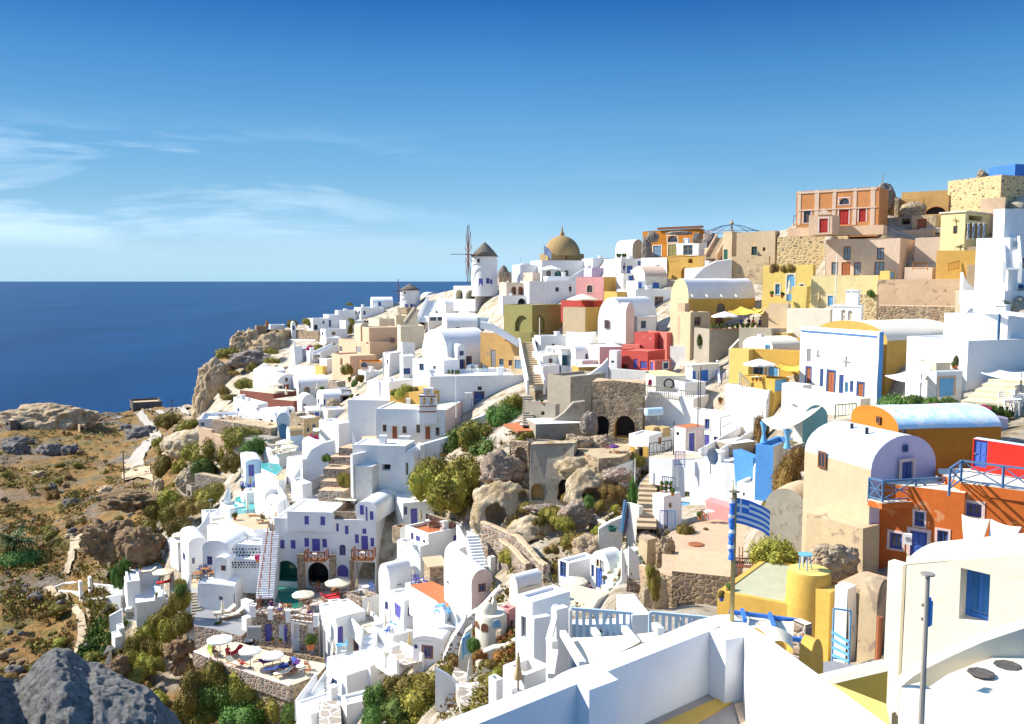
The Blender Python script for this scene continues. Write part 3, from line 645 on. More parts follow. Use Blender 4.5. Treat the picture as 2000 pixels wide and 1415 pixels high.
# ---- parasols
def canopy(rad,hgt,n,k,scallop=0):
 mb=MB();m=n*4;i0=0;rings=[0,.33,.66,1.0]
 for j,q in enumerate(rings):
  for i in range(m):
   a = 2 * math.pi * i / m; fold = abs(((i % 4) / 4) - .5) * 2          # 1 on a rib
   sag=(1-fold) *.07*rad*q;rr=rad*q*(1-(1-fold) *.05)
   mb.v.append((rr*math.cos(a),rr*math.sin(a),hgt*(1-q**1.15) -sag*.5))
 for i in range(m): mb.v.append((mb.v[3*m+i][0],mb.v[3*m+i][1],mb.v[3*m+i][2]-.16))
 for j in range(4):
  for i in range(m):
   mb.f.append((j*m+i,j*m+(i+1) % m,(j+1) *m+(i+1) % m,(j+1) *m+i));mb.mi.append(mb.m(k))
 return mb
def UM(label,x,y,wpx,ybase,k='canvas',group='open parasols',pole='brown',d=None,n=8,tilt=0):
 """an open parasol: canopy rim at pixel y, wpx wide, foot at ybase"""
 g=G(x,ybase,d);rr=wpx*FRM[2] /2*g.y/F;r=ray(X(x),Y(y));z=r.z*g.y/r.y-g.z;z=max(1.6,z)
 root=thing('parasol',label,'parasol',g,rnd.random(),group)
 c=canopy(rr,rr*.32,n,k).build('canopy',root,smooth=True);c.location.z=z;c.rotation_euler=(tilt,0,0)
 p=MB();p.tube([(0,0,-.3),(0,0,z+rr*.32+.08)],.035,pole,6);p.build('pole',root)
 rb=MB()
 for i in range(n): a=2*math.pi*i/n; rb.bar((0,0,z+rr*.1),(rr*.6*math.cos(a),rr*.6*math.sin(a),z+rr*.10),.025,pole)
 rb.build('rib',root);s=MB();s.lathe([(.26,0),(.26,.09),(.06,.1)],'grey',10);s.build('base',root); return root
def UC(label,x,y0,y1,k='canvas',group='folded parasols',d=None):
 """a folded parasol from its tip y0 to its foot y1"""
 g=G(x,y1,d);r=ray(X(x),Y(y0));z=max(1.5,r.z*g.y/r.y-g.z);root=thing('parasol',label,'parasol',g,rnd.random(),group)
 c=MB();q=z/2.4;m=16
 for j,(rr,zz) in enumerate([(.02,1),(.07,.93),(.10,.8),(.09,.72),(.15,.55),(.19,.40),(.16,.36)]):
  for i in range(m): a=2*math.pi*i/m; f=1+.25*(i % 2)-.12; c.v.append((rr*q*1.25*f*math.cos(a),rr*q*1.25*f*math.sin(a),z*zz))
 for j in range(6):
  for i in range(m): c.f.append((j*m+i,j*m+(i+1) % m,(j+1)*m+(i+1) % m,(j+1)*m+i)); c.mi.append(c.m(k))
 c.build('canopy',root,smooth='all');p=MB();p.tube([(0,0,-.3),(0,0,z+.06)],.03,'brown',6);p.build('pole',root)
 s=MB();s.lathe([(.25,0),(.25,.09),(.05,.1)],'grey',10);s.build('base',root); return root
# ---- plants
def crown_mesh(name,k,seed,n=900,leaf=.085,squash=.75,lobes=7,core=True,spiky=0):
 r=random.Random(seed);mb=MB();mi=mb.m(k)
 cs=[(Vector((0,0,.45)),.55)]
 for i in range(lobes):
  a=r.random() *6.28;q=.35+.35*r.random();cs.append((Vector((math.cos(a) *q,math.sin(a) *q,.15+.55*r.random() *squash)),.26+.22*r.random()))
 if core:
  bm=bmesh.new()
  for c,s in cs:
   ret=bmesh.ops.create_icosphere(bm,subdivisions=2,radius=s*.82,matrix=Matrix.Translation(c))
  for v in bm.verts: v.co += noise.noise_vector(v.co*4)*.09; v.co.z=max(v.co.z,-.15)
  i0=len(mb.v); bm.verts.ensure_lookup_table(); mb.v += [tuple(v.co) for v in bm.verts]
  for f in bm.faces: mb.f.append(tuple(i0+v.index for v in f.verts)); mb.mi.append(mi)
  bm.free()
 for i in range(n):
  c,s=r.choice(cs);dv=Vector((r.gauss(0,1),r.gauss(0,1),r.gauss(.25,1))).normalized();p=c+dv*s*(.80+.34*r.random())
  if p.z<-.05: continue
  u=Vector((r.gauss(0,1),r.gauss(0,1),r.gauss(0,1))).normalized();u=(u+dv*(.3+spiky)).normalized();v=u.cross(dv)
  if v.length<.1: continue
  v.normalize();q=leaf*(.6+.9*r.random());j=len(mb.v)
  mb.v+=[tuple(p-v*q*.5),tuple(p+v*q*.5),tuple(p+u*q*1.6)];mb.f.append((j,j+1,j+2));mb.mi.append(mi)
 me=mb.build(name,None,weld=False); m=me.data; bpy.data.objects.remove(me); return m
PLANT={}
def plant_mesh(k,v):
 key=(k,v)
 if key not in PLANT:
  sd=hash(k) % 1+v*13+len(k)
  PLANT[key] =crown_mesh('crown',k,sd,n=3600,leaf=.05,spiky=.6 if k in ('drybush','lime') else .1)
 return PLANT[key]
BUSH_LABEL={}
def BU(label,x,y,wpx,hpx=None,k='olivebush',group=None,cat='bush',name='bush',d=None,deep=1.0,vary=None):
 """a bush whose foot stands at pixel (x, y)"""
 g=G(x,y,d); w=wpx*FRM[2]*g.y/F/2; h=(hpx or wpx*.7)*FRM[2]*g.y/F
 o=bpy.data.objects.new(name,plant_mesh(k,rnd.randrange(4) if vary is None else vary)); COL.objects.link(o); o.location=g-Vector((0,0,.12*h)); o.rotation_euler=(0,0,rnd.random()*6.28); o.scale=(w,w*deep,h/1.05)
 return tag(o,label,cat,group)
def POT(label,x,y,wpx,k='greenbush',pot='terracotta',d=None,group=None,hpx=None):
 g=G(x,y,d);w=wpx*FRM[2] *g.y/F/2;root=thing('potted_plant',label,'potted plant',g,rnd.random(),group)
 p=MB();p.lathe([(w*.42,0),(w*.6,w*.9),(w*.68,w*.9),(w*.68,w*1.05),(w*.52,w*1.05),(w*.5,w*.9),(0,w*.9)],pot,14);p.build('pot',root,smooth=True)
 f=bpy.data.objects.new('foliage',plant_mesh(k,rnd.randrange(4))); COL.objects.link(f); f.parent=root; f.location=(0,0,w*.95); f.scale=(w,w,w*1.5 if not hpx else hpx*FRM[2]*g.y/F); return root
def PALM(label,x,y,wpx,hpx,d=None,trunk=True,n=22,k='palmleaf',group=None):
 g=G(x,y,d);w=wpx*FRM[2] *g.y/F/2;h=hpx*FRM[2] *g.y/F;root=thing('palm_tree',label,'palm',g,0,group);ht=max(.15,h-w*.75)
 t=MB();t.tube([(0,0,-.3),(.03,0,ht*.5),(0,0,ht)],[w*.12,w*.09,w*.1],'bark',8);t.build('trunk',root)
 r=random.Random(int(x));c=MB();mi=c.m(k)
 for i in range(n):
  a=6.28*i/n+r.random() *.4;el=.1+1.1*r.random();pts=[]
  for j in range(7):
   q=j/6;rr=w*q*math.cos(el*(1-q*.3));z=ht+w*(math.sin(el) *q*.95-.55*q*q*math.cos(el));pts.append(Vector((rr*math.cos(a),rr*math.sin(a),z)))
  sd=Vector((-math.sin(a),math.cos(a),0))
  for j in range(6):
   for q in (0,.5):
    b0=pts[j].lerp(pts[j+1],q);tip=pts[j+1] +(pts[j+1] -pts[j]) *.7;wd=w*.26*(1-abs(j/6-.4))
    for s in (-1,1):
     i0=len(c.v);c.v+=[tuple(b0),tuple(b0.lerp(pts[j+1],.5)),tuple(tip+sd*s*wd+Vector((0,0,-.12*w)))];c.f.append((i0,i0+1,i0+2));c.mi.append(mi)
 c.build('crown',root,weld=False); return root
# ---- small furniture: one of each kind is built, the rest are copies
PROTO={}
def proto(key,fn):
 if key not in PROTO: r=fn(); PROTO[key]=r; return r,True
 return PROTO[key],False
def mk_lounger(k):
 r=thing('sun_lounger','','sun lounger');m=MB()
 for y in (-.3,.3): m.bar((0,y,.28),(1.95,y,.28),.05,'teak')
 for x in (.15,.6,1.1,1.7): m.bar((x,-.3,.28),(x,.3,.28),.05,'teak')
 m.build('frame',r)
 for x in (.12,1.8):
  for y in (-.28,.28): l=MB(); l.bar((x,y,0),(x,y,.28),.05,'teak');l.build('leg',r)
 c=MB();c.box((0,-.29,.3),(1.25,.29,.38),k);c.build('seat',r)
 c=MB();c.face([(1.25,-.29,.31),(1.25,.29,.31),(1.9,.29,.72),(1.9,-.29,.72)],k);c.face([(1.25,-.29,.39),(1.25,.29,.39),(1.86,.29,.79),(1.86,-.29,.79)],k)
 c.face([(1.25,-.29,.31),(1.9,-.29,.72),(1.86,-.29,.79),(1.25,-.29,.39)],k);c.face([(1.25,.29,.31),(1.9,.29,.72),(1.86,.29,.79),(1.25,.29,.39)],k);c.face([(1.9,-.29,.72),(1.9,.29,.72),(1.86,.29,.79),(1.86,-.29,.79)],k)
 c.build('backrest',r); return r
def mk_chair(k):
 r=thing('chair','','chair');s=MB();s.box((-.23,-.23,.42),(.23,.23,.47),k);s.build('seat',r)
 b=MB()
 for z in (.58,.70,.82): b.box((-.22,.2,z),(.22,.23,z+.07),k)
 for x in (-.21,.21): b.bar((x,.22,.45),(x,.25,.92),.04,k)
 b.build('backrest',r)
 for x in (-.2,.2):
  for y in (-.2,.2): l=MB(); l.bar((x,y,0),(x,y,.43),.04,k); l.build('leg',r)
 return r
def mk_table(k):
 r=thing('table','','table');t=MB();t.lathe([(0,.74),(.42,.74),(.42,.70),(0,.70)],k,20);t.build('tabletop',r)
 for i in range(3): a=i*2.09; l=MB(); l.bar((.08*math.cos(a),.08*math.sin(a),.7),(.32*math.cos(a),.32*math.sin(a),0),.035,k); l.build('leg',r)
 return r
def mk_sqtable(k):
 r=thing('table','','table');t=MB();t.box((-.4,-.4,.70),(.4,.4,.745),k);t.build('tabletop',r)
 for x in (-.35,.35):
  for y in (-.35,.35): l=MB(); l.bar((x,y,0),(x,y,.7),.045,k); l.build('leg',r)
 return r
MK=dict(lounger=mk_lounger,chair=mk_chair,table=mk_table,sqtable=mk_sqtable)
def FU(kind,k,label,x,y,rz=0,d=None,group=None,at=None,s=1.0):
 p,new=proto((kind,k),lambda: MK[kind](k)); o=p if new else copy_tree(p)
 o.location=at if at is not None else G(x,y,d)+Vector((0,0,.13)); o.rotation_euler=(0,0,R(rz)); o['label'] =label;o.scale=(s,s,s)
 if group: o['group'] =group
 elif 'group' in o: del o['group']
 return o
# ---- people: one continuous skinned body, clothes on top
def skin_mesh(verts,edges,rad,k,name):
 me=bpy.data.meshes.new(name);me.from_pydata(verts,edges,[]);o=bpy.data.objects.new(name,me);COL.objects.link(o)
 md=o.modifiers.new('s','SKIN');
 for i,r_ in enumerate(rad): me.skin_vertices[0].data[i].radius=(r_,r_); me.skin_vertices[0].data[i].use_root=i==0
 o.modifiers.new('u','SUBSURF').levels=2
 dg=bpy.context.evaluated_depsgraph_get();m2=bpy.data.meshes.new_from_object(o.evaluated_get(dg));bpy.data.objects.remove(o)
 m2.materials.clear();m2.materials.append(M(k));m2.polygons.foreach_set('use_smooth',[True]*len(m2.polygons)); return m2
POSE={
 'stand':dict(pel=(0,0,.93),ch=(0,.02,1.30),nk=(0,.02,1.47),hd=(0,-.01,1.62),kn=((-.10,-.03,.50),(.11,-.06,.50)),an=((-.11,.03,.08),(.12,.0,.08)),toe=((-.12,-.13,.03),(.14,-.16,.03)),el=((-.26,.03,1.12),(.26,.03,1.12)),ha=((-.25,-.10,.90),(.27,-.05,.88))),
 'sit':dict(pel=(0,.05,.50),ch=(0,.10,.88),nk=(0,.09,1.05),hd=(0,.05,1.20),kn=((-.12,-.40,.52),(.12,-.40,.52)),an=((-.12,-.38,.08),(.13,-.42,.08)),toe=((-.12,-.56,.04),(.14,-.58,.04)),el=((-.28,.02,.70),(.28,.02,.70)),ha=((-.14,-.24,.64),(.16,-.24,.66))),
 'lie':dict(pel=(0,0,.47),ch=(0,.38,.62),nk=(0,.54,.74),hd=(0,.66,.84),kn=((-.10,-.42,.60),(.10,-.46,.46)),an=((-.11,-.80,.44),(.11,-.90,.43)),toe=((-.12,-.90,.54),(.12,-.98,.53)),el=((-.30,.20,.48),(.30,.22,.48)),ha=((-.24,-.06,.50),(.22,-.04,.54))),
}
PEOPLE={}
def PE(label,pose,x,y,rz,top='clothdark',legs='clothdark',d=None,at=None,hair='hair'):
 q=POSE[pose];key=pose
 g=at if at is not None else G(x,y,d)+Vector((0,0,.13))
 root=thing('person',label,'person',g,R(rz))
 if key not in PEOPLE:
  V=[q['pel'],q['ch'],q['nk'],q['hd']];Rr=[.13,.15,.055,.085];E=[(0,1),(1,2),(2,3)]
  hd=Vector(q['hd']);V.append(tuple(hd+(hd-Vector(q['nk'])) *.55));Rr.append(.065);E.append((3,4))
  for i,s in ((0,-1),(1,1)):
   hip=Vector(q['pel']) +Vector((s*.09,0,-.04));sh=Vector(q['ch']) +(Vector(q['nk']) -Vector(q['ch'])) *.55+Vector((s*.17,0,0))
   a=len(V);V+=[tuple(hip),q['kn'][i],q['an'][i],q['toe'][i]];Rr+=[.085,.058,.04,.03];E+=[(0,a),(a,a+1),(a+1,a+2),(a+2,a+3)]
   a=len(V);V+=[tuple(sh),q['el'][i],q['ha'][i]];Rr+=[.055,.04,.03];E+=[(1,a),(a,a+1),(a+1,a+2)]
  body=skin_mesh(V,E,Rr,'skin','body')
  tv=[q['pel'],q['ch'],tuple(Vector(q['ch']).lerp(Vector(q['nk']),.55))];tr=[.155,.175,.09];te=[(0,1),(1,2)]
  for i,s in ((0,-1),(1,1)):
   sh=Vector(q['ch']) +(Vector(q['nk']) -Vector(q['ch'])) *.5+Vector((s*.17,0,0));tv+=[tuple(sh),tuple(sh.lerp(Vector(q['el'][i]),.7))];tr+=[.075,.062];te+=[(1,len(tv) -2),(len(tv) -2,len(tv) -1)]
  lv=[q['pel']];lr=[.16];le=[]
  for i,s in ((0,-1),(1,1)):
   hip=Vector(q['pel']) +Vector((s*.09,0,-.04));a=len(lv);lv+=[tuple(hip),tuple(Vector(hip).lerp(Vector(q['kn'][i]),.95))];lr+=[.10,.078];le+=[(0,a),(a,a+1)]
  PEOPLE[key] =(body,(tv,te,tr),(lv,le,lr))
 body,tt,ll=PEOPLE[key]
 for nm,me in (('body',body),('shirt',None),('shorts',None)):
  if me is None:
   c=top if nm=='shirt' else legs
   if c is None: continue
   kk=(pose,nm,c)
   if kk not in PEOPLE: v=tt if nm=='shirt' else ll; PEOPLE[kk]=skin_mesh(v[0],v[1],v[2],c,nm)
   me=PEOPLE[kk]
  o=bpy.data.objects.new(nm,me);COL.objects.link(o);o.parent=root
 h=MB();hd=Vector(q['hd']);up=(hd-Vector(q['nk'])).normalized(); c=hd+up*.05+Vector((0,.025,0)); h.lathe([(.105*math.cos(a),.115*math.sin(a)) for a in np.linspace(-.35,1.5,7)],hair,14,c); h.build('hair',root,smooth='all')
 return root
# ---- misc
def POLE(label,x,y0,y1,r=.04,k='grey',d=None,name='pole',cat='pole',group=None,extra=None):
 g=G(x,y1,d);z=ray(X(x),Y(y0));z=z.z*g.y/z.y-g.z;root=thing(name,label,cat,g,0,group)
 m=MB();m.tube([(0,0,-.4),(0,0,z)],[r,r*.7],k,8);m.build('post',root)
 if extra: e=MB(); extra(e,z); e.build('bracket',root)
 return root
def ROCKM(label,x,y,wpx,hpx,k='rock',deep=.8,seed=1,name='rock',cat='rock',d=None,cuts=(),rough=.25,sub=5,sq=.25,group=None,push=0):
 """a rough rock mass; cuts = cave mouths (x, y, w, h in pixels) really hollowed out"""
 g=G(x,y,d);w=wpx*FRM[2] *g.y/F/2;h=hpx*FRM[2] *g.y/F
 bm=bmesh.new();bmesh.ops.create_icosphere(bm,subdivisions=sub,radius=1);s=Vector((seed*5.1,seed*2.3,seed))
 for v in bm.verts:
  p=v.co.copy();vd=noise.voronoi(p*2.3+s)[0];q=noise.fractal(p*1.3+s,.9,2.1,7) *rough+abs(noise.noise(p*3.1+s)) *rough*.5+(vd[1] -vd[0]) *rough*.7+noise.fractal(p*7+s,.8,2.2,4) *rough*.16
  v.co=p*(1+q);v.co.z=math.copysign(abs(v.co.z) **(1-sq),v.co.z)
  v.co=Vector((v.co.x*w,v.co.y*w*deep,v.co.z*h if v.co.z>0 else v.co.z*h*.6))
 me=bpy.data.meshes.new(name);bm.to_mesh(me);bm.free();me.polygons.foreach_set('use_smooth',[True] *len(me.polygons));me.materials.append(M(k))
 o=bpy.data.objects.new(name,me);COL.objects.link(o);c=g+Vector((0,w*deep*.6+push,0));o.location=c
 if cuts:
  cuts_o=[]
  for i,(ax,ay,aw,ah) in enumerate(cuts):
   bm=bmesh.new();bmesh.ops.create_icosphere(bm,subdivisions=3,radius=1)
   dd_=g.y;pc=P(X(ax),Y(ay),dd_);sc_=FRM[2] *dd_/F/2
   for v in bm.verts: q=1+.12*noise.noise(v.co*2+s); v.co=Vector((v.co.x*aw*sc_*q,v.co.y*w*deep*.9,v.co.z*ah*sc_*q))
   m2=bpy.data.meshes.new('cut');bm.to_mesh(m2);bm.free();m2.materials.append(M(k));co=bpy.data.objects.new('cut',m2);COL.objects.link(co);co.location=pc
   md=o.modifiers.new('b%d' % i,'BOOLEAN');md.object=co;md.operation='DIFFERENCE';md.solver='EXACT';cuts_o.append(co)
  bpy.context.view_layer.update();dg=bpy.context.evaluated_depsgraph_get();m3=bpy.data.meshes.new_from_object(o.evaluated_get(dg));o.modifiers.clear();o.data=m3
  for co in cuts_o: bpy.data.objects.remove(co)
 return tag(o,label,cat,group)
def RAIL(label,pts,h=1.0,k='railblue',d=None,step=1.4,cross=True,name='railing',top=False,group=None,bars=False,flatz=False,t=.06):
 p=line3(pts,d)
 if flatz: p=flatpts(pts,d)
 if top: p=[q-Vector((0,0,h)) for q in p]
 org=p[0].copy(); p=densify([q-org for q in p],step); root=thing(name,label,'railing',org,0,group)
 m=MB();up=Vector((0,0,h))
 for a,b in zip(p[:-1],p[1:]):
  m.bar(a+up,b+up,t,k);m.bar(a+up*.12,b+up*.12,t*.8,k)
 m.build('handrail',root)
 for a in p: q=MB(); q.bar(a-Vector((0,0,.1)),a+up,t,k); q.build('post',root)
 if cross or bars:
  c=MB()
  for a,b in zip(p[:-1],p[1:]):
   if bars:
    for i in range(1,6): q=a.lerp(b,i/6); c.bar(q+up*.12,q+up,t*.6,k)
   else: c.bar(a+up*.12,b+up*.97,t*.6,k); c.bar(a+up*.97,b+up*.12,t*.62,k)
  c.build('lattice',root)
 return root
def TRIM(o,f,boxes,k,name='trim',out=.06):
 """raised trim on a wall: pixel boxes"""
 n=o.ex if f=='l' else o.ey; fm=o.fl if f=='l' else o.fr; e=o.ey if f=='l' else o.ex
 def loc(x,y): rr=ray(X(x),Y(y)); q=rr*(o.C.dot(n)/rr.dot(n))-o.C; return q.dot(e),q.z
 for x0,y0,x1,y1 in boxes:
  ym=(y0+y1) /2;xm=(x0+x1) /2;s0,s1=sorted((loc(x0,ym)[0],loc(x1,ym)[0]));b,t=loc(xm,y0)[1],loc(xm,y1)[1];z0,z1=min(b,t),max(b,t)
  mb=MB();fbox(mb,fm,s0,s1,z0,z1,-out,.03,k);mb.build(name,o.root,o.wob,o.seed)
def BELF(label,x0,x1,yb,yt,arches,b=60,d=None,dd=0,t=.5,mat='white',name='belfry',steps=()):
 """a free-standing bell wall with arches right through it; arches = pixel boxes; steps = narrower tiers (x0, x1, ytop)"""
 SEED[0] += 1; px,py=X(x1),Y(yb); dd_=(D(px,py) if d is None else d)+dd; C=P(px,py,dd_); bb=R(b); ex=Vector((math.cos(bb),math.sin(bb),0)); ey=Vector((-math.sin(bb),math.cos(bb),0))
 def loc(x,y): rr=ray(X(x),Y(y)); q=rr*(C.dot(ex)/rr.dot(ex))-C; return q.dot(ey),q.z
 root=thing(name,label,'belfry',C,bb)
 tiers=[(x0,x1,yb,yt)] +list(steps)
 for i,(a,c,lo,hi) in enumerate(tiers):
  ym=(lo+hi) /2;s1,s0=loc(a,ym)[0],loc(c,ym)[0];z0,z1=loc((a+c) /2,lo)[1],loc((a+c) /2,hi)[1];W_=s1-s0
  if i==0: z0 -= 1.5
  ops=[]
  for q in arches:
   if lo >= q[3]-3 and hi <= q[1]:
    u0,u1=sorted((loc(q[0],(q[1] +q[3]) /2)[0] -s0,loc(q[2],(q[1] +q[3]) /2)[0] -s0));v0,v1=loc((q[0] +q[2]) /2,q[3])[1],loc((q[0] +q[2]) /2,q[1])[1]
    ops.append(dict(s0=max(.05,u0),s1=min(W_-.05,u1),z0=max(v0,z0+.02),z1=min(v1,z1-.05),arch=True,dep=t))
  mb=MB()
  for fm,dp in (((lambda s,z,e: (e,s+s0,z)),t),((lambda s,z,e: (t-e,s+s0,z)),0)):
   face_wall(mb,fm,W_,z0,z1,[dict(q,dep=dp,thru=True) for q in ops],mat)
  mb.face([(0,s0,z1),(t,s0,z1),(t,s1,z1),(0,s1,z1)],mat);mb.face([(0,s0,z0),(t,s0,z0),(t,s0,z1),(0,s0,z1)],mat);mb.face([(0,s1,z0),(t,s1,z0),(t,s1,z1),(0,s1,z1)],mat)
  mb.build('tier',root,0)
  cb=MB();cb.box((-.07,s0-.07,z1),(t+.07,s1+.07,z1+.12),mat);cb.build('cornice',root)
  for q in ops:
   bl=MB();cx,cz=s0+(q['s0'] +q['s1']) /2,q['z1'] -.05;r_=(q['s1'] -q['s0']) *.28
   bl.lathe([(r_*.3,0),(r_*.6,-.1*r_),(r_*.75,-r_),(r_,-1.6*r_)],'gilt',12,(t/2,cx,cz-.08));bl.tube([(t/2,cx,cz+.05),(t/2,cx,cz-.1)],.03,'dark',5);bl.build('bell',root)
 return root
# ================================================================ UPPER RIGHT: the mansion, the ruins, the peach and yellow houses
FR(1400,320,.3)
o=H('terracotta mansion with pale pilasters and red doors on the skyline',520,1050,1120,420,152,b=62,mat='terra',rk='shell',par=.2,sink=1,
  ops='lw 565,305,610,385 brown palepink; ld 795,297,858,398 reddoor palepink; ld 925,290,970,378 reddoor palepink; lwa 798,225,862,266 brown palepink')
TRIM(o,'l',[(527,182,548,400),(637,175,664,400),(752,168,776,400),(886,160,910,400),(1000,154,1030,400)],'shell','pilaster')
TRIM(o,'l',[(527,172,1045,184),(530,290,1040,297)],'shell','cornice',.1)
H('peach terrace wall under the terracotta mansion',460,1085,1110,450,398,b=62,mat='peach',rk='peach',cat='terrace',name='terrace',dd=-3,sink=.15)
o=H('small peach portal with a bright red door below the mansion',600,748,800,455,332,b=62,mat='peach',rk='shell',dd=-5,par=.05,sink=.1,ops='ld 668,357,722,450 reddoor palepink')
TRIM(o,'l',[(655,318,745,330),(672,306,728,318),(688,292,712,306)],'shell','pediment',.12)
RAIL('rusty iron railing before the left window of the mansion',[(500,408),(598,405)],1.5,'brown',cross=True,d=128)
RAIL('rusty iron railing before the right windows of the mansion',[(812,396),(1030,385)],1.8,'brown',cross=True,d=123)
POLE('thin mast on the ruined end of the mansion',1078,55,150,.08,'grey',d=127,name='mast',cat='mast')
ROCKM('ragged dark stone hole where the mansion has collapsed',1095,250,130,115,'darkstone',.5,3,'ruin','ruin',d=124,sub=4)
H('crumbling tan wall stub beside the collapsed end of the mansion',1095,1160,1190,350,215,b=55,mat='oldochre',rk='oldochre',**RU,d=124,wob=.3,par=0)
H('thin broken pillar of tan plaster among the hilltop ruins',1160,1180,1200,345,215,b=55,mat='rubble',rk='rubble',**RU,d=122,wob=.3,par=0)
H('long tan ruin wall with grass along its top on the skyline',1200,1545,1600,330,168,b=66,mat='oldochre',rk='olivebush',**RU,d=128,wob=.2,par=0)
H('low ochre ruin with rubble on its top before the long wall',1190,1355,1400,335,225,b=62,mat='oldochre',rk='rubble',**RU,d=121,wob=.3,par=0)
ROCKM('heap of rubble on the low ochre ruin',1290,330,150,80,'rubble',.6,6,'rubble_heap','rubble',d=119,sub=4)
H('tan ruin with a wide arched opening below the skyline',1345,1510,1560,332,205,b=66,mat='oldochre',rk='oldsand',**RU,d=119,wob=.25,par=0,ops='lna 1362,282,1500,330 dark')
H('ochre ruin stump with a dark stone patch near the shop',1560,1690,1740,312,185,b=60,mat='oldochre',rk='rubble',**RU,d=121,wob=.3,par=0)
H('grey plaster ruin with a small white trough below the mansion',1080,1280,1310,425,345,b=64,mat='oldgrey',rk='oldsand',**RU,d=118,wob=.15,par=0,ops='lo 1205,355,1258,398 dark')
H('small stone hut with a faded red double door',1270,1425,1450,432,335,b=64,mat='oldsand',rk='rubble',cat='hut',name='hut',d=116,wob=.15,par=0,ops='ld 1305,360,1370,425 rust oldpeach')
H('yellow souvenir shop with postcard racks at the top of the steps',1462,1612,1845,490,316,b=38,mat='yellow2',rk='cream',roof='slab',cat='shop',name='shop',d=106,ops='ro 1640,340,1728,372 brown; ro 1620,388,1755,486 dark; rd 1788,350,1832,485 brown; lw 1540,405,1568,455 brown')
FR(1400,320,.3)
for i,x in enumerate((1622,1656,1690,1724)):
 g=G(x+14,492,105);t=thing('postcard_rack',['postcard rack outside the yellow shop, first from the left','postcard rack outside the yellow shop, second from the left','postcard rack outside the yellow shop, third from the left','postcard rack nearest the shop door'][i],'postcard rack',g,R(38),'postcard racks')
 m=MB();m.box((-.25,0,0),(.25,.05,1.9),'canvaswhite');m.build('board',t)
 c=MB()
 for u in range(4):
  for v in range(8): c.box((-.23+u*.12,-.02,.15+v*.21),(-.14+u*.12,-.004,.31+v*.21),('blue','skyblue','navy','canvas','bright')[(u*3+v*2+i) % 5])
 c.build('postcard',t)
PALM('bare-stemmed shrub growing against the yellow shop wall',1555,440,60,90,d=105,k='drybush',n=14)
H('pocked ochre stone wall at the top right corner',1832,1842,2060,300,72,b=22,mat='ochrestone',rk='rubble',**WA,d=112,par=0,B=8)
H('bright blue terrace box on top of the pocked stone wall',1935,1940,2040,70,2,b=20,mat='bright',rk='white',cat='parapet',name='parapet',d=116,B=4)
ROCKM('crumbled stone stump on the skyline by the pocked wall',1735,200,95,140,'rubble',.7,11,'ruin','ruin',d=117,sub=4)
BU('olive bush on the skyline between stump and pocked wall',1805,210,70,70,'olivebush',d=114)
H('tan buttress wall sloping below the pocked stone wall',1722,1870,1900,318,225,b=58,mat='peach',rk='peach',**WA,d=109,par=0,wob=.3)
# --- the beige blocks left
H('beige block house with a pale arched front and dark green window',95,266,290,600,445,b=64,mat='sand',rk='shell',ops='lw 226,540,262,596 green',d=136)
H('tall beige block with one tiny square window',266,376,432,656,436,b=50,mat='sand',rk='sand',ops='lo 297,545,315,568 dark',d=131,par=.05)
H('old mottled sand retaining wall under the beige block houses',92,335,350,795,602,b=66,mat='oldsand',rk='oldsand',**WA,d=128,par=0)
H('lower beige house half hidden at the left of the tall block',40,95,130,640,450,b=40,mat='sand',rk='sand',d=133,ops='ld 45,560,70,640 green')
PALM('grey-green agave on the stone wall beside the tall beige block',470,560,110,90,d=124,trunk=False)
# --- the pocked terrace wall and the peach houses
H('pocked ochre stone retaining wall under the mansion',395,845,870,645,462,b=63,mat='ochrestone',rk='peach',**WA,d=117,par=0)
H('peach terrace wall behind the peach house',840,1410,1450,520,428,b=66,mat='peach',rk='peach',**WA,d=115,par=.3,chim=((.5,.05,2.0,.5),))
H('smooth peach house with tall grey windows and a brown door',712,1186,1305,745,482,b=62,mat='shell',rk='shell',par=.05,d=108,mr='peach',  # mr: darker peach puts the right side's shade into its colour
  ops='ll 825,540,872,627 brown; ll 1042,548,1090,627 brown; ll 746,642,790,722 brown; ld 812,642,870,724 rust; ll 892,642,938,726 brown; ll 1026,640,1090,728 brown')
H('rounded peach wing beside the peach house with orange balusters',1290,1600,1648,748,478,b=66,mat='peach2',rk='peach2',par=.1,d=107,wob=.3,ops='rw 1350,630,1385,655 rust')
RAIL('orange terracotta baluster panel on the rounded peach wing',[(1275,690),(1372,690)],.8,'orange2',d=101,bars=True,cross=False)
H('peach parapet block below the rounded peach wing',1225,1400,1625,750,672,b=50,mat='peach2',rk='peach2',d=102,par=.1)
RAIL('slanting terracotta baluster panel beside the wide steps',[(1505,705),(1575,685)],.9,'orange2',d=99,bars=True,cross=False)
PALM('spiky agave on the rounded peach wing',1585,590,70,70,d=100,trunk=False)
ST('wide worn sand-coloured steps climbing to the shop',(1728,822),(1725,540),2.9,'tan',d0=93,d1=102)
H('low ochre side wall along the wide worn steps',1800,1815,1840,700,560,b=60,mat='ochre',rk='peach',**WA,d=97,par=0,B=6)
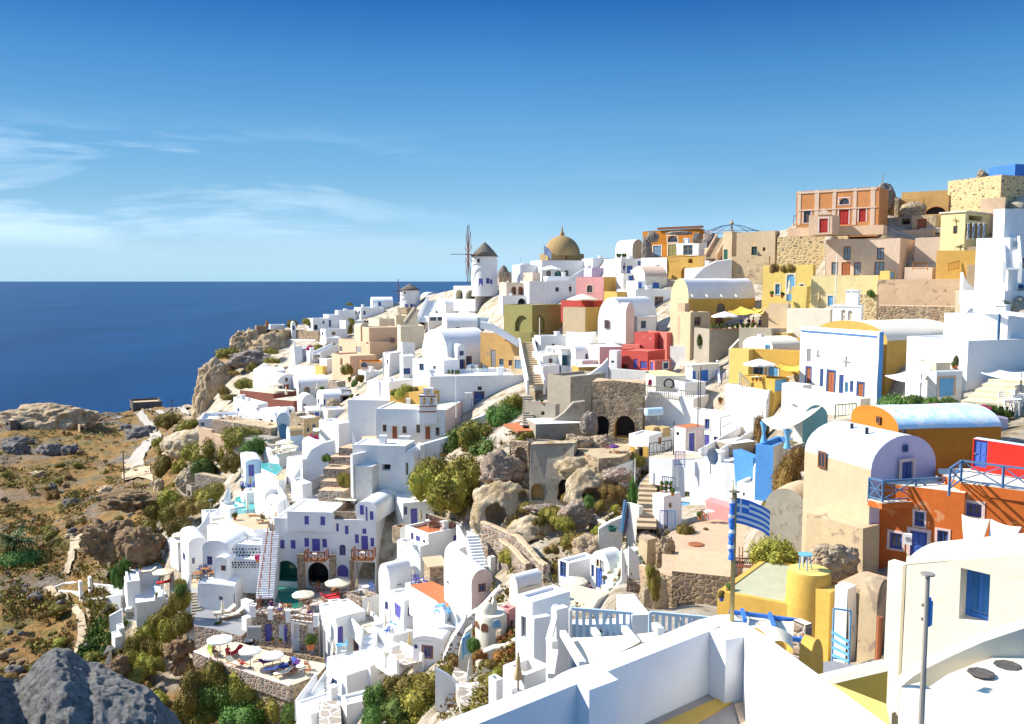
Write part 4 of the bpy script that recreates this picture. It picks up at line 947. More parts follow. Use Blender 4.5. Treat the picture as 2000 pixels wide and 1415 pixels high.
# --- yellow band
H('yellow house with arched blue door and two arched windows',300,618,645,935,658,b=62,mat='yellow',rk='yellow2',d=111,par=.2,
  ops='lda 455,722,505,892 skyblue cream; lwa 381,783,411,852 skyblue cream; lwa 539,783,569,852 skyblue cream')
for i,(x,w) in enumerate(((375,70),(470,110))): BU(('small brown bush hanging over the top of the yellow house','wider brown bush hanging over the top of the yellow house')[i],x,700,w,60,'drybush',d=110)
UC('cream folded parasol in front of the arched blue door',470,760,900,'canvas',d=107)
H('pale yellow wall with a small blue door below the peach house',615,1045,1130,945,728,b=62,mat='yellow2',rk='yellow2',d=105,par=.2,ops='ld 722,862,756,944 skyblue cream')
H('small yellow terrace nook with a blue gate beside the peach house',1062,1125,1165,752,700,b=50,mat='yellow',rk='cream',d=103,par=.1,ops='rg 1130,705,1160,750 skyblue')
UC('straw parasol tied shut against the pale yellow wall',665,828,930,'straw',d=101)
POLE('tall white flagless mast before the pale yellow wall',770,585,930,.07,'canvaswhite',d=100,name='mast',cat='mast')
H('yellow buttress by the arched blue door',495,575,600,935,800,b=45,mat='yellow',rk='yellow',**WA,d=105,par=0,wob=.4)
for i,(x,y) in enumerate(((357,870),(425,875),(590,930))): POT(('leafy plant in a clay pot left of the arched blue door','plant in a clay pot right under the folded cream parasol','small clay pot plant at the foot of the yellow buttress')[i],x,y,34,d=106)
# --- the old rock wall
H('old peeling peach wall above the white bell arches',1042,1590,1625,945,752,b=70,mat='oldpeach',rk='oldpeach',**WA,d=97,par=0,wob=.2)
H('bare rubble wall behind the white bell arches',1000,1555,1590,1050,930,b=70,mat='rubble',rk='oldpeach',**WA,d=93,par=0,wob=.2)
H('pocked stone corner beside the white bell arches',925,1040,1060,1015,855,b=60,mat='ochrestone',rk='ochrestone',**WA,d=95,par=0,wob=.2)
BU('small green bush on the pocked stone corner',1000,860,70,50,'greenbush',d=95)
H('tall cream retaining wall right of the rubble wall',1555,1850,1895,1150,830,b=66,mat='cream2',rk='cream',**WA,d=88,par=0,wob=.15)
WL('white curved parapet sweeping down from the wide steps',[(1598,705),(1625,770),(1690,825),(1780,868),(1880,905)],1.2,.6,'white',top=True,d=89)
BELF('white bell wall with three arches behind the blue-edged house',752,938,1070,930,[(758,905,790,1050),(808,950,835,1055),(850,955,878,1062)],58,d=86,t=1.0,steps=[(838,920,930,830)])
POLE('little finial cross on top of the white bell wall',878,800,832,.06,'canvaswhite',d=86,name='finial',cat='finial')
# --- right white house with the blue shutters and stairs
H('tall white house with outside stairs at the right edge',1808,1852,2080,840,290,b=30,d=84,ops='ld 1812,655,1846,828 violet brown; rw 1962,785,2000,856 bright; rw 1985,615,2005,680 brown',B=None)
ST('narrow white steps on the side of the tall white house',(1925,690),(1915,520),1.0,'white',d0=81,d1=84,side='white')
H('white stair block leaning on the tall white house',1862,1900,1980,700,480,b=40,d=83,**WA,B=3)
H('low white wall below the tall white house',1830,1870,2080,915,830,b=35,d=80,**WA,B=4)
PALM('spiky yucca beside the white pergola beam',1895,960,110,80,d=73,trunk=False)
o=thing('pergola','white pergola with short rafters over the right edge','pergola',P(1910,605,70));m=MB()
c0=o.location.copy();c1=P(2040,622,62);m.bar((0,0,0),c1-c0,.22,'white');m.build('beam',o)
for i in range(24): q=(c1-c0)*(i/24); m=MB(); m.bar(q+Vector((-.1,-.5,.12)),q+Vector((.2,.9,.14)),.07,'white');m.build('rafter',o)
m=MB();m.bar((c1-c0) *.35,(c1-c0) *.35-Vector((0,0,3.4)),.16,'railblue');m.build('post',o)
H('white rounded shop wall under the pergola',1860,1885,2080,1150,985,b=35,d=68,B=5)
PALM('green yucca by the pergola post',1820,1140,100,100,d=69,trunk=False,k='greenbush')
g=G(1650,1075,80);t=thing('satellite_dish','white satellite dish on the cream wall','satellite dish',g,R(200));m=MB();m.tube([(0,0,-.3),(0,0,1.0)],.05,'grey',6);m.build('mast',t)
m=MB();m.lathe([(.0,0),(.3,.03),(.6,.13),(.75,.22)],'canvaswhite',18);q=m.build('dish',t,smooth=True);q.location=(0,0,1.1);q.rotation_euler=(R(70),0,R(20))
# ================================================================ RIGHT: blue-edged white house, chapel, orange house
FR(1400,660,.3)
o=H('tall white house with a blue edge and iron crosses on its front',545,1040,1088,432,-38,b=24,mr='bluewall',rk='cream',d=76,par=.25,
  ops='ls 585,75,612,160 grey; ld 580,195,608,332 rust navy; ls 668,205,692,318 navy; ld 720,220,765,398 rust navy; ls 795,240,826,362 navy; lw 834,290,858,358 skyblue; ls 868,280,892,356 navy; ld 920,295,957,430 rust navy')
TRIM(o,'l',[(655,82,660,130),(642,116,675,121),(838,120,843,190),(815,152,868,158)],'grey','cross',.08)
TRIM(o,'l',[(548,-30,1040,-22)],'bright','coping',.1)
H('ochre side house with a broad cream vault behind the blue-edged house',950,1092,1600,440,22,b=24,mat='ochre',roof='vx',rk='cream',d=77.5,rise=1.6,B=9,ops='ro 1330,262,1390,345 gold')
H('low white wall at the foot of the blue-edged house',430,930,1000,475,395,b=26,mat='cream',rk='cream',d=72,**WA,par=.4)
H('white curved bench wall left of the blue-edged house',425,560,620,390,310,b=40,d=80,**WA,par=.5)
# right: white terraces and stairs
H('white wall with three small pegs above the pale steps',1600,1625,2080,270,18,b=20,mat='white2',d=66,B=6,**WA)
ST('sand-coloured steps below the pegged white wall',(1760,440),(1960,265),3.2,'cream2',d0=58,d1=66)
H('white rounded nook with a bright blue door beside the bushes',1380,1432,1600,400,235,b=25,d=63,par=.05,wob=.3,ops='rd 1452,275,1548,392 skyblue peach')
H('small plastered chimney block with two round holes on the nook',1385,1425,1520,235,165,b=30,mat='cream2',rk='cream',d=66,par=.05,wob=.2,sink=.6,B=2,name='chimney_block',cat='chimney')
def SAIL(label,pts,k='canvas',sag=.35,post=None):
 p=[P(X(x),Y(y),d) for x,y,d in pts]; org=p[0].copy(); mb=MB(); n=8
 r=thing('shade_sail',label,'shade sail',org)
 def at(u,v):
  q=(p[0] *(1-u) *(1-v) +p[1] *u*(1-v) +p[2] *u*v+p[3] *(1-u) *v) -org
  q.z -= sag*(4*u*(1-u)*.6+4*v*(1-v)*.4); return q
 for i in range(n):
  for j in range(n): mb.face([at(i/n,j/n),at((i+1)/n,j/n),at((i+1)/n,(j+1)/n),at(i/n,(j+1)/n)],k)
 for i in range(n):
  for v in (0,1): mb.face([at(i/n,v),at((i+1)/n,v),at((i+1)/n,v)-Vector((0,0,.04)),at(i/n,v)-Vector((0,0,.04))],k)
 mb.build('canvas',r,smooth='all')
 if post:
  for q in post: m=MB(); a=P(X(q[0]),Y(q[1]),q[3])-org; m.tube([a,a-Vector((0,0,q[2]))],.05,'grey',6);m.build('post',r)
 return r
SAIL('white shade sail over the ochre terrace',[(1095,245,66),(1340,285,61),(1392,195,66),(1300,190,70)],'canvaswhite',post=[(1332,235,2.6,62)])
SAIL('white shade sail at the right edge above the steps',[(1720,225,60),(2060,265,52),(2080,200,58),(1850,205,64)],'canvaswhite',post=[(1985,225,2.8,56)])
POT('palm in a big clay pot on the terrace by the ochre wall',1562,205,60,'palmleaf','terracotta',d=67,hpx=80)
POT('small clay pot plant on the chimney block terrace',1540,200,40,'greenbush','terracotta',d=66)
for i,(x,y,w,h) in enumerate(((1010,520,230,110),(1180,500,330,160),(1290,470,190,120))): BU(('left of three green bushes before the ochre wall','largest green bush before the ochre wall','bush nearest the blue door by the ochre wall')[i],x,y,w,h,'greenbush',d=(60,61,60)[i])
for i,(x,y,w,h) in enumerate(((1410,450,90,80),(1500,470,150,110),(1640,470,110,60),(1770,500,130,80),(1880,510,90,60))): BU('green flower bush along the pink-flowered planter',x,y,w,h,'greenbush',d=57,group='flower bushes along the planter')
for i in range(15):
 x=1380+i*27+rnd.random() *20;y=395+rnd.random() *60+i*3
 BU('tuft of crimson blossom in the planter by the blue door',x,y+20,26+rnd.random() *26,24,'flower',d=56.5,group='crimson blossom tufts',name='blossom',cat='flower')
for i in range(3): BU('magenta geranium cluster beside the steps',1640+i*50,468,62,40,'flower',d=56,group='magenta geraniums',name='blossom',cat='flower')
WL('pale blue planter wall under the flowers',[(1200,490),(1330,455),(1480,450),(1610,480)],.8,.4,'paleblue',d=56.5,top=True)
WL('lilac planter wall right of the magenta geraniums',[(1610,470),(1780,500),(1890,520)],.9,.4,'lilac',d=55,top=True)
for i,(x,y,rz) in enumerate(((1870,470,20),(1915,485,200),(1950,455,90),(1985,475,140))): FU('chair','canvaswhite','white cafe chair at the foot of the sand-coloured steps',x,y,rz,d=54,group='white cafe chairs by the steps',s=1.1)
FU('table','canvaswhite','white round cafe table at the foot of the sand-coloured steps',1932,490,0,d=53)
# the blue-vaulted chapel
chap=H('vaulted chapel with a pale blue roof and apricot side wall',572,986,1428,1255,852,b=22,mat='sand',mr='lilac',roof='vy',rk='bluevault',d=43,rise=1.55,sink=4,  # lilac gable: purple shade painted onto a whitish wall
  ops='lw 668,740,720,850 brown; rd 1180,795,1254,1032 navy palepink; rw 1206,690,1238,735 navy')
for i,(u,v) in enumerate(((.3,.35),(.35,.62),(.62,.12))):
 q=chap.C+chap.ex*(u*chap.A) +chap.ey*(v*chap.B) +Vector((0,0,chap.h+1.35));t=MB();t.tube([(0,0,0),(0,0,.35)],.09,'dark',8);tag(t.build('vent_pipe',None,loc=q),('dark vent pipe left on the pale blue chapel roof','small vent pipe at the rear of the pale blue chapel roof','dark vent pipe at the front of the pale blue chapel roof')[i],'vent pipe')
H('brown-orange building with a long pale blue vault behind the chapel',1000,1172,1850,878,600,b=9,mat='orange2',roof='vx',rk='bluevault',d=49,rise=1.0,B=5,ops='lw 1048,512,1075,560 brown')
H('scarlet house with a blue door at the right edge',1662,2060,2100,905,712,b=38,mat='scarlet',rk='bluevault',d=42,par=.02,ops='ld 1664,640,1758,842 blue')
PLN('cream roof terrace of the orange house in front of the chapel',[(1075,1078),(1592,1050),(1600,900),(1425,900),(1425,930),(985,925),(985,1055)],d=42,mat='cream',side='oldorange',thick=.3)
def railz(label,pts,z,h=1.05,step=1.6,k='railblue'):
 p=[ray(X(x),Y(y))*(z/ray(X(x),Y(y)).z) for x,y in pts]; org=p[0].copy(); p=densify([q-org for q in p],step); root=thing('railing',label,'railing',org);up=Vector((0,0,h));m=MB()
 for a,b in zip(p[:-1],p[1:]): m.bar(a+up,b+up,.09,k); m.bar(a+up*.12,b+up*.12,.06,k); m.bar(a+up*.55,b+up*.55,.04,k)
 m.build('handrail',root)
 for a in p: q=MB(); q.bar(a-Vector((0,0,.2)),a+up,.09,k); q.build('post',root)
 c=MB()
 for a,b in zip(p[:-1],p[1:]): c.bar(a+up*.12,b+up*.97,.05,k); c.bar(a+up*.97,b+up*.12,.055,k)
 c.build('lattice',root); return root
zt=P(X(1075),Y(1078),42).z
railz('blue crossed railing around the terrace before the chapel',[(988,1048),(1078,1072),(1500,1048)],zt)
zu=P(X(2080),Y(1012),39.5).z
PLN('cream upper terrace between the scarlet house and the orange wing',[(2090,1010),(2120,850),(1440,852),(1440,880),(1592,945)],z=zu+.03,mat='cream',side='oldorange',thick=.5)
railz('blue crossed railing on the upper terrace beside the scarlet house',[(1512,1000),(1588,942),(1860,982),(2060,1008)],zu)
t=thing('crate','dark crate stack on the upper terrace by the scarlet wall','crate',P(X(1862),Y(915),44),.4)
for i in range(2): m=MB(); [m.box((-.4,-.3,i*.5+z),(.4,.3,i*.5+z+.09),'dark') for z in (.0,.14,.28,.4)]; m.build('crate_body',t)
m=MB();m.box((-.42,-.32,1.0),(.42,.32,1.06),'litglass');m.build('lid',t)
H('vivid orange house with blue shutters and a violet-blue door',1066,1592,1640,1482,1010,b=64,mat='oldorange',rk='cream',d=41,par=.02,sink=3,A=3,
  ops='lw 1290,1130,1352,1226 blue palepink; lw 1126,1272,1206,1376 blue palepink; ld 1258,1260,1366,1460 blue palepink; lw 1432,1252,1502,1350 blue palepink')
H('orange wing of the house behind the cream awning',1592,2080,2150,1560,1012,b=58,mat='oldorange',rk='cream',d=39.5,par=.02,sink=3,ops='lw 1628,1078,1728,1160 violet palepink')
b_=MB();q=P(X(1243),Y(1310),41.2);b_.box((-.18,-.1,-.25),(.18,.1,.25),'canvaswhite');b_.box((-.1,-.13,-.05),(.1,-.1,.12),'grey');tag(b_.build('meter_box',None,loc=q,rz=R(-26)),'white electric meter box beside the violet-blue door','meter box')
SAIL('cream awning stretched in front of the orange wing, left panel',[(1595,1150,37),(1620,1430,33),(1700,1380,33),(1780,1180,36)],'canvas',.2)
SAIL('cream awning stretched in front of the orange wing, right panel',[(1785,1180,36),(1745,1430,33),(1830,1430,32.5),(1985,1230,35)],'canvaswhite',.25)
# rock and buttresses below the chapel
H('grey plaster half-arch with a white rim below the chapel',312,598,985,1330,1180,b=50,mat='oldgrey',mr='rubble',roof='vx',rk='sand',d=47.3,rise=1.5,wob=.15)
H('rough rubble buttress under the apricot chapel wall',560,960,1070,1530,1230,b=30,mat='oldsand',rk='oldpeach',**WA,d=42.3,par=0,wob=.4,sink=3)
ROCKM('loose stones heaped against the rubble buttress',760,1520,330,160,'rubble',.5,21,'rubble_heap','rubble',d=41.5,sub=5)
BU('tall dry bush climbing left of the apricot chapel wall',475,1010,230,320,'drybush',d=51)
BU('upper dry bush between canopy and apricot chapel wall',530,830,130,160,'drybush',d=52)
BU('broad olive bush on the plaza beside the half-arch',355,1445,390,190,'lime',d=46.2)
BU('dry green bush on the slope left of the half-arch',360,1130,160,130,'olivebush',d=53)
# green canopy and blue terrace
H('small cream pavilion wall behind the draped canopy',500,556,722,705,530,b=30,mat='cream',mr='turq',roof='vy',rk='cream',d=63,rise=.9,wob=.1)
SAIL('cream draped canopy on blue-curtained posts',[(290,530,62),(450,590,58),(690,440,62),(500,430,66)],'canvas',.5,post=[(298,540,2.6,62),(452,590,2.6,58)])
for i,(x,y0,y1,d) in enumerate(((305,540,690,62),(458,595,720,58))):
 m=MB();q=P(X(x),Y(y1),d);hh=(y1-y0) *.3*d/F;m.lathe([(.32,hh),(.2,hh*.75),(.11,hh*.45),(.22,hh*.15),(.26,0)],'skyblue',14);tag(m.build('curtain',None,loc=q,smooth='all'),('blue curtain tied to the left canopy post','blue and white curtain tied to the right canopy post')[i],'curtain')
H('bright blue terrace wall under the draped canopy',255,365,500,840,705,b=60,mat='bluewall',mr='cream',rk='cream',d=60,par=.9,B=None)
H('cream parapet right of the bright blue terrace wall',365,470,570,800,715,b=50,mat='cream',rk='cream',**WA,d=61,par=.3)
H('small cream dome hut below the bright blue terrace',235,300,365,960,880,b=40,roof='vy',d=64,rise=.7,ops='lw 278,905,300,955 rust')
RAIL('green trellis gate in the bushes before the ochre wall',[(770,520),(905,510)],.9,'green',d=62,bars=True,cross=False)
# gold house with the parasol, left of the blue-edged house
FR(1400,660,.3)
H('golden yellow house with a blue window behind a white parasol',150,538,575,305,92,b=54,mat='gold',rk='cream2',d=88,par=.3,ops='lw 240,192,302,260 navy cream; ld 336,192,396,268 skyblue cream')
H('yellow crenellated block left of the golden house',84,206,240,262,78,b=50,mat='yellow',rk='yellow',d=90,par=.5,ops='lw 60,125,90,165 white')
H('golden garden wall with a blue gate under the white parasol',148,375,470,352,270,b=40,mat='gold',rk='gold',d=84,par=.4,ops='rg 378,272,455,350 skyblue')
UM('white parasol on the golden house terrace',275,190,205,275,'canvaswhite',d=86)
SAIL('yellow sail beside the white parasol',[(372,185,86),(530,215,83),(538,180,87),(420,165,89)],'sailyellow',.3)
RAIL('blue railing at the corner of the golden house terrace',[(150,225),(212,290)],1.2,'skyblue',d=86,top=True,bars=True,cross=False)
for i in range(5): POT('clay pot along the golden house terrace',235+i*24,285,24,'drybush','terracotta',d=85,group='clay pots on the golden terrace')
H('cream vaulted roof house above the golden house',338,362,552,130,62,b=22,mat='cream',roof='vx',rk='cream',d=92,rise=1.0,B=5,ops='lw 318,42,346,95 skyblue')
H('slender white chimney beside the cream vaulted roof',272,284,298,100,-20,b=40,d=94,par=.02,A=.5,B=.5,cat='chimney',name='chimney_stack')
H('white curved wall house below the golden house',60,330,440,520,340,b=46,d=84,wob=.5,par=.1,ops='rw 322,405,340,440 navy')
H('cream sloping lane wall above the cream vaulted roof',200,455,545,80,-25,b=60,mat='gold',rk='cream2',d=97,wob=.4,par=0,ops='',**WA)
H('golden arch recess left of the blue-edged house',455,548,570,110,5,b=54,mat='gold',rk='cream',d=94,par=.1,ops='lna 468,20,540,100 gold')
FR(1400,320,.3)
H('long cream wall below the pale yellow wall',458,735,770,1075,948,b=54,mat='cream',rk='cream',d=96,par=.2,**WA)
H('sand coloured house corner left of the long cream wall',340,460,480,1085,910,b=50,mat='sand',rk='cream2',d=100,par=.1)
H('beige ramp wall below the sand coloured corner',150,360,450,1180,1080,b=54,mat='greybeige',rk='sand',d=97,par=0,wob=.3,**WA)
# ================================================================ CENTRE: mills, domed church, pink, olive, red and yellow houses
FR(860,420,.3)
def windmill(label,x,xr,yb,yt,ytop,d,hub,nsp,slen,tip='brown'):
 c=P(X(x),Y(yb),d); r=xr*FRM[2]*d/F; k=lambda yy: ray(X(x),Y(yy)).z*d/ray(X(x),Y(yy)).y-c.z
 h,ht=k(yt),k(ytop);root=thing('windmill',label,'windmill',c)
 m=MB();m.lathe([(r*1.03,-2),(r*1.03,0),(r,h*.5),(r*.97,h),(0,h)],'white',40);m.build('tower',root,smooth=True)
 m=MB();m.lathe([(r*1.08,h-.15),(r*.75,h+(ht-h) *.32),(r*.36,h+(ht-h) *.7),(.05,ht)],'thatch',40);m.lathe([(r*1.08,h-.15),(0,h-.1)],'thatch',40);m.build('roof',root,.08,3,smooth='all')
 for a,z0,z1,w_,kk,nm in ((-105,.02,.27,.5,'violet','door'),(-75,.1,.28,.38,'navy','window'),(-115,.78,.90,.3,'dark','window'),(-60,.08,.24,.35,'violet','window')):
  a=R(a);q=Vector((math.cos(a),math.sin(a),0)) *r*1.0;s=Vector((-math.sin(a),math.cos(a),0)) *w_*.9;o_=q.normalized() *.06;m=MB()
  pts=[q-s+o_+Vector((0,0,z0*h)),q+s+o_+Vector((0,0,z0*h)),q+s+o_+Vector((0,0,z1*h)),q-s+o_+Vector((0,0,z1*h))]
  b2=[p-o_*6 for p in pts]; m.face(pts,kk)
  for i in range(4): m.face([pts[i],pts[(i+1) % 4],b2[(i+1) % 4],b2[i]],'cream')
  m.build(nm,root)
 hp=P(X(hub[0]),Y(hub[1]),d-r*.9) -c;ax=Vector((-1,-.16,0)).normalized();sh=MB();sh.tube([Vector((0,0,hp.z-.4)),hp+ax*.5],.16,'brown',6);sh.build('shaft',root)
 u=Vector((0,0,1));v=ax.cross(u)
 for i in range(nsp):
  a=2*math.pi*(i+.5) /nsp;e=(u*math.cos(a) +v*math.sin(a)) *slen;m=MB();m.bar(hp,hp+e,.13,tip);m.build('sail_spar',root)
 m=MB();m.bar(hp,hp+ax*slen*.6,.12,tip)
 m.build('bowsprit',root);m=MB()
 for i in range(nsp): a,b=2*math.pi*(i+.5)/nsp,2*math.pi*(i+1.5)/nsp; e=lambda t: hp+(u*math.cos(t)+v*math.sin(t))*slen*.97; m.bar(e(a),e(b),.03,'dark')
 m.build('rigging',root)
 return root
windmill('white windmill with thatched cone and bare spars against the sky',289,84,468,268,178,190,(182,257),12,6.3)
H('white arched terrace house under the big windmill',85,228,405,552,462,b=52,d=188,par=.5,ops='loa 100,488,145,548 dark cream; loa 165,490,226,548 brown cream; rw 258,505,285,520 navy')
t=thing('windmill','half-hidden brown mill hut behind the big windmill','windmill',P(X(412),Y(430),200));m=MB();q=38*.3*200/F;m.lathe([(q,-1),(q,.9),(0,.9)],'tan',24);m.build('tower',t,smooth=True);m=MB();m.lathe([(q*1.1,.8),(q*.9,2.0),(q*.5,3.0),(.1,3.5)],'thatch',24);m.build('roof',t,smooth='all')
for i,x in enumerate((392,420,455)): POLE(('left of three slim stone posts by the mill hut','middle slim stone post by the mill hut','right slim stone post by the mill hut')[i],x,372,440,.35,'tan',d=187,name='pillar',cat='pillar')
H('flat white house between windmill and domed church',468,520,648,440,325,b=20,d=190,chim=((.8,.3,.5,.7),),par=.4)
H('low white house left behind the domed church',520,545,700,400,318,b=20,d=200)
# church
H('square ochre drum carrying the church dome',648,700,936,330,252,b=20,mat='dome',rk='dome',roof='flat',par=0,d=196,cat='church',name='church',A=None,ops='rn 815,265,825,290 ochre')
t=thing('church_dome','ochre church dome with a small finial on its drum','dome',P(X(792),Y(256),200)); q=116*.3*200/F; m=MB(); m.lathe([(q,-.4)]+[(q*math.cos(a),q*1.02*math.sin(a)) for a in np.linspace(0,1.55,12)],'dome',48);m.build('shell',t,.1,5,smooth='all');m=MB();m.lathe([(.5,q),(.5,q+.6),(.25,q+.9),(.12,q+1.8),(.0,q+2.6)],'dome',10);m.build('finial',t,smooth=True)
church=H('white church body with arched green windows under the dome',640,660,985,435,296,b=14,d=188,cat='church',name='church',B=9,par=.3,ops='rwa 690,362,720,412 olive cream; rda 745,365,788,422 green cream; rwa 808,360,834,410 green cream; rwa 942,360,972,402 green cream')
WL('white stair parapet slanting across the church front',[(845,405),(985,318)],1.0,.4,'white',d=184,top=True)
UM('cream square parasol on the church terrace',718,352,140,420,'canvaswhite',d=181,n=4)
def flagpole(label,x,y0,y1,d,fx,fy0,fy1,r=.06,k='canvaswhite',kp='steel',hang=.9):
 g=P(X(x),Y(y1),d);r0=ray(X(x),Y(y0));z=r0.z*d/r0.y-g.z;root=thing('flagpole',label,'flagpole',g);m=MB();m.tube([(0,0,-.3),(0,0,z)],r,kp,12);m.build('pole',root)
 m=MB();m.lathe([(0,z),(r*2.4,z+.02),(r*2.4,z+r),(0,z+r*1.6)],kp,12);m.build('cap',root)
 zr=lambda yy: ray(X(x),Y(yy)).z*d/ray(X(x),Y(yy)).y-g.z; zt_,zb_=zr(fy0),zr(fy1); W_=(X(fx)-X(x))*d/F; H_=(zt_-zb_)*hang
 f=MB();nx,nz=20,9
 def at(i,j):
  u,v=i/nx,j/nz; return (u*W_,math.sin(u*7+v*1.5)*W_*.09*u,zt_-v*H_-u*u*(zt_-zb_)*(1-hang)*1.0-math.sin(u*5)*H_*.03)
 for i in range(nx):
  for j in range(nz):
   u=i/nx; inq=u<.38 and j<5; blue=(j % 2==0)
   if inq: blue=not (j==2 or abs(u-.16)<.035)
   f.face([at(i,j),at(i+1,j),at(i+1,j+1),at(i,j+1)],'bright' if blue else 'canvaswhite')
 f.build('flag',root,smooth='all'); return root
flagpole('Greek flag hanging on a pole before the church dome',675,195,420,183,722,205,300,.07,hang=.55)
H('pale peach house with two small bells left of the church',538,600,650,470,376,b=25,mat='shell',rk='shell',d=178,par=.3)
H('peach terrace wall with dark bell openings',412,430,580,530,440,b=12,mat='shell',rk='shell',d=173,B=7,par=.2,ops='rna 462,468,495,520 brown; rna 505,468,540,520 brown; rn 548,472,570,520 brown')
H('pale blue-shadowed wall below the peach bell terrace',398,404,578,590,527,b=10,d=170,B=5,par=.2,ops='roa 505,545,555,582 dark')
H('long white wall in blue shadow under the church',570,578,885,590,432,b=10,d=168,B=9,ops='rw 748,472,772,500 navy; ',par=.3)
H('tall white block right behind the long shadowed church wall',640,700,890,470,400,b=10,d=174,B=6,par=.3)
H('lilac-shadowed white house right of the church',980,992,1142,420,282,b=12,d=184,B=8,par=.3)
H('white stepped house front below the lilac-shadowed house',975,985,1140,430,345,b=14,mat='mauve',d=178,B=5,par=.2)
# pink house
H('pink house with an arched window and ochre side wall',884,1062,1148,600,404,b=54,mat='pink',mr='ochre',rk='peach',d=150,par=.3,ops='lwa 955,458,990,506 brown shell',sink=4)
H('dark red terrace under the square cream parasol',785,1000,1060,612,560,b=54,mat='red',rk='terracotta',d=143,par=.5)
UM('square cream parasol with curtains on the red terrace',925,548,205,612,'canvas',d=142,n=4)
PE('person in black standing at the wall left of the red terrace','stand',845,528,20,'clothdark','clothdark',d=150)
H('sand-coloured wall below the red terrace',798,942,1058,775,604,b=54,mat='sand',mr='ochre',rk='sand',d=138,par=.1)
H('olive green house with two shallow arches',413,598,802,782,588,b=40,mat='olive',rk='greybeige',d=146,par=.1,ops='lna 485,655,578,760 olive; rna 606,655,680,762 olive; ',sink=4)
H('green garden wall in front of the olive house',510,590,618,845,765,b=50,mat='olive',rk='olive',d=140,**WA,par=0)
POLE('thin pole before the olive house',646,670,790,.08,'canvaswhite',d=141)
# vaulted white house pair
H('white vaulted house with a rounded roof and small side vault',1025,1192,1412,860,700,b=50,mr='palepink',roof='vx',d=122,rise=3.4,ops='lw 1070,685,1100,740 brown; lw 1143,712,1162,750 brown; rw 1305,690,1340,738 navy',sink=4,dd=0)  # white house; pinkish shade of the right face is in its colour
H('small white side vault joined to the rounded roof house',1188,1205,1262,720,650,b=35,mr='palepink',roof='vy',d=121,rise=1.6,B=5)  # right face tinted pink for shade, as on the big vault
H('white porch with a round window beside the vaulted house',1262,1282,1405,765,668,b=18,mat='white2',d=123,B=5,ops='rw 1305,690,1338,740 navy',roof='slab')
# blue railing terraces
H('white house with an orange-framed door and blue stair',1250,1268,1505,660,486,b=14,d=138,B=8,ops='rw 1395,532,1452,600 orange2; rs 1395,602,1452,630 blue',par=.1)
H('sand wall at the left of the blue-railed terrace',1135,1150,1260,580,500,b=14,mat='ochre',d=141,B=6,rk='sand')
RAIL('blue crossed railing on the sand wall terrace',[(1148,505),(1268,508)],3.0,'railblue',d=139,step=3)
RAIL('blue crossed railing on the white orange-door house',[(1290,485),(1480,482)],2.2,'railblue',d=137,step=3)
H('small peach vault above the blue-railed white house',1310,1330,1475,480,405,b=15,mat='cream',roof='vx',rk='shell',d=146,rise=1.8,B=6,ops='rd 1380,440,1425,482 blue')
H('white stepped terrace among blue gates left of the peach vault',1145,1190,1320,470,380,b=25,d=150,ops='rg 1225,395,1262,465 blue; rw 1160,405,1180,435 navy')
H('white house with many small parapets below the terracotta ruin',1150,1175,1330,400,285,b=20,d=160,B=7,ops='rd 1215,330,1250,390 blue; rw 1285,300,1310,330 blue',chim=((.2,.2,.6,1.2),(.6,.3,.5,.9)))
for i,x in enumerate((1155,1170,1190,1205)): POT('small dark plant on the white parapets below the terracotta ruin',x,285,22,'greenbush','white',d=159,group='plants on the white parapets',hpx=26)
PE('person in dark clothes on the white stairs below the ruin','stand',1195,392,0,'clothdark','clothblue',d=148)
RAIL('blue railing along the stairs beside the church houses',[(1100,400),(1200,395)],2.2,'navy',d=152,step=2.4)
H('white block with blue shutters right of the blue gates',1265,1285,1340,500,430,b=20,d=144,B=4,ops='rs 1290,440,1312,480 blue')
WL('white curved wall rising above the peach vault',[(1270,400),(1330,345),(1425,320)],2.2,.6,'white',d=152,top=True)
# terracotta ruin
o=H('terracotta ruin with broken wall tops and arched fanlight',1318,1690,1722,275,92,b=50,mat='orange2',rk='rubble',**RU,d=163,par=0,wob=.25,ops='ld 1384,200,1436,272 litglass cream; lwa 1478,135,1546,178 brown cream; ld 1480,192,1535,272 olive cream; lw 1580,195,1642,258 olive cream')
TRIM(o,'l',[(1420,78,1715,92)],'brown','lintel',.4)
for i,(x,y,w_,h_) in enumerate(((1345,170,60,130),(1385,125,80,60),(1560,110,150,22),(1670,130,50,60))): ROCKM(('broken stone edge at the left end of the terracotta ruin','broken stone corner on top of the terracotta ruin','ragged stone course along the top of the terracotta ruin','ragged stones at the right end of the terracotta ruin')[i],x,y+h_*.5,w_,h_*.7,'darkstone',.5,31+i,'rubble_heap','rubble',d=162-i*3.5,sub=4)
H('white annex wall before the terracotta ruin',1535,1680,1700,285,180,b=50,d=152,par=0,ops='lw 1580,195,1642,260 olive',A=3)
H('long white wall below the terracotta ruin',1305,1535,1560,345,276,b=54,d=156,**WA,par=.2)
H('white vaulted hut left of the terracotta ruin',1222,1250,1325,265,215,b=25,mr='sand',roof='vy',d=168,rise=1.6,B=6)
t=thing('gazebo','open iron gazebo frame on the hilltop beside the terracotta ruin','gazebo',P(X(1895),Y(150),158));hz=2.0;gr=5.0
for i in range(10):
 a=i*2*math.pi/10;m=MB();q=Vector((math.cos(a) *gr,math.sin(a) *gr,0));pts=[Vector((0,0,hz+.35)),q*.35+Vector((0,0,hz+.1)),q*.75+Vector((0,0,hz-.6)),q+Vector((0,0,hz-.95))];m.tube(pts,.05,'railblue',5);m.build('rib',t)
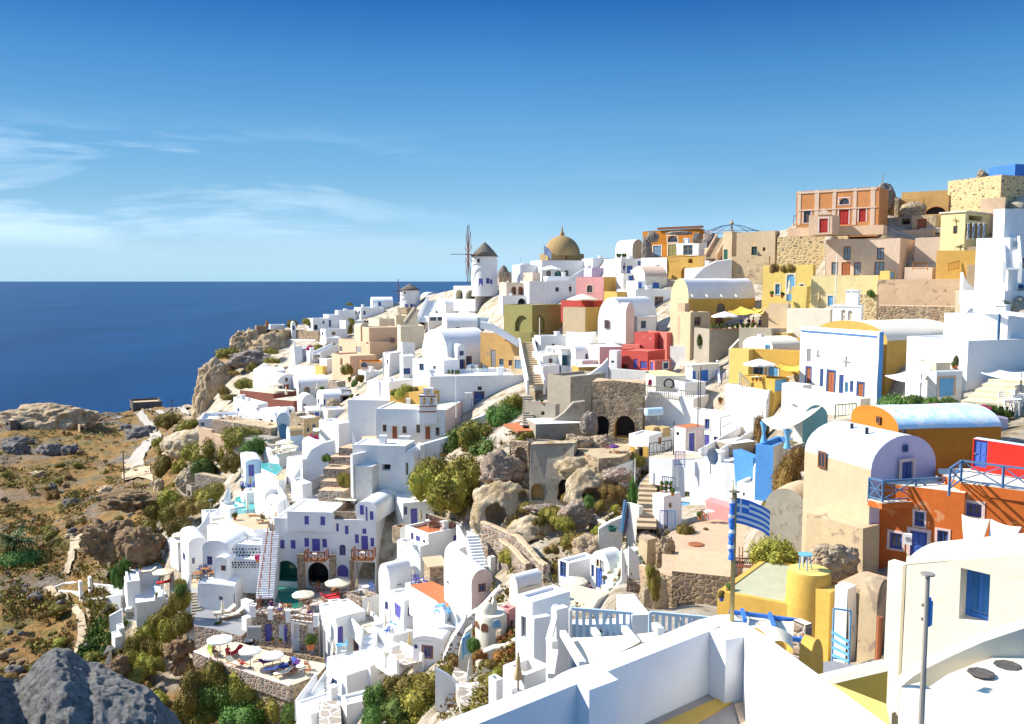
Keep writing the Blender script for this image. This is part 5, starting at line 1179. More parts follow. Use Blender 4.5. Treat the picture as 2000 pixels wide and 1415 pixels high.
m=MB();m.lathe([(.12,0),(.12,hz+.2),(.3,hz+.3),(.38,hz+.6),(.15,hz+.9),(.05,hz+1.3)],'tan',12);m.build('centre_post',t)
m=MB()
for i in range(20): a,b2=i*.314,(i+1)*.314; m.bar((gr*math.cos(a),gr*math.sin(a),hz-.95),(gr*math.cos(b2),gr*math.sin(b2),hz-.95),.07,'rust')
m.build('ring',t)
ROCKM('dark stone heap beside the iron gazebo',1765,180,110,60,'darkstone',.7,41,'rubble_heap','rubble',d=157,sub=4)
H('ochre sloping house walls below the terracotta ruin',1478,1710,1760,440,262,b=50,mat='ochre',rk='peach',d=148,par=.1,wob=.3,ops='lna 1560,345,1625,420 gold; lna 1615,280,1645,310 rust')
ST('ochre steps climbing right above the white sweep',(1760,285),(1835,150),1.6,'sand',d0=143,d1=150,side='peach')
H('tan block house left of the ochre steps top',1720,1752,1850,300,215,b=35,mat='sand',rk='sand',d=146,ops='rd 1790,240,1830,290 green')
H('beige shaded block above the white sweep',1842,1895,1960,300,108,b=45,mat='sand',rk='shell',d=141,par=.2)
o=H('white sweeping vault house with a deep arched niche',1590,1718,1890,458,345,b=40,d=132,par=.05,wob=.3,ops='rna 1728,350,1835,440 cream; rd 1842,382,1862,450 green')
WL('white curved ramp parapet sweeping over the arched niche',[(1590,452),(1650,400),(1710,340),(1790,300),(1895,285)],1.6,.8,'white',d=131,top=True,sink=3)
# yellow restaurant
H('yellow restaurant house with a long white vault roof',1500,1612,2050,745,548,b=30,mat='yellow2',mr='gold',roof='vx',d=112,rise=2.6,ops='loa 1545,585,1560,620 brown; rwa 1800,575,1855,635 brown; rd 1790,660,1845,735 brown',sink=4)  # paler gable and gold side carry sunlight and shade as colour
for i in range(4): m=MB(); q=P(X(1640+i*95),Y(535),111.5); m.tube([(0,.4,.25),(0,-.5,0)],.09,'cream',6);tag(m.build('rain_spout',None,loc=q),('first rain spout from the left on the vault roof','second rain spout from the left on the vault roof','third rain spout from the left on the vault roof','rightmost rain spout on the vault roof')[i],'spout')
H('sand block with one brown window before the yellow restaurant',1612,1625,1757,855,635,b=18,mat='sand',mr='sand',rk='sand',d=107,B=5,ops='rw 1652,665,1694,722 rust')
H('tall narrow sand buttress left of the brown window block',1545,1575,1622,850,655,b=40,mat='sand',rk='cream2',d=109,par=.05)
H('narrow cream chimney stack at the yellow restaurant corner',1570,1590,1622,660,575,b=40,mat='sand',rk='cream2',d=110,par=.05,B=1.2,cat='chimney',name='chimney_stack')
H('beige terrace wall under the white restaurant parasol',1722,1750,1960,895,742,b=14,mat='greybeige',rk='cream2',d=103,B=6,par=.4)
UM('white parasol on the yellow restaurant terrace',1850,668,175,745,'canvaswhite',d=104)
SAIL('yellow shade sail over the restaurant terrace',[(1872,625,106),(2020,640,102),(2110,612,104),(1960,590,110)],'sailyellow',.5)
SAIL('second yellow shade sail right of the white parasol',[(2020,612,104),(2100,640,101),(2115,600,105),(2040,598,108)],'sailyellow',.4)
H('sand house corner right of the yellow shade sails',2090,2150,2200,830,610,b=50,mat='sand',rk='cream2',d=103,par=.05)
WL('beige wall curving down from the restaurant',[(1880,870),(1960,790),(2050,755),(2200,760)],2.2,.5,'greybeige',d=100,top=True,cap='cream',sink=5)
for i in range(9): POT('green plant in a row on the restaurant terrace wall',1770+i*32+rnd.random() *8,748,26,'greenbush','terracotta',d=103,group='plants along the restaurant terrace',hpx=30)
POT('tall spiky plant in a pot at the foot of the brown window block',1690,875,50,'palmleaf','greybeige',d=101,hpx=75)
for i,(x,c) in enumerate(((1960,'clothblue'),(2010,'clothdark'),(2040,'clothred'),(2085,'clothblue'))):PE(('diner in blue under the yellow sail, leftmost','diner in black under the yellow sail','diner in red under the yellow sail','diner in blue under the yellow sail, rightmost')[i],'sit',x,745,30*i,c,'clothdark',d=104)
# white cluster below the olive house
H('white cottage with a flat roof below the olive house',610,652,850,910,790,b=22,d=132,ops='lw 618,830,632,870 blue; rw 725,840,745,860 navy; rw 808,852,845,880 violet',par=.3,chim=((.6,.3,.6,.9),))
H('white rounded house leaning on the sand wall',810,985,1020,905,765,b=54,d=129,wob=.5,par=.1)
H('white shed with a tiny window and pointed parasol beside it',655,668,780,1010,905,b=16,d=121,B=5,ops='rw 705,935,730,965 brown')
UM('small cream parasol on the white terrace left of the pergola',718,930,110,985,'canvas',d=119)
H('white pergola house with a green fringe',775,790,870,1000,880,b=16,d=120,B=6,roof='slab',rk='cream',ops='ro 790,915,855,985 green')
H('white vault beside the green fringed pergola',865,880,985,985,900,b=16,roof='vx',d=118,rise=1.3,B=4,ops='rw 945,905,958,945 navy')
H('white stacked house with violet door near the red house',885,925,1025,1060,950,b=40,d=113,ops='ld 892,1000,912,1052 violet',wob=.2)
H('white stepped wall house left of the violet door house',605,665,790,1085,985,b=40,d=116,ops='rg 778,985,830,1045 navy',wob=.15)
RAIL('blue picket gate between the white cottages',[(775,1045),(830,1050)],2.6,'railblue',d=114,step=1.2,bars=True,cross=False)
H('palepink-shadowed white house left of the red house',1018,1035,1190,990,860,b=14,mat='palepink',d=114,B=6,par=.15,wob=.15)  # pale pink wall colour stands in for the shadow on white
H('white block with a peg window left of the red ruin',1098,1150,1180,1010,885,b=54,d=108,ops='lw 1112,950,1130,965 dark')
# red house
H('coral red house with a peeling patch on its side',1265,1390,1480,945,768,b=50,mat='oldred',mr='oldred',rk='coral',d=112,par=.1)
H('red stair-stepped wall sloping left from the red house',1190,1290,1310,970,850,b=54,mat='coral',rk='coral',d=113,par=0,wob=.5)
H('dark red lower house with violet shutters',1150,1350,1370,1035,890,b=50,mat='red',rk='coral',d=107,par=.1,ops='ls 1255,940,1282,1002 violet; ls 1300,955,1345,1000 violet; lo 1165,975,1225,1015 rubble',A=4)
H('red hut with one white-framed window at the front',1362,1395,1500,1045,950,b=25,mat='coral',d=105,rk='coral',ops='ld 1365,955,1385,1040 violet; rw 1450,962,1480,1000 navy white',par=.1)
H('coral wing right of the red house',1475,1480,1545,960,770,b=20,mat='coral',rk='coral',d=111,par=0,B=5,wob=.4)
H('white sloping wall house right of the red house',1500,1665,1820,1000,870,b=50,mat='oldwhite',d=107,wob=.6,par=0)
H('small cream house with two bright blue doors',1595,1640,1810,1110,985,b=22,mr='white',rk='cream',roof='slab',d=98,ops='rd 1632,1015,1665,1085 bright; rd 1695,1010,1745,1082 bright')
H('cream house with a flat yellow roof and a black ring on its wall',1395,1400,1600,1170,1050,b=12,mat='cream',rk='yellow2',d=96,B=6,par=0)
m=MB();q=P(X(1488),Y(1100),95.7)
for i in range(16): a,b2=i*.393,(i+1)*.393; m.bar((.5*math.cos(a),0,.5*math.sin(a)),(.5*math.cos(b2),0,.5*math.sin(b2)),.16,'dark')
tag(m.build('life_ring',None,loc=q),'black ring hanging on the wall under the yellow roof','ring')
H('white low terrace right of the black ring wall',1570,1590,1730,1190,1092,b=18,mat='white2',d=94,B=5,ops='rd 1640,1105,1680,1175 canvaswhite')
RAIL('blue picket fence beside the two blue doors',[(1800,1150),(1855,1140)],2.0,'blue',d=97,bars=True,cross=False)
ST('tan steps between white parapets right of the blue doors',(1890,1135),(1870,985),2.0,'tan',d0=96,d1=101,side='white')
# ochre wall and stairs left
H('big peeling ochre wall with a broad white cap',262,530,545,1005,830,b=54,mat='oldochre',rk='white',d=132,par=.1,sink=4,ops='ld 330,880,362,1000 grey; lw 384,938,412,982 litglass; lw 444,946,468,985 brown')
WL('broad white coping sloping down the ochre wall',[(262,690),(330,705),(440,770),(535,830)],.7,1.4,'white',d=133,top=True,sink=.4)
H('upper part of the peeling ochre wall under the sloping coping',262,420,450,960,770,b=54,mat='oldochre',rk='white',d=134,par=0)
H('small tan shed with a grey panel at the ochre wall foot',478,545,560,1010,925,b=54,mat='sand',rk='sand',d=127,par=0,ops='ld 484,945,535,1002 litglass')
ST('worn stone steps climbing past the ochre wall',(625,1110),(560,830),1.8,'tan',d0=112,d1=134,side='white')
POLE('tall thin antenna by the blue doors',1690,985,1290,.06,'dark',d=90,name='antenna',cat='antenna')
# ================================================================ THE RUINED QUARTER WITH THE CAVES, and the white houses right of it
FR(960,700,.2827)
H('grey-beige roofless house with a blank front',385,545,800,470,128,b=40,mat='greybeige',mr='oldgrey',rk='greybeige',d=101,par=.3,A=None,sink=4)
H('small grey-beige block with a dark doorway beside the blank house',230,440,470,430,318,b=54,mat='greybeige',rk='sand',d=99,par=.1,ops='lo 340,368,365,395 dark; lw 440,285,452,322 brown')
POT('red geranium pot on the small grey-beige block',345,312,28,'greenbush','terracotta',d=100)
WL('white curved parapet rising behind the blank grey-beige house',[(590,140),(680,105),(760,50),(805,0)],1.6,.5,'white',d=105,top=True,sink=2)
H('ochre shaded wall under the white curved parapet',560,600,815,200,60,b=10,mat='ochre',d=108,B=3,**WA,par=0)
ST('narrow stone steps beside the small grey-beige block',(255,470),(250,260),1.2,'greybeige',d0=98,d1=106)
WL('long weathered plaster ramp wall curving down to the ruins',[(250,505),(330,470),(430,420),(500,370),(560,300),(640,290)],1.4,.8,'oldgrey',d=98,top=True,sink=5)
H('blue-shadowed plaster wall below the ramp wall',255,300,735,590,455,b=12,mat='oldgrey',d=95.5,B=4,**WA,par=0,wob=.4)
PLN('orange sun deck with two loungers left of the ramp wall',[(80,455),(180,445),(330,500),(180,505)],d=101,mat='terracotta',side='teak',thick=.25)
for i,(x,y) in enumerate(((180,462),(200,488))): FU('lounger','canvaswhite',('white lounger at the back of the orange sun deck','white lounger at the front of the orange sun deck')[i],x,y,18,d=100.5-i)
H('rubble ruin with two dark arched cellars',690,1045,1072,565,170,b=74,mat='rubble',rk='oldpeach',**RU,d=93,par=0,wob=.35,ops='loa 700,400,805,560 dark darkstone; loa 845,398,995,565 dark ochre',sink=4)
ROCKM('dark stone rib left of the arched cellars',680,480,110,110,'darkstone',.6,51,'ruin','ruin',d=92.5,sub=4)
H('old plaster strip wall on top of the rubble ruin',830,1060,1085,175,90,b=70,mat='oldwhite',rk='oldwhite',**WA,d=99,par=0,wob=.25)
BU('rusty dry tuft on top of the rubble ruin',815,172,100,36,'drybush',d=96)
BU('small orange flower bush by the coral hut',1095,190,30,60,'flower',d=95,cat='flower',name='blossom')
H('broad white wall with a solar tank right of the rubble ruin',1035,1395,1420,560,265,b=50,d=92,**WA,par=0,wob=.4,A=3)
RAIL('weathered white balustrade on the broad white wall',[(1050,262),(1395,312)],1.2,'cream2',d=93,bars=True,cross=False,step=1.2,t=.12)
t=thing('water_tank','white horizontal water tank on legs before the broad white wall','water tank',P(X(1120),Y(430),89),R(20));m=MB();m.tube([(-1.0,0,.9),(-.9,0,.9),(.9,0,.9),(1.0,0,.9)],[.25,.42,.42,.25],'paleblue',16);m.build('drum',t,smooth=True)
for x in (-.7,.7): m=MB(); m.bar((x,-.3,0),(x,0,.6),.06,'grey');m.bar((x,.3,0),(x,0,.6),.06,'grey');m.build('leg',t)
PLN('stony terrace before the rubble ruin',[(560,575),(700,540),(1060,560),(900,640),(740,650)],d=89,mat='oldsand',side='rubble',thick=3,dz=-.6)
# house with the striped parasol
H('white house with yellow shutters and a curved terrace',945,1080,1180,700,540,b=50,d=88,par=.15,wob=.2,ops='lw 1000,618,1045,680 brown; rd 1150,550,1175,600 teak')
o=[H('white stepped block behind the yellow-shutter house',1090,1180,1260,640,500,b=45,d=91,par=.1,wob=.2)]
for i,x in enumerate((952,1046)): q=P(X(x),Y(680),87.2); m=MB(); m.box((0,0,0),(.62,.06,1.05),'ochre');[m.box((.06,-.02,.1+k*.17),(.56,0,.2+k*.17),'gold') for k in range(5)]; tag(m.build('shutter_panel',None,loc=q,rz=R(-40)),('left open yellow shutter of the white house','right open yellow shutter of the white house')[i],'shutter')
for i,(x,y) in enumerate(((1118,492),(1185,495))): H('stack of straw roof tiles on the white stepped block',x-30,x,x+25,y+45,y-12,b=40,mat='straw',rk='straw',d=91,par=0,B=1.2,A=1.2,sink=.1,group='straw tile stacks',name='tile_stack',cat='tile stack',ctl=False)
PLN('curved white terrace with a striped parasol',[(765,690),(880,740),(960,715),(1010,690),(950,640),(830,640)],d=87,mat='cream',side='white',thick=3)
WL('white curved parapet around the striped parasol terrace',[(760,668),(800,715),(880,738),(945,715),(1030,690)],.7,.35,'cream',d=86.5,top=True,sink=2.5)
UM('purple striped parasol half closed on the white terrace',845,645,66,715,'clothpurple',d=86.5)
FU('table','teak','yellow table under the purple striped parasol',870,705,0,d=86)
for i,(x,rz) in enumerate(((835,60),(900,250),(925,200))): FU('chair','teak','brown wooden chair on the striped parasol terrace',x,712,rz,d=86,group='brown chairs under the striped parasol')
FU('chair','clothred','red chair at the edge of the striped parasol terrace',815,688,30,d=88)
# white three-window house
H('white two-storey house with blue windows and a red roof terrace',1372,1800,1850,660,402,b=44,rk='terracotta',d=85,par=.25,wob=.12,ops='lw 1472,420,1508,492 blue cream; lw 1690,472,1732,536 blue cream; ld 1470,532,1506,650 violet; lw 1536,545,1568,612 blue cream; ')
H('white rear house above the red roof terrace',1700,1880,1915,385,225,b=46,rk='white',d=92,par=.1,wob=.4,ops='lw 1895,290,1908,330 navy')
H('low white parapet block at the back of the red roof terrace',1480,1700,1730,330,270,b=46,d=93,par=.1)
for i,x in enumerate((1580,1630)): POT(('left potted plant on the red roof terrace','right potted plant on the red roof terrace')[i],x,318,42,'drybush',d=91)
H('white annex with a flat tile roof and violet door',1255,1338,1472,680,482,b=35,mr='palepink',rk='terracotta',d=82,par=.02,ops='lw 1276,508,1298,530 dark; rd 1362,515,1402,655 violet cream')  # pale pink right face: unlit side of white walls, done in colour
ST('long white-walled steps right of the violet door annex',(1490,705),(1800,520),1.4,'tan',d0=79,d1=86,side='white',sh=.9)
H('dark shaded wall below the long white-walled steps',1550,1650,1830,720,590,b=30,mat='oldgrey',d=80,par=0,**WA,wob=.2)
BU('tall dry bush right of the white two-storey house',1860,560,140,210,'drybush',d=80)
POLE('tall thin aerial on the white annex roof',1425,90,465,.05,'dark',d=83,name='antenna',cat='antenna')
POLE('dark lamp post left of the white annex',1258,430,640,.06,'dark',d=80,name='lamp_post',cat='lamp post')
POLE('grey hooked pole against the white two-storey house',1580,410,600,.07,'grey',d=83,name='lamp_post',cat='lamp post',extra=lambda e,z: (e.bar((0,0,z),(.9,0,z+.2),.06,'grey'),e.bar((.2,0,z-.9),(1.1,0,z-.4),.06,'grey')))
PLN('pinkish landing before the violet door',[(1090,680),(1250,700),(1450,690),(1480,660),(1250,640)],d=79,mat='peach2',side='white',thick=2.5)
RAIL('black iron railing before the violet door annex',[(1090,665),(1245,640)],1.0,'dark',d=80,step=1.3,bars=True,cross=False)
RAIL('blue iron gate on the landing before the annex',[(1268,745),(1335,748)],1.3,'blue',d=77,bars=True,cross=False)
H('small pink house with an air conditioner',1645,1700,1815,890,720,b=54,mat='palepink',mr='pink',rk='cream',d=76,par=.1,ops='rw 1722,845,1780,880 shell')
H('lilac wall beside the small pink house',1745,1760,1830,800,700,b=20,mat='mauve',d=78,B=3,**WA,par=0)
H('deep blue curved wall under the draped canopy',1790,1810,1860,800,665,b=30,mat='bluewall',mr='bluewall',rk='bluewall',d=70,B=2,**WA,par=0,wob=.5)
g=P(X(1512),Y(760),74);t=thing('satellite_dish','grey satellite dish among the white rooftops','satellite dish',g,R(30));m=MB();m.tube([(0,0,-.5),(0,0,.9)],.05,'grey',6);m.build('mast',t);m=MB();m.lathe([(0,0),(.35,.04),(.62,.16),(.72,.24)],'litglass',18);q=m.build('dish',t,smooth=True);q.location=(0,0,1);q.rotation_euler=(R(75),0,R(10))
# the rounded white house with teal doors
H('rounded white house with teal door above the plaza',1180,1720,1790,1130,762,b=50,d=74,par=.1,wob=.35,ops='ld 1310,988,1370,1095 skyblue; lw 1398,1010,1432,1070 skyblue; lw 1335,922,1367,957 olive; lw 1500,1018,1532,1056 skyblue; lw 1590,985,1615,1005 brown',A=4)
H('white upper block with flat roof behind the teal door house',1360,1560,1760,840,742,b=50,d=78,par=.15,wob=.2)
H('small rounded white outhouse with a pale blue corner',1112,1190,1312,1118,950,b=35,rk='cream',d=72,par=.05,wob=.3,ops='rw 1228,1000,1246,1035 ochre')
for i in range(6): POT('clay pot plant on the stepped shelf of the teal door house',1175+(i % 3) *32,890+(i//3) *34,32,'greenbush','terracotta',d=73.5,group='clay pots on the shelf',hpx=30)
RAIL('small dark railing behind the clay pot shelf',[(1180,880),(1268,890)],.8,'railblue',d=75,bars=True,cross=False)
POT('large clay pot at the corner of the clay pot shelf',1250,950,44,'greenbush','terracotta',d=72)
for i,(x,k) in enumerate(((1190,'blue'),(1245,'skyblue'))):RAIL(('deep blue arched picket gate left of the pale blue one','pale blue picket gate at the corner of the plaza')[i],[(x-28,1165),(x+25,1168)],1.35,k,d=70,bars=True,cross=False,step=.9)
H('white front block with small window by the flag',1690,1900,1960,1000,890,b=50,rk='white',d=67,par=.2,wob=.2,ops='lw 1735,930,1750,955 dark',A=4)
H('pink sloping wall behind the flag',1490,1660,1700,1120,1030,b=50,mat='pink',rk='pink',**WA,d=68,par=0,wob=.5)
UC('beige folded parasol beside the flag',1665,870,985,'canvas',d=66)
POT('geranium in a large clay pot on the plaza edge',1440,1118,54,'greenbush','terracotta',d=69)
FU('table','canvaswhite','white table under the plaza wall',1500,1130,0,d=68);FU('chair','rust','brown chair beside the white plaza table',1475,1135,40,d=68)
# stairs wall down the middle
WL('white-capped wall winding down beside the stone steps',[(1150,745),(1060,830),(1020,900),(1025,1010),(1035,1150),(1020,1215)],1.2,.5,'cream',d=None,top=True,sink=3)
ST('worn stone steps winding down left of the clay pots',(1070,1180),(1080,890),1.6,'tan',d0=71,d1=79)
ST('upper worn stone steps near the blue iron gate',(1080,890),(1170,770),1.5,'tan',d0=79,d1=83)
H('pale plaster wall end with planks leaning beside it',930,1010,1040,1250,1020,b=40,mat='oldwhite',rk='cream',d=73,**WA,par=0,wob=.3)
for i in range(4): m=MB(); q=P(X(895+i*9),Y(1205),73.5); m.bar((0,0,0),(.35,.5,2.7-i*.25),.16,('railblue','skyblue','brown','navy')[i]);tag(m.build('plank',None,loc=q),('grey-blue plank leaning on the plaster wall','pale blue plank leaning on the plaster wall','brown plank leaning on the plaster wall','dark plank leaning on the plaster wall')[i],'plank')
m=MB();m.lathe([(.0,0),(.3,0),(.42,.35),(.38,.38),(.3,.1)],'green',14);tag(m.build('basin',None,loc=P(X(835),Y(1195),73)),'green plastic basin near the leaning planks','basin')
# rocks and caves
H('tall plaster-streaked cave ruin with a dark opening',252,548,575,1010,598,b=72,mat='oldgrey',rk='tuff',d=86.5,par=0,wob=.55,sink=4,**RU,ops='loa 448,838,535,990 dark tuff; lna 268,850,352,975 oldochre')
ROCKM('rounded tuff rock with one low cave mouth',690,975,330,210,'tuff',.6,62,'cave_rock','rock',d=83,cuts=((690,935,150,120),),rough=.2)
ROCKM('left tuff bluff with a deep shadowed cave',60,1130,400,270,'tuff',.6,63,'cave_rock','rock',d=88,cuts=((30,1075,170,190),(215,960,70,90)),rough=.18)
ROCKM('low tuff ledge with a flat dark hollow',300,1310,420,200,'tuff',.6,64,'cave_rock','rock',d=82,cuts=((315,1265,150,70),),rough=.2)
H('stone door arch standing free among the ruins',128,250,275,800,590,b=70,mat='rubble',rk='rubble',**RU,d=90,par=0,wob=.4,ops='loa 165,618,240,800 dark stone',sink=4)
H('broken rubble wall right of the free stone door arch',255,530,545,760,575,b=72,mat='stone',rk='oldsand',**RU,d=90.5,par=0,wob=.5,sink=4)
for i,(x,y,w_,h_,k,d_) in enumerate(((70,800,260,130,'scree',90),(620,770,300,90,'tuff',86),(600,610,200,70,'rubble',89),(750,620,180,70,'rubble',89),(600,1110,220,110,'scree',80),(520,700,160,60,'rubble',88),(880,830,190,60,'scree',82),(350,1050,200,30,'scree',83),(690,1340,240,100,'rubble',74),(1080,1300,130,90,'tuff',71))):
 ROCKM(('dark rubble heap left of the stone door arch','pale boulder bank above the low cave mouth','rubble bank before the left arched cellar','rubble bank before the right arched cellar','dark rubble pile in the middle of the ruins','stony bank under the stony terrace','stone heap at the foot of the winding wall','row of small stones before the cave ruin','rubble ledge above the umbrella house','pale boulders at the foot of the worn steps')[i],x,y,w_,h_,k,.6,71+i,'rubble_heap','rubble',d=d_,sub=4,rough=.4)
WL('rubble wall running diagonally through the ruins',[(660,1040),(760,985),(860,925),(960,870)],1.3,.6,'rubble',d=None,top=True,cap='oldsand',sink=2)
WL('lower rubble wall edging the weedy plot',[(640,1040),(720,1090),(800,1140)],1.0,.6,'stone',top=True,cap='cream2',sink=2)
WL('white plaster wall before the weedy plot',[(740,1170),(820,1120),(900,1085)],1.3,.5,'oldwhite',d=74,top=True,sink=2)
WL('long rubble wall descending left below the caves',[(-60,1120,85),(60,1170,83),(180,1225,80),(250,1300,77),(330,1380,74),(380,1420,72)],1.1,.6,'stone',d=None,top=True,cap='oldsand',sink=2.5)
WL('second rubble wall below the long descending one',[(60,1240,81),(150,1300,78),(210,1370,75),(260,1420,73)],1.1,.6,'stone',d=None,top=True,cap='oldsand',sink=2.5)
POLE('grey pipe handrail over the weedy slope',990,690,860,.05,'canvaswhite',d=79,name='pole',cat='pole')
tufts=[(640,600,90),(560,665,110),(790,640,90),(680,700,120),(990,740,170),(1150,740,190),(840,950,190),(860,1050,90),(750,1030,110),(250,1050,130),(520,985,120),(400,1110,190),(510,1180,200),(560,1290,200),(640,1310,210),(740,1220,130),(120,1390,190),(20,1250,130),(420,1340,130),(1090,890,100),(960,960,60),(660,990,110),(470,1080,120),(240,560,120),(190,590,100),(330,1140,120),(830,1160,90)]
for i,(x,y,w_) in enumerate(tufts): BU('weedy green tuft among the cave ruins',x,y,w_,w_*.55,('lime','olivebush','drybush','lime')[i % 4],'weedy tufts among the cave ruins',d=D(X(x),Y(y)) -.6)
BU('fresh green vine hanging beside the winding wall',975,1000,70,230,'greenbush',d=75)
BU('small leafy vine on the rubble wall near the low cave mouth',665,1015,110,90,'greenbush',d=79)
# big bushes centre-left
FR()
for i,(x,y,w_,h_,k) in enumerate(((868,985,120,85,'lime'),(835,965,80,70,'lime'),(850,930,80,50,'olivebush'),(915,945,110,70,'lime'),(955,900,100,55,'greenbush'),(985,830,90,55,'greenbush'),(930,870,90,60,'olivebush'),(890,880,60,60,'greenbush'),(1005,800,60,40,'olivebush'),(975,945,80,70,'olivebush'))):
 BU(('largest yellow-green bush left of the caves','yellow-green bush beside the arched white house','olive bush beside the arched white house','pale green bush on the slope above the caves','dark green thicket below the bell-tower house','upper green thicket under the blank grey house','olive thicket right of the bell-tower house','small green bush at the bell-tower house corner','olive bush beside the sun deck','olive bush left of the stone door arch')[i],x,y,w_,h_,k,d=(97,100,102,99,102,108,106,110,110,95)[i])
PALM('dry palm at the foot of the yellow-green bush',868,990,60,45,d=95,k='drybush',trunk=False)
# ================================================================ THE HOTEL WITH THE GREEN POOL and the houses round it
FR(340,840,.3)
H('large white hotel front in blue shade with arches over a green pool',650,1316,1455,1010,592,b=84,d=100,par=.15,sink=3,
  ops='ls 690,720,720,775 violet; ls 760,720,792,776 violet; ls 848,706,878,762 violet; ld 897,710,948,790 violet; ls 963,710,993,766 violet; ls 1055,610,1073,662 violet; ls 1113,624,1137,680 violet; ls 1177,682,1202,740 violet; ls 1226,644,1252,680 violet; ld 1218,692,1262,788 violet; ls 1278,705,1302,762 violet; lwa 1075,748,1117,818 violet; loa 655,850,800,1000 greenpool greenpool; loa 872,862,1006,1004 dark dark; lda 1062,878,1136,958 violet; lo 1168,862,1308,1004 white; rw 1432,838,1450,875 violet')
TOPA=H('upper hotel storey with two violet shutters',735,1034,1060,662,538,b=84,d=100.2,par=.08,A=6,sink=.05,wob=.03,ctl=False,ops='ls 848,560,878,616 violet; ls 952,565,984,622 violet')
HC=H('upper right hotel block with violet doors to the terrace',1182,1322,1490,600,508,b=76,roof='vx',rise=.7,d=99.8,sink=.05,ctl=False,ops='ls 1213,490,1238,550 violet; ls 1275,528,1300,585 violet; ld 1252,500,1262,590 violet; rd 1438,500,1475,614 violet',par=.1)
H('white terrace wing with violet door and flat roof right of the hotel',1480,1492,1692,620,478,b=20,d=101,par=.05,B=5,ops='rw 1496,500,1518,552 violet; rd 1540,512,1584,612 violet; ro 1640,545,1660,590 rust')
H('canopied roof terrace between the two upper hotel storeys',1035,1180,1190,600,540,b=80,mat='rubble',rk='oldgrey',d=100.6,par=.6,A=5,sink=.5)
SAIL('cream roof canopy between the upper hotel storeys',[(1040,450,103),(1180,462,103),(1200,428,108),(1080,425,108)],'canvas',.1,post=[(1175,462,2.4,103)])
RAIL('tan stone-edged parapet rail on the canopied roof terrace',[(1040,545),(1185,580)],.3,'tan',d=100,cross=False)
# stone piers, balconies
for i,(x0,x1,y0,y1) in enumerate(((798,848,810,985),(1008,1050,815,985),(1140,1168,845,1000))): H(('stone pier left of the dark cave bar','stone pier right of the dark cave bar','stone pier at the right end of the hotel front')[i],x0,x1,x1+6,y1,y0,b=84,mat='rubble',rk='rubble',d=99.7-.2*i,par=0,A=.4,cat='pier',name='pier',wob=.03,ctl=False)
def balcony(label,x0,x1,yt,yb,d):
 a,b=P(X(x0),Y(yb),d),P(X(x1),Y(yb),d-.3);w_=(b-a).length;h_=(yb-yt) *.3*d/F*.85;t=thing('balcony',label,'balcony',a,math.atan2(b.y-a.y,b.x-a.x))
 m=MB();m.box((0,0,-.12),(w_,1.3,0),'teak');m.build('floor',t)
 m=MB()
 for s,e in (((0,0),(w_,0)),((0,0),(0,1.3)),((w_,0),(w_,1.3))):
  s,e=Vector(s+(0,)),Vector(e+(0,)); u=Vector((0,0,h_)); n=3 if (e-s).length>2 else 1; m.bar(s+u,e+u,.1,'brown');m.bar(s+u*.1,e+u*.1,.08,'brown')
  for i in range(n):
   p,q=s.lerp(e,i/n),s.lerp(e,(i+1) /n);m.bar(p,p+u,.09,'brown');m.bar(p+u*.1,q+u,.06,'rust');m.bar(p+u,q+u*.1,.065,'rust');m.bar(p.lerp(q,.5),p.lerp(q,.5) +u,.05,'rust')
  m.bar(e,e+u,.09,'brown')
 m.build('railing',t);FU('table','canvaswhite','white table on the '+('left' if x0<1000 else 'right') +' timber balcony',0,0,0,at=a+(b-a) *.5+Vector((0,.6,0)),s=.9)
balcony('left timber balcony with crossed rails over the cave bar',848,980,780,852,98.6)
balcony('right timber balcony with crossed rails on the hotel',1156,1290,765,845,98.2)
H('small stone balcony box on the hotel side',1418,1470,1530,730,640,b=50,mat='rubble',mr='white',rk='terracotta',d=98,par=.5,sink=.3)
# pool deck = roof of the stone house
FR(340,1015,.3)
DK=H('stone house under the pool deck with violet door',505,940,1010,870,642,b=78,mat='stone',mr='white',rk='paving',d=91.5,par=.02,A=11,sink=3,ops='ld 590,682,636,792 violet; lda 680,680,722,788 white2; ld 720,690,738,792 violet; lo 778,680,812,770 white; lw 872,742,905,780 violet')
H('pale blue bay wall between stone piers of the stone house',760,945,960,800,672,b=78,d=91.2,par=0,A=.25,ops='lo 780,682,812,775 grey; lw 872,742,905,782 violet',ctl=False,**WA)
for i,(a,b_) in enumerate(((815,862),(905,938))): H(('left stone pier on the pale blue bay wall','right stone pier on the pale blue bay wall')[i],a,b_,b_+4,800,690,b=78,mat='stone',rk='stone',d=91-i*.2,par=0,A=.3,ctl=False,cat='pier',name='pier')
zd=on(DK,0,0).z
def DKP(x,y,dz=.03): r=ray(X(x),Y(y)); q=r*(zd/r.z); return Vector((q.x,q.y,zd+dz))
FR(340,840,.3)
PLN('green swimming pool',[(625,1100),(690,1005),(672,955),(805,955),(812,1022),(905,1040),(890,1062),(835,1150),(785,1165)],z=zd,mat='greenpool',side='greenpool',thick=.02,dz=.05,cat='pool',name='pool').__setitem__('label','green swimming pool reaching into the left hotel arch')
PLN('paved sun deck reaching round the green pool',[(940,1215),(1180,1130),(1330,1000),(1300,940),(1100,950),(1000,1000)],z=zd,mat='paving',side='white',thick=3,dz=-.02)
t=thing('lantern_post','white wooden lantern tower in the green pool','lantern',DKP(825,1015));m=MB()
for x in (-.28,.28):
 for y in (-.28,.28): m.bar((x,y,0),(x*.8,y*.8,2.6),.07,'canvaswhite')
for z in (0.1,1.2,2.3,2.6): m.box((-.28,-.28,z),(.28,.28,z+.06),'canvaswhite')
m.build('frame',t);m=MB();m.lathe([(.36,2.65),(.2,2.95),(.02,3.2)],'paleblue',4);m.build('roof',t)
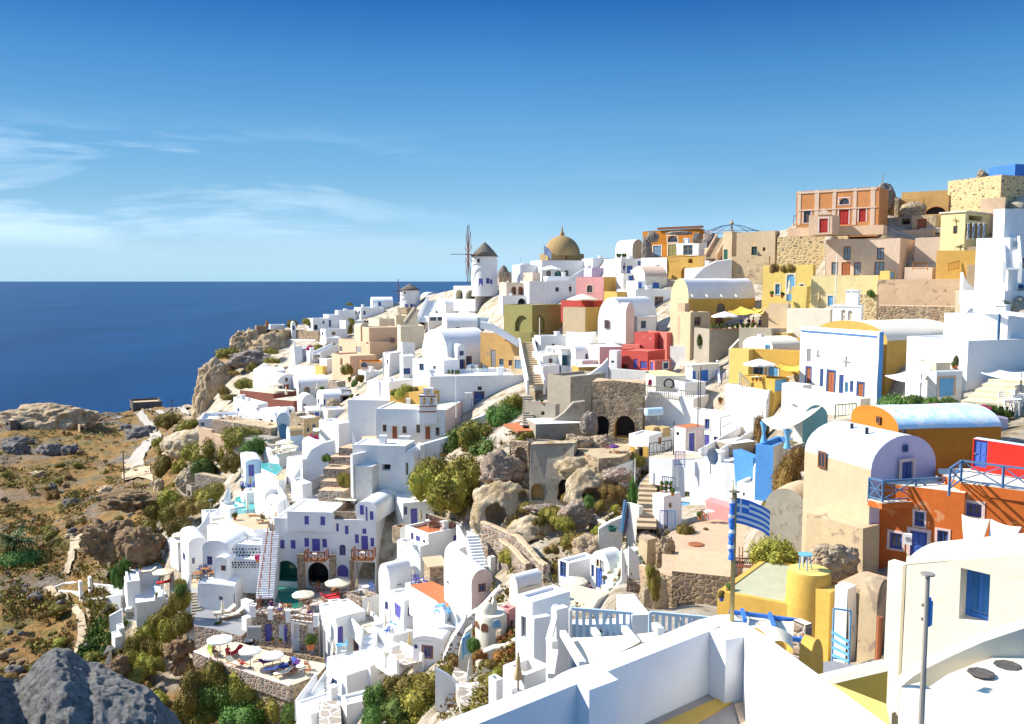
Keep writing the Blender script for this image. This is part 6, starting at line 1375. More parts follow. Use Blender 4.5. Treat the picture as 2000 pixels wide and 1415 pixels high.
def railw(label,pts,k='brown',h=1.0,step=1.3):
 p=[DKP(*q) for q in pts]; org=p[0].copy(); p=[q-org for q in p]; t=thing('railing',label,'railing',org);m=MB();u=Vector((0,0,h));q=densify(p,step)
 for a,b in zip(q[:-1],q[1:]): m.bar(a+u,b+u,.09,k); m.bar(a+u*.1,b+u*.1,.07,k); m.bar(a+u*.1,b+u,.055,'rust');m.bar(a+u,b+u*.1,.06,'rust');m.bar((a+b) /2,(a+b) /2+u,.05,k)
 m.build('lattice',t)
 for a in p: m=MB(); m.box((a.x-.25,a.y-.25,-.1),(a.x+.25,a.y+.25,h+.1),'white');m.box((a.x-.29,a.y-.29,h+.1),(a.x+.29,a.y+.29,h+.18),'white');m.build('pillar',t)
railw('timber railing with white pillars along the pool deck front',[(518,1212),(630,1228),(745,1245),(925,1275)])
railw('timber railing at the left end of the pool deck',[(518,1205),(595,1110)])
def DFU(kind,k,label,x,y,rz,**kw): return FU(kind,k,label,0,0,rz,at=DKP(x,y,.04),**kw)
def DUM(label,x,yc,w,yb,k):
 g=DKP(x,yb); return UM(label,x,yc,w,yb,k,d=g.y)
DUM('large cream parasol before the cave bar',1068,990,172,1085,'canvas')
DUM('cream parasol at the pool edge',842,1085,148,1160,'canvas')
for i,(x,y,rz) in enumerate(((860,1010,180),(900,1030,150),(935,1030,200),(940,1060,30),(985,1045,120),(830,1130,60),(880,1150,240),(700,1190,30),(750,1180,200),(640,1170,90))): DFU('chair','teak','teak chair on the paved pool deck',x,y,rz,group='teak chairs on the pool deck')
for i,(x,y) in enumerate(((935,1050),(1050,1080),(850,1150),(725,1185))): DFU('sqtable','teak',('teak table beside the cave bar','teak table under the large cream parasol','teak table under the pool edge parasol','teak table behind the pool deck railing')[i],x,y,20*i)
for i,(x,y,rz) in enumerate(((1080,1110,200),(1060,1090,210))): DFU('lounger','clothred',('red cushioned lounger under the large cream parasol','second red cushioned lounger behind the first')[i],x,y,rz)
PE('sunbather in red on the lounger under the large cream parasol','lie',0,0,110,'clothred','clothdark',at=DKP(1085,1100))
PE('person seated in purple behind the pool deck railing, left','sit',0,0,30,'clothpurple','clothdark',at=DKP(635,1180))
PE('person seated in white top behind the pool deck railing','sit',0,0,-40,'canvaswhite','clothblue',at=DKP(690,1195))
PE('bather lying in dark shorts near the right deck pillar','sit',0,0,80,None,'clothpurple',at=DKP(880,1215))
POT('round green shrub in a pot at the right deck pillar',0,0,1,d=90).location=DKP(935,1225)
FR(340,840,.3)
# left stairs of the hotel
ST('long white steps with rusty handrails left of the hotel',(590,1100),(632,660),1.9,'white2',d0=95,d1=101.5,side=None,sink=4)
for i,x in enumerate((552,618)):
 a,b=P(X(x),Y(1085),95),P(X(x+68 if i==0 else x+26),Y(640),101.5); t=thing('handrail',('left rusty handrail of the long white steps','right rusty handrail of the long white steps')[i],'handrail',a);m=MB();m.bar((0,0,.9),b-a+Vector((0,0,.9)),.08,'rust');m.build('rail',t)
 for j in range(9): q=(b-a)*(j/8); m=MB(); m.bar(q,q+Vector((0,0,.9)),.06,'rust');m.build('post',t)
# right of the hotel
H('white house with violet doors and an orange roof terrace',1505,1655,1910,862,680,b=40,d=93,rk='terracotta',par=.35,ops='ld 1576,694,1604,802 violet; lw 1543,672,1560,724 violet; lw 1620,720,1636,775 violet; rd 1818,682,1866,794 violet',sink=4)
H('white wall supporting the violet-door house',1452,1605,1660,960,760,b=48,d=92,par=.4,**WA)
for i,(x,y,rz) in enumerate(((1680,655,20),(1730,655,200),(1700,640,100))): FU('chair','brown','dark chair on the orange roof terrace',0,0,rz,at=None,d=96,group='dark chairs on the orange roof terrace') .location=P(X(x),Y(y),95)
FU('table','canvaswhite','white table on the orange roof terrace',0,0,0).location=P(X(1660),Y(630),97)
UC('olive folded parasol on the orange roof terrace',1608,520,610,'straw',d=98)
for i,(x,y) in enumerate(((1530,770),(1600,820),(1570,790))): FU('chair','canvaswhite','white chair on the balcony of the violet-door house',x,y,40*i,d=92.5,group='white balcony chairs')
ST('steps descending right of the violet-door house',(1960,790),(1890,650),1.2,'cream',d0=88,d1=94,side='white')
WL('rubble wall above the orange roof terrace',[(1660,545),(1800,590),(1915,650)],1.4,.6,'stone',d=97,top=True,cap='cream2',sink=3)
H('white barrel-vaulted house beside the hotel side wall',1330,1408,1550,1235,990,b=42,roof='vx',rise=1.7,d=90,ops='lw 1370,1120,1394,1172 violet',sink=4)
H('white house with two violet doors below the barrel vault',1405,1500,1712,1290,1110,b=30,d=86,par=.25,wob=.2,ops='ld 1434,1130,1478,1226 violet; rw 1560,1118,1586,1168 violet; rw 1523,1155,1541,1212 violet; rd 1558,1182,1590,1276 violet',sink=4)
H('white parapet block above the two violet doors',1500,1545,1700,1130,1020,b=34,d=88,par=.2,wob=.25)
PLN('ochre terrace between the two little stone huts',[(1530,1010),(1700,1110),(1760,1170),(1800,1130),(1800,1040),(1680,985)],d=86,mat='terracotta',side='white',thick=3)
H('square stone hut with a brown slab roof',1650,1668,1775,1045,900,b=18,mat='rubble',rk='sand',roof='slab',d=87.5,B=3,sink=1)
H('small stone hut with two violet shutters',1796,1838,1942,1210,1062,b=38,mat='stone',rk='cream',roof='slab',d=80,sink=2,ops='lw 1815,1092,1827,1145 violet; rs 1886,1108,1918,1158 violet')
for i,(x,y) in enumerate(((1560,1010),(1600,1030),(1640,1020),(1585,1000))): FU('chair','violet','violet chair on the ochre terrace',x,y,55*i,d=88,group='violet chairs on the ochre terrace')
FU('table','skyblue','blue round table beside the small stone hut',1740,1200,0,d=79)
for i,(x,y) in enumerate(((1710,1215),(1775,1205),(1790,1220))): FU('chair','skyblue','pale blue chair beside the small stone hut',x,y,70*i,d=79-i*.3,group='pale blue chairs by the stone hut')
UC('cream folded parasol leaning at the barrel-vaulted house',1560,905,1000,'canvas',d=89)
FR(850,1015,.3)
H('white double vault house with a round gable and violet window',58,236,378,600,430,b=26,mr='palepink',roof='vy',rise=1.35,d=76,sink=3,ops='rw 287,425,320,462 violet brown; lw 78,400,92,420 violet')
H('white rear vault behind the double vault house',60,120,270,320,262,b=26,roof='vy',rise=1.1,d=84,sink=3,ops='lw 78,280,90,308 dark')
ST('white steps over the double vault house',(300,320),(240,100),1.2,'white',d0=80,d1=84)
H('small square white chimney block by the white steps',340,360,392,300,245,b=40,d=80,par=.1,cat='chimney',name='chimney_block')
WL('dark pebbled border curving round the double vault house',[(180,640),(300,560),(380,470),(420,430)],.8,.9,'speckle',d=74,top=True)
# terraces below the hotel
FR(340,1015,.3)
H('white house with folded violet doors and a lower window',940,1062,1250,890,640,b=35,d=88,par=.15,wob=.25,sink=4,ops='lw 1052,640,1090,700 brown; rd 1050,700,1100,830 violet; rw 1172,775,1222,840 violet brown')
H('white curved wing wall descending from the pool deck',1010,1090,1160,760,590,b=35,d=90,par=.1,wob=.4,sink=4)
ST('white steps from the pool deck down to the lower court',(1215,660),(1100,555),2.4,'white2',tread='rubble',d0=90,d1=93)
ST('cobbled ramp steps between white walls',(1300,740),(1215,655),2.2,'cream2',d0=87,d1=90,side='white')
ST('white steps beside the lower window house',(1262,860),(1275,740),1.2,'white2',d0=84,d1=87,side='white')
H('low white terrace wall with a stone base and tables',1285,1420,1560,860,760,b=40,d=84,par=.6,wob=.2)
H('white court wall with a round table right of the cobbled ramp',1120,1225,1330,600,520,b=45,mat='stone',mr='white',rk='cream',d=93,par=.6,wob=.15)
for i,(x,y,k) in enumerate(((1250,485,'canvaswhite'),(1410,745,'canvaswhite'),(1080,870,'skyblue'),(1455,470,'brown'))):FU('table',k,('white round table in the upper court','white round table on the lower terrace','blue table beneath the folded parasol by the court wall','dark table on the balcony of the barrel vault house')[i],x,y,0,d=(92.5,83,84,91)[i])
for i,(x,y) in enumerate(((1215,490),(1290,470),(1430,720),(1460,700),(1385,760),(1110,850),(1105,890))): FU('chair',('canvaswhite','blue','skyblue')[i % 3],('white chair left of the table in the upper court','blue chair right of the table in the upper court','pale blue chair behind the table on the lower terrace','white chair by the wall of the lower terrace','blue chair before the table on the lower terrace','pale blue chair behind the blue table','white chair before the blue table')[i],x,y,60*i,d=(93,92,83.5,84,82.5,84.5,83.5)[i])
for i,(x,a,b_,d_) in enumerate(((1192,385,470,94),(1270,530,640,90),(1378,615,745,86),(1532,735,860,81),(1042,775,905,84),(318,525,660,98))): UC(('olive folded parasol beside the upper court wall','cream folded parasol in the court right of the cobbled ramp','cream folded parasol above the lower terrace tables','tan folded parasol at the vaulted cottage corner','cream folded parasol by the folded violet doors','cream folded parasol between the two teak loungers')[i],x,a,b_,('straw','canvas','canvas','straw','canvas','canvas')[i],d=d_)
H('white vaulted cottage with a slanting roof and brown window',1556,1640,1870,930,770,b=20,roof='vy',rise=.75,d=78,sink=3,ops='rw 1690,860,1712,905 blue')
H('white front of the vaulted cottage with a deep brown window',1556,1760,1800,960,800,b=78,roof='vx',rise=.5,d=76.5,sink=3,A=3,ops='lw 1624,828,1676,896 violet brown; lwa 1562,812,1586,842 blue')
H('white swimming bath rim behind the vaulted cottage',1600,1720,1870,720,650,b=25,rk='water_pool',d=83,par=.2,wob=.3)
# lower left terraces
PLN('lower sun terrace with three white parasols',[(135,858),(235,800),(420,800),(780,900),(1000,940),(940,1010),(755,1085)],d=90,mat='cream2',side='rubble',thick=5)
FZ[0] =P(X(135),Y(858),90).z+.12
WL('low white parapet with red coping along the lower sun terrace',[(135,850),(300,915),(530,1000),(755,1078)],.6,.4,'stone',d=90,top=True,cap='palepink',sink=1,flatz=True)
WL('white rear parapet curving behind the lower sun terrace',[(140,852),(238,800),(330,815),(420,825),(560,860),(780,910)],.8,.4,'white',d=96,top=True)
for i,(x,y,w_,yb) in enumerate(((300,778,172,880),(497,850,150,960),(643,880,150,990))): UM(('left white parasol on the lower sun terrace','middle white parasol on the lower sun terrace','right white parasol on the lower sun terrace')[i],x,y,w_,yb,'canvaswhite',d=(95,92.5,91)[i])
for i,(x,y,rz,k,d_) in enumerate(((260,890,120,'clothlime',95),(350,905,60,'clothred',94),(440,965,150,'canvas',92),(570,950,30,'clothpurple',93),(590,1000,20,'clothblue',91.5),(700,990,60,'clothblue',91.5),(650,1030,30,'canvas',90),(740,1010,70,'clothpurple',91))):
 FU('lounger',k,('lime lounger under the left white parasol','red lounger under the left white parasol','cream lounger in the middle of the lower sun terrace','purple lounger right of the middle white parasol','dark blue lounger before the right white parasol','dark blue lounger right of the right white parasol','cream lounger at the parapet of the lower sun terrace','purple lounger beside the round table')[i],x,y,rz,d=d_)
PE('bather on the lime lounger under the left white parasol','sit',262,888,60,None,'clothdark',d=94.8);PE('person in red on the red lounger','sit',352,900,40,'clothred','clothred',d=93.7)
PE('sunbather lying on the cream lounger','lie',445,962,60,None,'clothred',d=91.8);PE('sunbather lying on the purple lounger','lie',575,945,-60,None,'clothpurple',d=92.8);PE('person in dark clothes by the round table','sit',760,985,60,'clothdark','clothpurple',d=91.5)
FU('table','canvaswhite','white round table at the right end of the lower sun terrace',822,1000,0,d=90.5)
for i,(x,y,rz) in enumerate(((860,970,200),(785,1005,90),(870,1010,300))): FU('chair','rust','brown chair round the white table on the lower sun terrace',x,y,rz,d=90.5,group='brown chairs at the white round table')
FZ[0] =None
for i,(x,y,w_) in enumerate(((800,1090,90),(860,1075,110),(905,1030,80),(830,1120,90))): BU(('leafy green bush at the corner of the lower sun terrace','reddish-green bush beside the white round table','small bush by the blue gate','hanging green bush below the lower sun terrace')[i],x,y,w_,w_*.9,'greenbush',d=(87,88,88,86)[i])
PLN('pebbled walk above the lower sun terrace',[(390,790),(560,800),(860,880),(1000,930),(860,905),(560,850),(420,815)],d=95,mat='rubble',side='rubble',thick=1,dz=.3)
POT('large bushy shrub at the stone house wall',890,850,92,'greenbush','terracotta',d=89,hpx=70)
for i,(x,y) in enumerate(((640,800),(690,805),(275,700),(300,690))): POT(('clay urn by the stone house door','yellow-green pot plant by the stone house door','terracotta jar on the lounger terrace','painted jar on the lounger terrace')[i],x,y,30,'greenbush','terracotta',d=(91,90.7,96,96)[i])
b_=MB();q=P(X(530),Y(770),91.3);b_.box((-.7,-.4,0),(.7,.1,1.3),'grey');tag(b_.build('meter_cabinet',None,loc=q),'grey metal cabinet against the stone house','cabinet')
# lounger terrace with the arched violet door
H('white house with an arched violet door above the loungers',150,400,520,590,430,b=80,d=100,par=.05,wob=.2,rise=.6,roof='vy',ops='ld 388,475,444,588 violet; lwa 395,440,440,470 violet; lw 460,480,495,545 grey; lw 290,500,318,528 grey')
H('white bench block beside the arched violet door',435,490,520,600,540,b=70,d=98,par=.05)
PLN('grey terrace with teak loungers before the arched violet door',[(130,650),(150,580),(400,585),(520,600),(500,700),(440,760),(290,720),(130,690)],d=97.5,mat='grey',side='stone',thick=4)
for i,(x,y,rz) in enumerate(((260,645,35),(310,665,35))): FU('lounger','canvas',('cream lounger nearest the arched violet door','cream lounger nearest the white pillar')[i],x,y,rz,d=97.6-i*.5,s=1.3)
WL('white curved boundary wall round the lounger terrace',[(105,350),(90,430),(75,530),(95,620),(130,690),(230,725),(300,735)],1.1,.4,'white',d=98,top=True,sink=3)
ST('worn green-grey steps inside the curved boundary wall',(135,640),(130,470),1.6,'greybeige',d0=99,d1=103)
WL('white twisted bench wall left of the arched violet door',[(170,560),(185,500),(230,450),(330,420)],1.3,.7,'white',d=101,top=True)
H('white pillar wall right of the lounger terrace',440,475,505,800,640,b=50,d=94,par=0,wob=.4,**WA)
ST('white steps down to the pebbled walk',(480,800),(490,700),1.5,'white2',d0=93,d1=96)
# dining terrace upper left
PLN('ochre dining terrace with blue chairs on the left',[(105,440),(130,330),(185,260),(330,380),(210,460)],d=103,mat='sand',side='white',thick=3)
for i,(x,y) in enumerate(((190,370),(215,385),(240,365),(210,345),(165,350))): FU('chair','navy','blue chair on the ochre dining terrace',x,y,60*i,d=102.5,group='blue chairs on the dining terrace')
for i,(x,y) in enumerate(((205,372),(250,395),(155,400))): FU('sqtable','teak',('teak table among the blue chairs','teak table at the low wall of the dining terrace','teak bench table by the curved boundary wall')[i],x,y,30*i,d=102-i*.3,s=1.2)
RAIL('brown timber rail at the edge of the dining terrace',[(110,420),(220,415)],1.0,'brown',d=101)
# the white stacked houses left of the hotel
H('white house with rows of round holes in its parapet, upper',365,590,612,255,168,b=80,d=103,par=.1,A=4)
H('white house with rows of round holes in its parapet, lower',365,560,590,350,262,b=80,d=101.5,par=.1,A=4)
def holes(label,x0,x1,y0,y1,d,n):
 m=MB();a,b=P(X(x0),Y(y1),d),P(X(x1),Y(y1),d);h_=(y1-y0) *.3*d/F;w_=(b-a).length
 for i in range(n):
  for j in range(3):
   x,z=w_*(i+.5+.3*(j % 2))/n,h_*(j+.5)/3; q=.09+.05*rnd.random(); m.face([(x+q*math.cos(t),0,z+q*math.sin(t)) for t in np.linspace(0,5.5,8)],'dark')
 return m
for lab,x0,x1,y0,y1,d_ in (('dark round air holes in the upper parapet',375,585,180,245,102.85),('dark round air holes in the lower parapet',372,555,272,318,101.3)):o=holes(lab,x0,x1,y0,y1,d_,10).build('air_holes',None,loc=P(X(x0),Y(y1),d_),rz=0);tag(o,lab,'air holes');o['kind'] ='thing'
H('white arched house with two violet windows at the dining terrace',185,360,380,345,190,b=80,roof='vx',rise=.9,d=102,A=5,ops='lw 212,240,248,296 violet; lw 272,248,302,280 violet',sink=4)
H('small white chimney hut with a brown window at the dining terrace',260,345,372,365,270,b=76,roof='vx',rise=.4,d=100.6,A=2,ops='lw 305,300,336,336 brown')
H('white sloping-roof house at the far left edge of the hotel group',40,100,215,340,160,b=30,roof='vy',rise=.7,d=106,sink=5,ops='lw 60,220,75,270 violet; rw 118,250,135,290 violet')
H('long low white roof house above the arched house',215,300,455,215,100,b=35,d=108,par=.1,ops='')
H('white slab roof house beside the long steps',300,440,615,190,60,b=50,d=110,par=.1,wob=.3)
H('white house under the perforated upper terrace',440,500,620,190,100,b=50,d=107,par=.3,wob=.2)
POT('red geranium in a clay pot on the perforated parapet',545,278,42,'flower','terracotta',d=101)
UM('yellow-cream parasol on the far left terrace',45,118,112,175,'canvas',d=112)
H('white terrace wall with round holes under the yellow-cream parasol',-30,25,110,215,150,b=40,d=112,par=.4)
WL('long white parapet edging the slope left of the hotel',[(20,185),(110,110),(200,0),(230,-60)],1.0,.5,'white',d=114,top=True,sink=3)
# ================================================================ LEFT VILLAGE: from the bell-tower house to the far mill and the cliff
FR(360,540,.3)
windmill('far white windmill standing against the sea',1470,64,212,88,48,254,(1393,96),8,3.6)
H('dark round threshing terrace below the far windmill',1390,1450,1540,250,205,b=45,mat='rubble',rk='brownrock',d=246,par=.3)
H('small white vault beside the far windmill',1545,1570,1660,175,140,b=20,roof='vy',rise=1.6,d=262,B=6,ops='rd 1585,140,1610,172 blue')
H('sand coloured low house on the ridge right of the far windmill',1650,1690,1760,165,132,b=30,mat='sand',rk='sand',d=262)
H('white vault with a navy door on the far ridge',1205,1225,1360,205,175,b=15,roof='vx',rise=1.8,d=264,B=6,ops='rd 1262,168,1280,194 navy')
H('white terrace house stepping down from the far vault',1105,1150,1300,262,205,b=25,d=258,par=.4,ops='rd 1165,225,1180,250 navy')
H('small white square house with grey triangle shadow on the far ridge',980,1000,1120,270,222,b=30,d=258,par=.3)
H('long white house with an arched opening above the sea',800,838,1005,352,275,b=30,d=252,par=.3,ops='roa 845,315,870,350 dark; rd 940,285,955,330 navy; rw 900,290,912,310 navy')
H('white house behind the long arched house',905,935,1060,300,250,b=30,d=256,par=.3)
PE('person in dark clothes on the far ridge path, left','stand',1118,262,0,'clothdark','clothdark',d=255);PE('person in blue on the far ridge path, right','stand',1140,262,20,'clothblue','clothdark',d=255)
WL('grey stone terrace wall on the far ridge',[(1140,290),(1250,285),(1330,260)],2.6,.6,'darkstone',d=250,top=True)
H('white terrace house with grey shaded openings on the ridge',1010,1050,1170,350,290,b=30,d=245,par=.3,ops='rw 1075,310,1095,335 grey; roa 1110,310,1135,345 grey')
H('white stacked house below the arched ridge house',885,920,1060,420,345,b=35,d=238,par=.3,ops='lw 895,365,905,385 navy; rw 960,360,985,385 straw',wob=.2)
H('white bowl-shaped wall house above the blue terraces',880,920,1020,470,400,b=40,d=230,par=.3,wob=.5)
H('brown stone hut at the cliff top',455,470,535,382,325,b=20,mat='brownrock',rk='sand',d=250,B=5)
H('small white roofed house next to the brown cliff hut',540,560,655,350,318,b=20,d=256,B=5)
POLE('red chimney post above the brown cliff hut',538,290,322,.5,'rust',d=252,name='post',cat='post')
H('small white domed shrine near the cliff bushes',690,700,725,352,315,b=20,roof='vy',rise=.9,d=250,B=3,ops='rda 703,322,718,350 navy')
H('tan retaining wall at the cliff top',470,620,660,442,372,b=50,mat='oldsand',rk='oldsand',**WA,d=247,par=.2)
H('low brown wall on the cliff top terrace',520,640,690,382,352,b=50,mat='brownrock',rk='sand',**WA,d=250,par=.2)
H('red-brown stone wall panel right on the cliff top terrace',690,870,895,415,360,b=50,mat='rubble',rk='tan',**WA,d=244,par=.2)
ROCKM('dark overhanging rock under the cliff top terrace',400,470,170,110,'rock',.6,81,'cliff_rock','rock',d=246,rough=.45)
ROCKM('rough cliff rocks under the tan retaining wall',540,510,260,110,'rock',.5,82,'cliff_rock','rock',d=243,rough=.45)
ROCKM('tall tan cliff face dropping to the road',200,900,300,330,'rock',.5,83,'cliff_rock','rock',d=236,rough=.2,sub=6)
ROCKM('lower tan cliff spur beside the road',120,960,130,190,'rock',.8,84,'cliff_rock','rock',d=228,rough=.35)
ROCKM('stony bank above the cliff with dark stones',420,560,260,60,'darkstone',.6,85,'rock_bank','rock',d=236,rough=.5)
for i,(x,y,w_,h_,k) in enumerate(((300,530,170,85,'olivebush'),(560,500,140,40,'olivebush'),(440,610,80,60,'olivebush'),(570,560,110,40,'lime'),(390,720,150,70,'olivebush'),(330,640,90,30,'drybush'),(695,325,80,50,'olivebush'),(815,310,90,50,'olivebush'),(1088,312,50,50,'lime'),(1078,365,40,60,'olivebush'),(950,460,90,30,'lime'),(870,480,90,50,'olivebush'),(600,610,50,40,'greenbush'),(1078,188,50,22,'olivebush'),(280,800,130,40,'olivebush'),(250,760,100,60,'drybush'))):
 BU('bush among the cliff-top terraces on the left ridge',x,y,w_,h_,k,'bushes on the cliff top',d=D(X(x),Y(y)) -3)
# blue shaded terraces
H('pale blue shaded terrace house below the cliff wall',655,690,830,530,470,b=14,d=226,B=6,par=.3,ops='rw 740,480,760,500 blue',wob=.2)
H('white triangular stair house among the blue terraces',690,720,770,525,460,b=30,d=222,par=0,wob=.6)
SAIL('white pergola canopy above the blue terraces',[(690,415,234),(850,420,230),(855,412,236),(700,408,240)],'canvaswhite',.1,post=[(640,402,6,236),(845,420,5,230)])
BU('pink bougainvillea beside the blue terraces',815,480,50,40,'flower',d=226,cat='flower',name='blossom')
ST('white steps rising right of the blue terraces',(860,510),(990,450),2,'white',d0=218,d1=226,side='white')
H('small white cubes with straw roof beside the steps',800,815,870,530,490,b=25,rk='straw',d=219,B=4)
# peach house
H('peach house with a long blank wall and two small windows',1005,1210,1395,560,430,b=35,mat='peach',mr='peach',rk='sand',d=192,par=.2,ops='rw 1342,402,1370,432 brown; lw 1185,405,1200,440 brown; ld 1118,458,1152,515 grey; lw 1010,455,1028,490 cream')
H('upper peach storey rising to the right',1150,1205,1392,470,335,b=25,mat='peach',rk='sand',d=194,par=.1,ops='rw 1342,402,1370,432 brown; rw 1185,405,1200,440 brown',sink=4)
H('curved yellow-cream tower wall behind the peach house',1105,1150,1200,430,330,b=40,mat='cream2',rk='cream2',d=199,par=.1,wob=.7,roof='vy',rise=.8)
H('small cream house behind the peach house',1200,1270,1370,345,275,b=30,mat='cream2',rk='cream',d=212,par=.2,ops='rw 1300,320,1308,335 dark',wob=.2)
H('peach garden wall below the peach house',960,1080,1250,640,520,b=35,mat='peach',rk='peach',d=184,par=.3,ops='loa 1015,530,1030,580 dark')
H('small orange house with a navy window under an arch',1135,1150,1290,620,560,b=12,mat='orange2',mr='peach',rk='orange2',d=176,B=5,ops='rwa 1150,545,1192,592 navy peach')
BU('round bush before the peach garden wall',1060,630,80,80,'olivebush',d=178)
H('cream wall block behind the big vault',1392,1408,1560,440,325,b=12,mat='cream2',d=180,B=8,rk='cream',wob=.15)
H('green-cream terrace house with a flight of steps below the far windmill',1340,1380,1460,315,255,b=30,mat='cream2',rk='cream',d=225,ops='',wob=.2)
ST('pale green steps climbing to the ridge',(1480,312),(1540,215),3.4,'greybeige',d0=205,d1=235,side='cream2')
ST('long white steps between curved white walls',(1570,300),(1630,160),3.2,'white2',d0=200,d1=240,side='white',sh=1.6)
# white ridge right
H('broad white vault house on the ridge right of the long steps',1640,1700,1870,260,200,b=25,roof='vx',rise=2.0,d=205,wob=.2)
H('white terrace house on the ridge with green door',1830,1880,2110,250,110,b=20,d=196,B=9,par=.4,ops='rd 1985,165,2010,205 green; rwa 1910,160,1930,185 navy',wob=.3)
H('white sloping wall under the mill terrace',1860,1980,2060,330,215,b=40,d=188,par=.3,wob=.4,ops='rw 1995,235,2020,265 navy')
SAIL('white restaurant canopy on the ridge',[(1590,250,197),(1690,255,195),(1695,232,200),(1600,228,202)],'canvaswhite',.6,post=[(1592,248,5,197),(1690,255,5,195)])
H('white restaurant terrace with dark windows under the ridge canopy',1575,1590,1710,320,265,b=14,d=199,B=6,ops='rw 1600,265,1640,290 blueglass; rw 1650,265,1690,290 blueglass',par=.2)
H('white vault with an arched window above the big vault',1690,1710,1910,370,318,b=12,roof='vx',rise=2.2,d=170,B=7,ops='rwa 1758,330,1800,360 olive')
H('white corner house left of the sloping coping',1900,1925,1990,330,270,b=30,mat='paleblue',d=175,par=.3)
for i in range(4): H('white stepped block among the ridge terraces',1560+i*45,1580+i*45,1640+i*40,430-i*12,385-i*10,b=35,d=165+i*2,par=.3,wob=.25,group='white stepped ridge blocks',ops='rw %d,%d,%d,%d navy' %(1595+i*45,395-i*10,1607+i*45,415-i*10))
# big vault house
H('great white vault house with a double-height blue door',1548,1714,1985,625,508,b=36,roof='vx',rise=3.7,d=136,wob=.12,sink=4,ops='rd 1792,530,1820,625 navy brown; rw 1840,528,1868,582 navy brown')
H('small vaulted porch on the great white vault',1765,1778,1828,520,478,b=25,roof='vy',rise=.8,d=135,B=3,sink=.5,ops='rw 1792,485,1820,515 navy')
H('white side block with a sloping roof below the great vault',1590,1690,1792,655,545,b=40,d=130,par=.05,wob=.2,ops='lw 1618,580,1640,605 grey')
H('white house front with one navy window left of the great vault',1488,1592,1640,735,545,b=40,d=134,par=.2,wob=.15,ops='lw 1530,568,1558,612 navy',sink=4)
TL=H('long white terrace wall in shadow under the great vault',1590,1602,2290,865,652,b=8,d=122,B=10,par=.5,wob=.12,sink=4,ops='rw 1908,715,1935,740 dark; rd 1890,755,1944,860 navy brown')
FZ[0] =on(TL,.3,.5,-.5).z+.12
for i,(x,y) in enumerate(((1870,600),(1910,610),(1960,605),(2000,620),(2060,605),(2110,615),(2150,600),(1850,615))): FU('table' if i % 3==0 else 'chair',('skyblue','canvaswhite')[i % 2],('pale blue table on the long terrace, leftmost','white chair beside the leftmost terrace table','pale blue chair in the middle of the long terrace','white table in the middle of the long terrace','pale blue chair right of the middle terrace table','white chair near the right end of the long terrace','pale blue table at the right end of the long terrace','white chair at the left end of the long terrace')[i],x,y+15,50*i,s=1.2)
for i,x in enumerate((1722,1745,1768,1785)): POT('clay pot plant along the wall of the great vault terrace',x,635,20,'greenbush','terracotta',group='clay pots on the great vault terrace',hpx=24)
FZ[0] =None
RAIL('dark iron railing on the small balcony of the long white wall',[(1868,860),(1990,855)],1.2,'railblue',d=120.5,step=1.6)
b_=MB();q=P(X(1850),Y(790),121.4);b_.box((-.5,-.35,0),(.5,.1,.7),'canvaswhite');b_.lathe([(.26,0),(.26,.03),(0,.03)],'grey',14,(0,-.36,.35));tag(b_.build('air_conditioner',None,loc=q),'air conditioner unit on the long white wall','air conditioner')
POLE('tall thin white mast before the bell-tower house',1770,650,900,.07,'canvaswhite',d=112,name='mast',cat='mast')
POLE('tall thin white mast left of the bell-tower house',1270,610,830,.07,'canvaswhite',d=128,name='mast',cat='mast')
# retaining blocks
H('tall white retaining block with a pipe left of the bell-tower house',1065,1335,1345,930,810,b=80,d=124,par=.1,sink=5,A=8)
H('white slanting block above the pipe wall',1195,1336,1492,830,690,b=60,d=127,par=.1,wob=.3,sink=3)
for i,(x,y,w_,k) in enumerate(((1440,770,160,'lime'),(1375,765,80,'greenbush'),(1500,750,80,'drybush'))):BU(('yellow-green bush in the walled bed behind the bell tower','dark green bush in the walled bed behind the bell tower','dry bush in the walled bed behind the bell tower')[i],x,y,w_,w_*.5,k,d=122)
H('tan court wall behind the bell tower',1338,1535,1860,850,760,b=60,mat='ochre',rk='ochre',**WA,d=119,par=0,sink=3)
# bell tower house
BT=H('white bell-tower house with brown doors and stone window frames',1250,1702,1870,1068,872,b=80,mr='palepink',rk='cream',d=113,par=.15,ops='lw 1292,965,1316,1010 brown cream; ld 1355,975,1386,1064 rust cream; lw 1420,975,1446,1020 brown cream; lw 1510,965,1534,1020 brown cream; ld 1570,978,1602,1064 rust cream; lw 1638,985,1662,1038 brown cream; lw 1572,902,1594,952 brown cream')  # right face of the white house tinted pink to imitate its light
H('small white buttress bench before the bell-tower house',1395,1470,1480,1078,1045,b=80,d=111.5,par=0,A=.6,sink=1)
BELF('white triple-tier bell tower with red-brown edging',1530,1638,885,848,[(1545,838,1572,880),(1592,838,1622,880),(1545,790,1570,838),(1590,790,1618,838),(1572,740,1595,778)],80,d=112.6,t=.8,steps=[(1532,1636,848,780),(1556,1612,780,735)])
for i,(x0,x1,y) in enumerate(((1527,1641,882),(1529,1639,846),(1527,1641,782))): a,b2=P(X(x0),Y(y),112.2),P(X(x1),Y(y),111.9); m=MB(); m.bar((0,0,0),b2-a,.16,'rust');tag(m.build('cornice_strip',None,loc=a),('lowest red-brown strip of the bell tower','middle red-brown strip of the bell tower','top red-brown strip of the bell tower')[i],'cornice strip')
PLN('sandy forecourt of the bell-tower house',[(1145,1090),(1160,1040),(1260,1040),(1700,1070),(1480,1120),(1300,1095)],d=113,mat='sand',side='white',thick=2)
